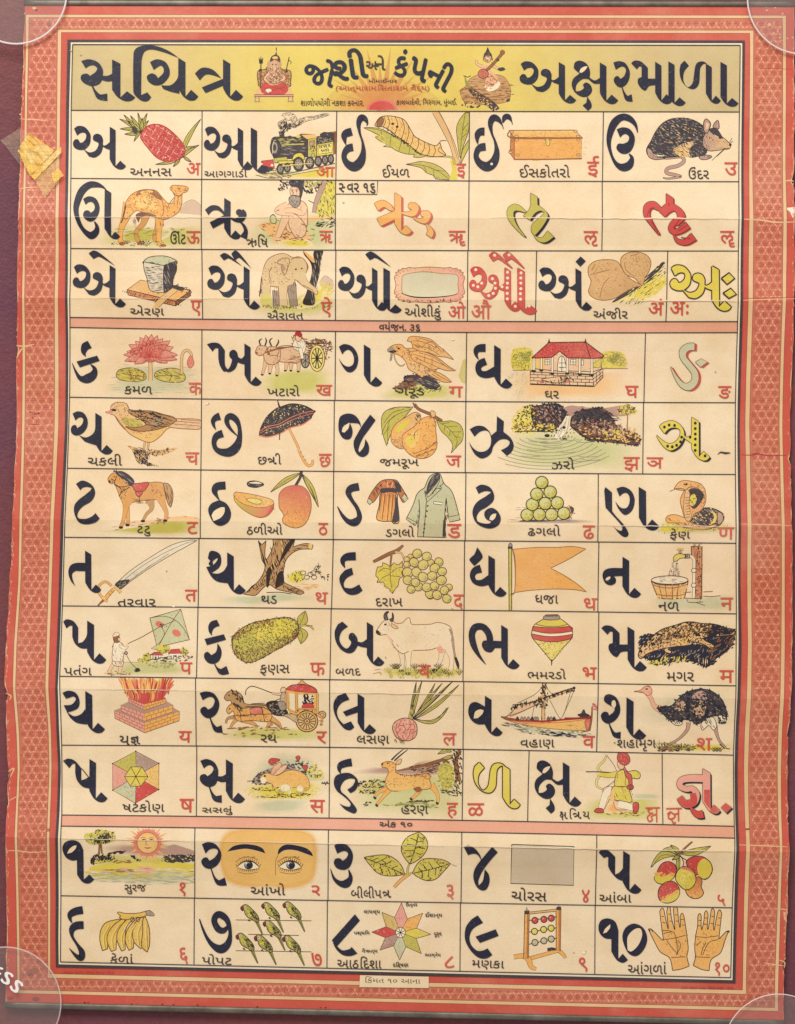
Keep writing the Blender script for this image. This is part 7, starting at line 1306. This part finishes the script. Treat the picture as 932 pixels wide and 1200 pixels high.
pic(c, 'eyes_picture', 'pair of dark eyes and brows on a yellow face patch'); cap(c, 'આંખો', 388, 400, 622, 482); red(c, '२', 800, 415, 860, 485)

AB = (384, 965)
c = cell(13, (385.4, 384.7), (541, 540.2), 'compartment with three yellow-green leaves on one stem')
let(c, AB, 'three'); at(*AB)
WO('o', '455 430 16 490 390 18 530 355 20 560 335 18', 5, 'n'); WO('g', '545 345 14 548 300 12 560 262 8', 4); WO('g', '530 345 12 510 320 10 495 310 6', 4); WO('g', '560 335 10 590 325 8', 4)
for pth, mid, vs_ in (('250 222! 300 212 400 205 470 240 510 290 525 340! 450 350 380 345 330 320 290 275', '258 228 380 275 515 335', ('300 245 350 225', '340 258 400 225', '385 278 440 245', '430 300 480 280', '320 255 315 290', '360 270 370 320', '410 292 430 340', '455 312 470 345', '370 240 400 262')),
                      ('625 50! 670 90 682 150 650 210 600 250 562 268! 530 230 505 180 510 130 550 80', '622 60 600 150 565 262', ('612 110 570 90', '605 140 540 130', '590 175 525 175', '580 210 535 220', '610 115 660 110', '600 150 665 160', '590 185 640 205', '620 80 650 95')),
                      ('838 265! 790 240 720 230 650 235 610 270 580 328! 620 360 680 382 740 370 790 320', '825 268 720 300 590 330', ('770 285 740 250', '720 300 690 255', '680 312 650 270', '640 320 620 290', '780 282 770 320', '740 296 735 345', '690 310 690 362', '645 322 650 365', '760 260 800 262'))):
    FO(mixc('g', 'y', .6), pth, 6, 'b'); L('n', 6, mid); Ls('n', 5, *vs_); D('n', pth, 30, 18, 4, 30, 60); D('g', pth, 20, 16, 5, 30, 60)
L('n', 2, '845 270 880 285'); pic(c, 'three_leaves_picture', 'three yellow-green leaves joined on one stem'); cap(c, 'બીલીપ|@tra', 162, 420, 435, 500); red(c, '३', 812, 410, 860, 512)

AC = (540, 965)
c = cell(13, (541, 540.2), (698.5, 697.2), 'compartment with a plain grey rectangle')
let(c, AC, 'four'); at(*AC)
q = G(mixc('gy', 'p', .5), '345 132 768 146 766 415 340 402'); L('n', 6, q, True, straight=True); pic(c, 'rectangle_picture', 'plain grey rectangle with a thin outline'); cap(c, 'ચોરસ', 345, 432, 585, 520, rot=2); red(c, '४', 825, 445, 875, 530)

AD = (695, 965)
c = cell(13, (698.5, 697.2), None, 'compartment with a cluster of red and yellow mangoes')
let(c, AD, 'five', sc=5.482); at(*AD, 5.482)
leaf(540, 190, 435, 160, 34, 20, 'g', 4); leaf(540, 195, 365, 275, 44, 44, 'g', 4); leaf(555, 185, 750, 135, 44, 10, 'g', 4); leaf(550, 185, 490, 128, 26, 4, 'g', 4); WO('br', '545 190 10 580 150 9 630 108 7', 4); leaf(545, 195, 545, 315, 24, 6, 'g', 4); leaf(550, 195, 500, 225, 22, 0, 'g', 4); L('n', 5, '555 195 575 240 570 265'); L('n', 5, '550 200 590 225')
def mango(s, c1, c2, ang): p = FO(c1, s, 5, 'n', c2, ang); D(c2, p, 8, 14, 7); D(c1, p, 8, 14, 7)
FO(mixc('og', 'r', .3), '590 420 620 410 650 345 680 335 695 365 690 400 705 440 680 470 640 475 605 455', 5, 'n', 'o', 90)
FO('r', '590 240 610 215 650 200 700 205 745 240 760 290 740 335 705 352 670 320 640 330 610 280', 5); F('y', '700 215 745 245 755 295 735 335 705 348 670 318 665 260'); L('n', 5, '590 240 610 215 650 200 700 205 745 240 760 290 740 335 705 352')
FO('r', '388 345 400 320 420 270 450 240 490 238 525 265 525 320 490 360 450 380 410 375', 5); F('y', '390 345 405 315 440 335 480 320 515 330 485 362 450 378 410 372'); D('o', '400 310 500 310 510 330 410 330', 20, 18, 9)
FO('r', '415 460 420 410 460 370 510 365 545 400 550 450 520 490 470 505 430 490', 5); F('y', '430 490 480 460 520 430 548 420 545 460 515 490 470 502'); D('o', '440 470 540 420 545 435 460 485', 18, 18, 8, -30)
FO('y', '525 350 535 300 570 268 615 275 645 310 655 360 630 405 590 418 555 395', 5); D('ly', '550 300 620 300 620 390 570 390', 16, 20, 9); F('lr', '560 280 590 268 625 285 640 310 600 290')
pic(c, 'mango_cluster_picture', 'cluster of five red and yellow mangoes'); cap(c, 'આંબા', 38, 432, 242, 500); red(c, '५', 795, 450, 845, 520)

# ---- row 12
c = cell(14, None, (228.6, 228), 'compartment with a bunch of bananas', bot=15)
let(c, Z_, 'six'); at(*Z_)
yb = mixc('y', 'o', .45)
for q in ('285 862! 268 790 275 720 310 670 380 650 420 645! 360 690 330 760 320 850!', '345 868! 318 800 325 740 370 680 430 640 455 630! 420 690 385 780 378 855!', '415 865! 385 790 390 730 430 670 480 630! 500 640 450 700 440 790 440 855!', '465 860! 440 790 455 720 490 670 530 635! 545 650 510 720 500 800 495 845!', '545 848! 500 800 490 730 510 670 550 635! 575 650 560 730 560 800 560 840!', '590 872! 552 830 560 740 560 660 575 625! 600 690 608 760 605 830!'): FO(yb, q, 6, 'b')
for q in ('300 850 290 770 330 690', '355 850 350 770 400 680', '420 840 415 760 460 670', '475 840 475 750 510 680', '530 830 525 740 550 670', '585 850 580 750 580 680'): L('ly', 7, q); L('br', 3, [(x + 9, y) for x, y in pts(q)])
FO(yb, '388 605 400 598 450 608 530 605 580 592 610 588 600 612 560 630 500 640 440 650 400 635 410 625', 5, 'b'); FO('gy', '580 598 610 588 640 620 600 622', 4, 'b')
for x in (490, 528): L('b', 5, oval(x, 648, 12, 16), True)
pic(c, 'bananas_picture', 'bunch of yellow bananas'); cap(c, 'કેળાં', 338, 878, 495, 948); red(c, '६', 812, 840, 868, 950)

c = cell(14, (228.6, 228), (384, 383.5), 'compartment with seven green parrots', bot=15)
let(c, AA, 'seven'); at(*AA)
Ls('b', 5, '285 652 800 658', '370 750 715 758', '285 862 800 870')
for x, y in ((338, 575), (480, 560), (625, 555), (490, 682), (305, 770), (430, 780), (622, 785)):
    q = lambda s: [(x + a, y + b) for a, b in pts(s)]
    WO('dg', ' '.join(f'{x + a} {y + b} {w}' for a, b, w in ((80, 60, 26), (100, 110, 17), (130, 178, 5))), 4)
    FO(mixc('g', 'dg', .55), q('-15 -5 0 -25 25 -25 60 5 95 45 105 80 90 95 60 75 30 60 10 35 5 15'), 5); F('dg', q('35 10 65 15 95 55 100 85 70 65 45 45')); D('n', q('35 10 65 15 100 60 100 90 60 65'), 22, 16, 5, 45, 20); D('y', q('10 0 40 20 60 60 30 50'), 10, 14, 6, 50, 30); O('w', x + 10, y - 8, 8); O('n', x + 10, y - 8, 4); FO('R', q('-20 0 -15 -15 0 -12 -2 8 -8 15'), 4, 'n', 'n'); L('n', 6, q('40 75 30 78 45 85')); L('n', 3, q('80 75 105 125 128 175'))
pic(c, 'parrots_picture', 'seven green parrots perched on three lines'); cap(c, 'પોપટ', 55, 885, 258, 955, rot=2); red(c, '७', 800, 875, 870, 965)

c = cell(14, (384, 383.5), (539.5, 539), 'compartment with an eight-pointed direction star', bot=15)
let(c, AB, 'eight'); at(*AB)
ctr = (498, 738)
for tip, a, b, col in (((505, 535), (458, 635), (545, 645), 'pk'), ((650, 605), (545, 645), (608, 708), 'o'), ((705, 750), (608, 708), (605, 778), 'y'), ((640, 882), (605, 778), (535, 835), 'g'), ((492, 925), (535, 835), (450, 828), 'gg'), ((358, 858), (450, 828), (395, 772), 'mv'), ((302, 735), (395, 772), (400, 698), 'r'), ((372, 600), (400, 698), (458, 635), mixc('t', 'g', .4))): GO(col, [tip, a, ctr, b], 4, 'b')
OO('w', 498, 738, 34, 36, 0, 4)
for k in range(8): a = R(k * 45 + 22); L('n', 4, [ctr, (498 + 32 * math.cos(a), 738 + 34 * math.sin(a))], straight=True)
O('n', 498, 738, 7)
pic(c, 'direction_star_picture', 'eight-pointed star of coloured diamonds')
for t, *bx in (('ઉત્તર', 535, 532, 612, 565), ('ઈશાન્ય', 668, 598, 782, 640), ('પૂર્વ', 725, 735, 778, 770), ('આગ્નેય', 665, 872, 772, 908), ('દિક્ષણ', 448, 938, 552, 980), ('નૈઋત્ય', 235, 845, 342, 882), ('પશ્ચિમ', 180, 722, 288, 758), ('વાયવ્ય', 248, 585, 358, 615)): TX(t, *bx, 'cap', .8)
BASEZ = 1.97; obj('direction_names', c); cap(c, 'આઠ|િદશા', 68, 900, 368, 980, rot=1); red(c, '८', 800, 898, 865, 978)

c = cell(14, (539.5, 539), (697, 696.6), 'compartment with a bead abacus on a wooden stand', bot=15)
let(c, AC, 'nine'); at(*AC)
WO('o', '665 860 26 700 890 20 715 912 16', 5, 'b'); WO('o', '470 915 24 560 890 22 665 860 22', 5, 'b'); WO('o', '360 905 28 420 898 30 460 920 34 480 970 28 515 988 16', 5, 'b'); GO('o', '648 580 682 575 678 865 650 860', 5, 'b'); GO('og', '668 578 682 575 678 865 668 862', 3, 'b'); GO('o', '435 605 466 602 460 915 428 915', 5, 'b'); GO('og', '455 603 466 602 460 915 450 915', 3, 'b')
GO('t', '466 598 650 578 650 592 466 612', 4, 'b'); GO('dk', '434 590 466 588 466 610 434 612', 3); GO('dk', '652 565 682 562 682 582 652 584', 3); G('gy', '440 590 448 560 460 588'); G('gy', '658 563 667 542 676 562'); GO('dk', '590 845 620 840 645 845 645 858 590 862', 3)
for y0, y1, col, ys in ((655, 630, 'r', (655, 648, 640)), (735, 705, 'y', (730, 717, 708)), (818, 775, mixc('gg', 'dg', .25), (806, 794, 782))):
    L('n', 5, [(462, y0), (655, y1)], straight=True)
    for x, y in zip((505, 566, 616) if col != 'y' else (502, 564, 615), ys): OO(col, x, y, 21, 21, 0, 6); O(mixc(C2(col), 'w', .35), x - 6, y - 6, 7, 6)
pic(c, 'abacus_picture', 'wooden abacus with red, yellow and grey beads'); cap(c, 'મણકા', 78, 928, 295, 990, rot=2); red(c, '९', 805, 908, 862, 1005)

c = cell(14, (697, 696.6), None, 'compartment with two open hands', bot=15)
let(c, AD, 'ten', sc=5.482); at(*AD, 5.482)
hk = mixc('o', 'lo', .45)
FO(hk, '352 672! 370 672 400 700 440 740 448 735 440 680 425 560! 435 540 450 545 462 600 478 670! 480 660 470 560! 478 530 492 535 500 600 520 675! 522 660 512 545! 522 528 538 540 545 610 555 665! 558 640 555 590! 568 570 580 590 590 650 600 720 608 800 600 850 615 910! 560 930 508 938! 490 860 430 820 400 770 375 720', 5, 'n', 'o', 60)
FO(hk, '868 682! 850 690 820 720 805 735 808 700 822 570! 812 550 798 560 785 620 775 680! 770 660 778 560! 768 542 755 550 745 620 735 675! 730 660 735 580! 725 555 712 570 708 620 695 680! 690 640 692 590! 682 572 670 590 668 650 655 720 650 800 655 850 640 905! 690 930 742 940! 755 870 810 830 830 790 845 740', 5, 'n', 'o', 100)
for q in ('450 740 520 730 590 712', '440 680 520 700 540 830', '470 745 510 800 545 835', '540 740 560 780 530 840', '655 720 720 725 800 715', '800 740 740 760 700 840', '660 780 690 750', '720 760 700 800 690 840', '500 855 590 850', '650 850 750 855', '450 700 500 690', '370 672 380 690', '850 690 865 690'): L('n', 4, q)
for x, y in ((445, 590), (452, 630), (490, 575), (497, 620), (530, 580), (537, 620), (570, 610), (576, 645), (683, 615), (680, 650), (722, 600), (718, 640), (765, 590), (760, 635), (808, 600), (800, 645)): L('n', 4, [(x - 9, y), (x + 9, y + 2)], straight=True)
D('br', '450 690 600 690 600 840 500 850', 26, 14, 3, 60, 40); D('br', '660 690 800 690 780 830 660 850', 26, 14, 3, 60, 40); O('dk', 866, 688, 8, 6); O('dk', 360, 680, 6)
pic(c, 'hands_picture', 'two open palms with ten fingers'); cap(c, 'આંગળાં', 222, 882, 468, 960); red(c, '१०', 780, 885, 872, 972)

# ------------------------------------------------------------------ worn crease lines where the folds cross the panel
at(0, 0, 1)
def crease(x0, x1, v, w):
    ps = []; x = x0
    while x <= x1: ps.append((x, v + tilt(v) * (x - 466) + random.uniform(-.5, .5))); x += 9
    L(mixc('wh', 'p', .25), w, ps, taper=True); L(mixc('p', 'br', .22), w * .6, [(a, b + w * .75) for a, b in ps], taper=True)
    global BASEZ
    BASEZ = 2.05; obj('crease', CH)
crease(640, 866, 256.9, .9); crease(575, 690, 256.4, .5); crease(735, 866, 351.9, .9); crease(690, 862, 612.9, .6); crease(388, 545, 811.9, .7); crease(90, 240, 811.9, .4); crease(540, 860, 987.9, 1.0); crease(75, 230, 987.9, .5); crease(250, 520, 987.9, .5); crease(90, 390, 256.9, .35); crease(85, 300, 351.9, .3)
for x, y in ((84, 61), (96, 66), (403, 239), (155, 872), (838, 436), (245, 473), (686, 1114), (672, 1115), (720, 870), (452, 770), (196, 669), (530, 713)): O(mixc('br', 'p', random.uniform(.1, .5)), x, y, random.uniform(.6, 1.3), random.uniform(.5, 1)); BASEZ = 2.05; obj('stain', CH)
for x, y in ((684, 1115), (243, 473), (531, 398), (204, 710)): O('wh', x, y, random.uniform(1, 2.4), random.uniform(1, 2)); BASEZ = 2.05; obj('scuff', CH)

# ------------------------------------------------------------------ yellowed sticky tape on the left edge
def tape_mat(name, col, alpha, rough=.25):
    m, nt, bs = newmat(name)
    tc = node(nt, 'ShaderNodeTexCoord').outputs['Object']; n1 = noise(nt, tc, 60, 5, .7)
    rgb = node(nt, 'ShaderNodeRGB'); rgb.outputs[0].default_value = (*lin(col), 1)
    nt.links.new(mixto(nt, rgb.outputs[0], ramp(nt, n1.outputs[0], .45, .7, 0, .7), lin((255, 240, 170))), bs.inputs['Base Color'])
    n2 = noise(nt, tc, 130, 4, .7); nt.links.new(ramp(nt, n2.outputs[0], .35, .7, alpha * .78, min(1, alpha * 1.2)), bs.inputs['Alpha'])
    bs.inputs['Roughness'].default_value = rough; bs.inputs['Specular IOR Level'].default_value = .8
    mp = node(nt, 'ShaderNodeMapping'); mp.inputs['Rotation'].default_value = (0, 0, R(55)); mp.inputs['Scale'].default_value = (1, 6, 1); nt.links.new(tc, mp.inputs[0])
    n3 = noise(nt, mp.outputs[0], 70, 4, .7); bp = node(nt, 'ShaderNodeBump'); bp.inputs['Strength'].default_value = 1; bp.inputs['Distance'].default_value = .0015; nt.links.new(n3.outputs[0], bp.inputs['Height']); nt.links.new(bp.outputs[0], bs.inputs['Normal'])
    return m
def sheetlet(name, parent, quad, mat, z, wr, nx=26, ny=16, seed=1, label=None):
    rnd = random.Random(seed); ph = [(rnd.uniform(0, 6), rnd.uniform(-1.2, 1.2), rnd.uniform(.5, 1.6)) for _ in range(7)]
    bm = bmesh.new(); g = []
    for j in range(ny + 1):
        r = []
        for i in range(nx + 1):
            u, v = i / nx, j / ny; a, b, c_, d = quad
            x = (a[0] * (1 - u) + b[0] * u) * (1 - v) + (d[0] * (1 - u) + c_[0] * u) * v; y = (a[1] * (1 - u) + b[1] * u) * (1 - v) + (d[1] * (1 - u) + c_[1] * u) * v
            if j in (0, ny) or i in (0, nx): x += rnd.uniform(-.35, .35); y += rnd.uniform(-.35, .35)
            h = sum(math.sin(p + (u * 22 * f + v * 9 * k)) for p, k, f in ph) / 7 * wr
            base = relief(x, y) if x > xat(LX[0], y) else relief(x, y) * .35
            r.append(bm.verts.new(((x - 466) * K, (600 - y) * K, (base + z + wr + h) * K)))
        g.append(r)
    for j in range(ny):
        for i in range(nx): bm.faces.new((g[j][i], g[j + 1][i], g[j + 1][i + 1], g[j][i + 1]))
    bmesh.ops.recalc_face_normals(bm, faces=bm.faces)
    me = bpy.data.meshes.new(name); bm.to_mesh(me); bm.free(); me.materials.append(mat)
    for p in me.polygons: p.use_smooth = True
    o = bpy.data.objects.new(name, me); COL.objects.link(o); o.parent = parent
    if label: o['label'] = label
    return o
tp = thing('sticky_tape', 'crumpled yellowed strip of clear sticky tape on the left border of the chart', 'sticky tape')
m1 = tape_mat('yellowed_tape', (250, 206, 84), .74); m2 = tape_mat('pale_tape', (246, 214, 140), .40); m3 = tape_mat('clear_tape', (214, 196, 176), .20)
sheetlet('clear_end', tp, [(2, 165), (25, 150.5), (34, 158), (27, 197)], m3, 2.4, 1.2, seed=3, label='clear end of the tape on the cloth')
sheetlet('yellow_strip', tp, [(22.5, 178), (36, 157.5), (66, 178.5), (37.5, 208)], m1, 2.8, 3.6, seed=5, label='yellowed crumpled middle')
sheetlet('folded_flap', tp, [(37, 206), (73.5, 173.5), (73.8, 180.5), (43, 213)], m1, 4.6, 1.0, seed=8, label='bright folded flap')
sheetlet('pale_end', tp, [(42.5, 211), (70.5, 187), (69, 216.5), (54.5, 233.5)], m2, 3.2, 1.0, seed=12, label='pale lower end')
sheetlet('yellow_corner', tp, [(62, 205), (70.5, 199), (77, 207), (66, 217)], m1, 5.0, .6, nx=10, ny=8, seed=14, label='yellow folded corner')

# ------------------------------------------------------------------ clear plastic discs on the corners
gm, nt, bs = newmat('clear_plastic'); nt.nodes.remove(bs); out = nt.nodes['Material Output']
tr = node(nt, 'ShaderNodeBsdfTransparent'); tr.inputs[0].default_value = (.985, .98, .98, 1); gl = node(nt, 'ShaderNodeBsdfGlossy'); gl.inputs['Roughness'].default_value = .18
df = node(nt, 'ShaderNodeBsdfDiffuse'); df.inputs[0].default_value = (.80, .74, .72, 1)
m1_ = node(nt, 'ShaderNodeMixShader'); m1_.inputs[0].default_value = .055; nt.links.new(tr.outputs[0], m1_.inputs[1]); nt.links.new(df.outputs[0], m1_.inputs[2])
fz = node(nt, 'ShaderNodeFresnel'); fz.inputs[0].default_value = 1.12; m2_ = node(nt, 'ShaderNodeMixShader'); nt.links.new(fz.outputs[0], m2_.inputs[0]); nt.links.new(m1_.outputs[0], m2_.inputs[1]); nt.links.new(gl.outputs[0], m2_.inputs[2]); nt.links.new(m2_.outputs[0], out.inputs[0])
rm, nt, bs = newmat('plastic_rim'); bs.inputs['Base Color'].default_value = (.86, .80, .80, 1); bs.inputs['Roughness'].default_value = .18; bs.inputs['Alpha'].default_value = .70
rt, nt, bs = newmat('plastic_rim_faint'); bs.inputs['Base Color'].default_value = (.80, .72, .70, 1); bs.inputs['Roughness'].default_value = .2; bs.inputs['Alpha'].default_value = .42
wm, nt, bs = newmat('white_lettering'); bs.inputs['Base Color'].default_value = (.9, .88, .88, 1); bs.inputs['Roughness'].default_value = .4
def disc(cx, cy, r, label, rim_m=None, rw=1.1):
    z0 = 1.2 + max(relief(min(max(cx + r * a * math.cos(R(t)), 5), 930), min(max(cy + r * a * math.sin(R(t)), 0), 1200)) for a in (.3, .7, 1) for t in range(0, 360, 12)) + 3.6
    t = thing('plastic_disc', label, 'clear disc', 'clear plastic discs holding down the corners'); t.location = ((cx - 466) * K, (600 - cy) * K, z0 * K)
    bm = bmesh.new(); n = 128; prof = [(0, 0), (r - 1, 0), (r - 1, 2.2), (0, 2.2)]
    lo = [bm.verts.new((r * .985 * K * math.cos(2 * math.pi * k / n), r * .985 * K * math.sin(2 * math.pi * k / n), .2 * K)) for k in range(n)]; hi = [bm.verts.new((v.co.x, v.co.y, 2.0 * K)) for v in lo]
    bm.faces.new(lo[::-1]); bm.faces.new(hi)
    for k in range(n): bm.faces.new((lo[k], lo[(k + 1) % n], hi[(k + 1) % n], hi[k]))
    me = bpy.data.meshes.new('clear_plate'); bm.to_mesh(me); bm.free(); me.materials.append(gm); o = bpy.data.objects.new('clear_plate', me); COL.objects.link(o); o.parent = t
    bm = bmesh.new(); q = 10; rings = []
    for k in range(n):
        a = 2 * math.pi * k / n; rings.append([bm.verts.new(((r + rw * math.cos(2 * math.pi * j / q)) * K * math.cos(a), (r + rw * math.cos(2 * math.pi * j / q)) * K * math.sin(a), (1.2 + rw * 1.1 * math.sin(2 * math.pi * j / q)) * K)) for j in range(q)])
    for k in range(n):
        for j in range(q): bm.faces.new((rings[k][j], rings[(k + 1) % n][j], rings[(k + 1) % n][(j + 1) % q], rings[k][(j + 1) % q]))
    bmesh.ops.recalc_face_normals(bm, faces=bm.faces)
    me = bpy.data.meshes.new('rim'); bm.to_mesh(me); bm.free(); me.materials.append(rim_m or rm)
    for p in me.polygons: p.use_smooth = True
    o = bpy.data.objects.new('rim', me); COL.objects.link(o); o.parent = t
    return t
disc(21, -5, 58.7, 'clear plastic disc with a thick white rim over the top corner near the sticky tape', rw=1.15)
disc(939, 1, 64.5, 'clear plastic disc with a thin bright rim over the top corner above the diamond-dotted letter', rw=1.0)
bl = disc(8, 1173, 65, 'clear plastic disc printed with white letters ESS over the bottom corner below the bananas', rt, .9)
disc(911, 1227, 64, 'clear plastic disc without lettering over the bottom corner below the two hands', rw=.7)
# white lettering printed on that disc, letters turning with its edge
bm = bmesh.new()
def serif_letter(ch, cx, cy, size, rot, z):
    v, f = textmesh(ch); ax, bx = min(a for a, _ in v), max(a for a, _ in v); ay, by = min(b for _, b in v), max(b for _, b in v); c, s = math.cos(R(rot)), math.sin(R(rot))
    for dx, dy in ((-.9, 0), (-.45, .3), (0, 0), (.45, -.3), (.9, 0)):
        vs = []
        for x, y in v:
            X = ((x - ax) / (bx - ax) - .5) * size * .66 + dx; Y = ((y - ay) / (by - ay) - .5) * size + dy
            px, py = cx + X * c - Y * s, cy + X * s + Y * c; vs.append(bm.verts.new(((px - 8) * K, (1173 - py) * K, z * K)))
        for q in f:
            try: bm.faces.new([vs[i] for i in q])
            except ValueError: pass
        z += .05
for ch, x, y, r_ in (('E', -1.5, 1137.5, 20), ('S', 10.5, 1144, 32), ('S', 21.5, 1153.5, 44)): serif_letter(ch, x, y, 14.5, r_, 2.3)
bmesh.ops.recalc_face_normals(bm, faces=bm.faces); me = bpy.data.meshes.new('lettering'); bm.to_mesh(me); bm.free(); me.materials.append(wm); o = bpy.data.objects.new('lettering', me); COL.objects.link(o); o.parent = bl
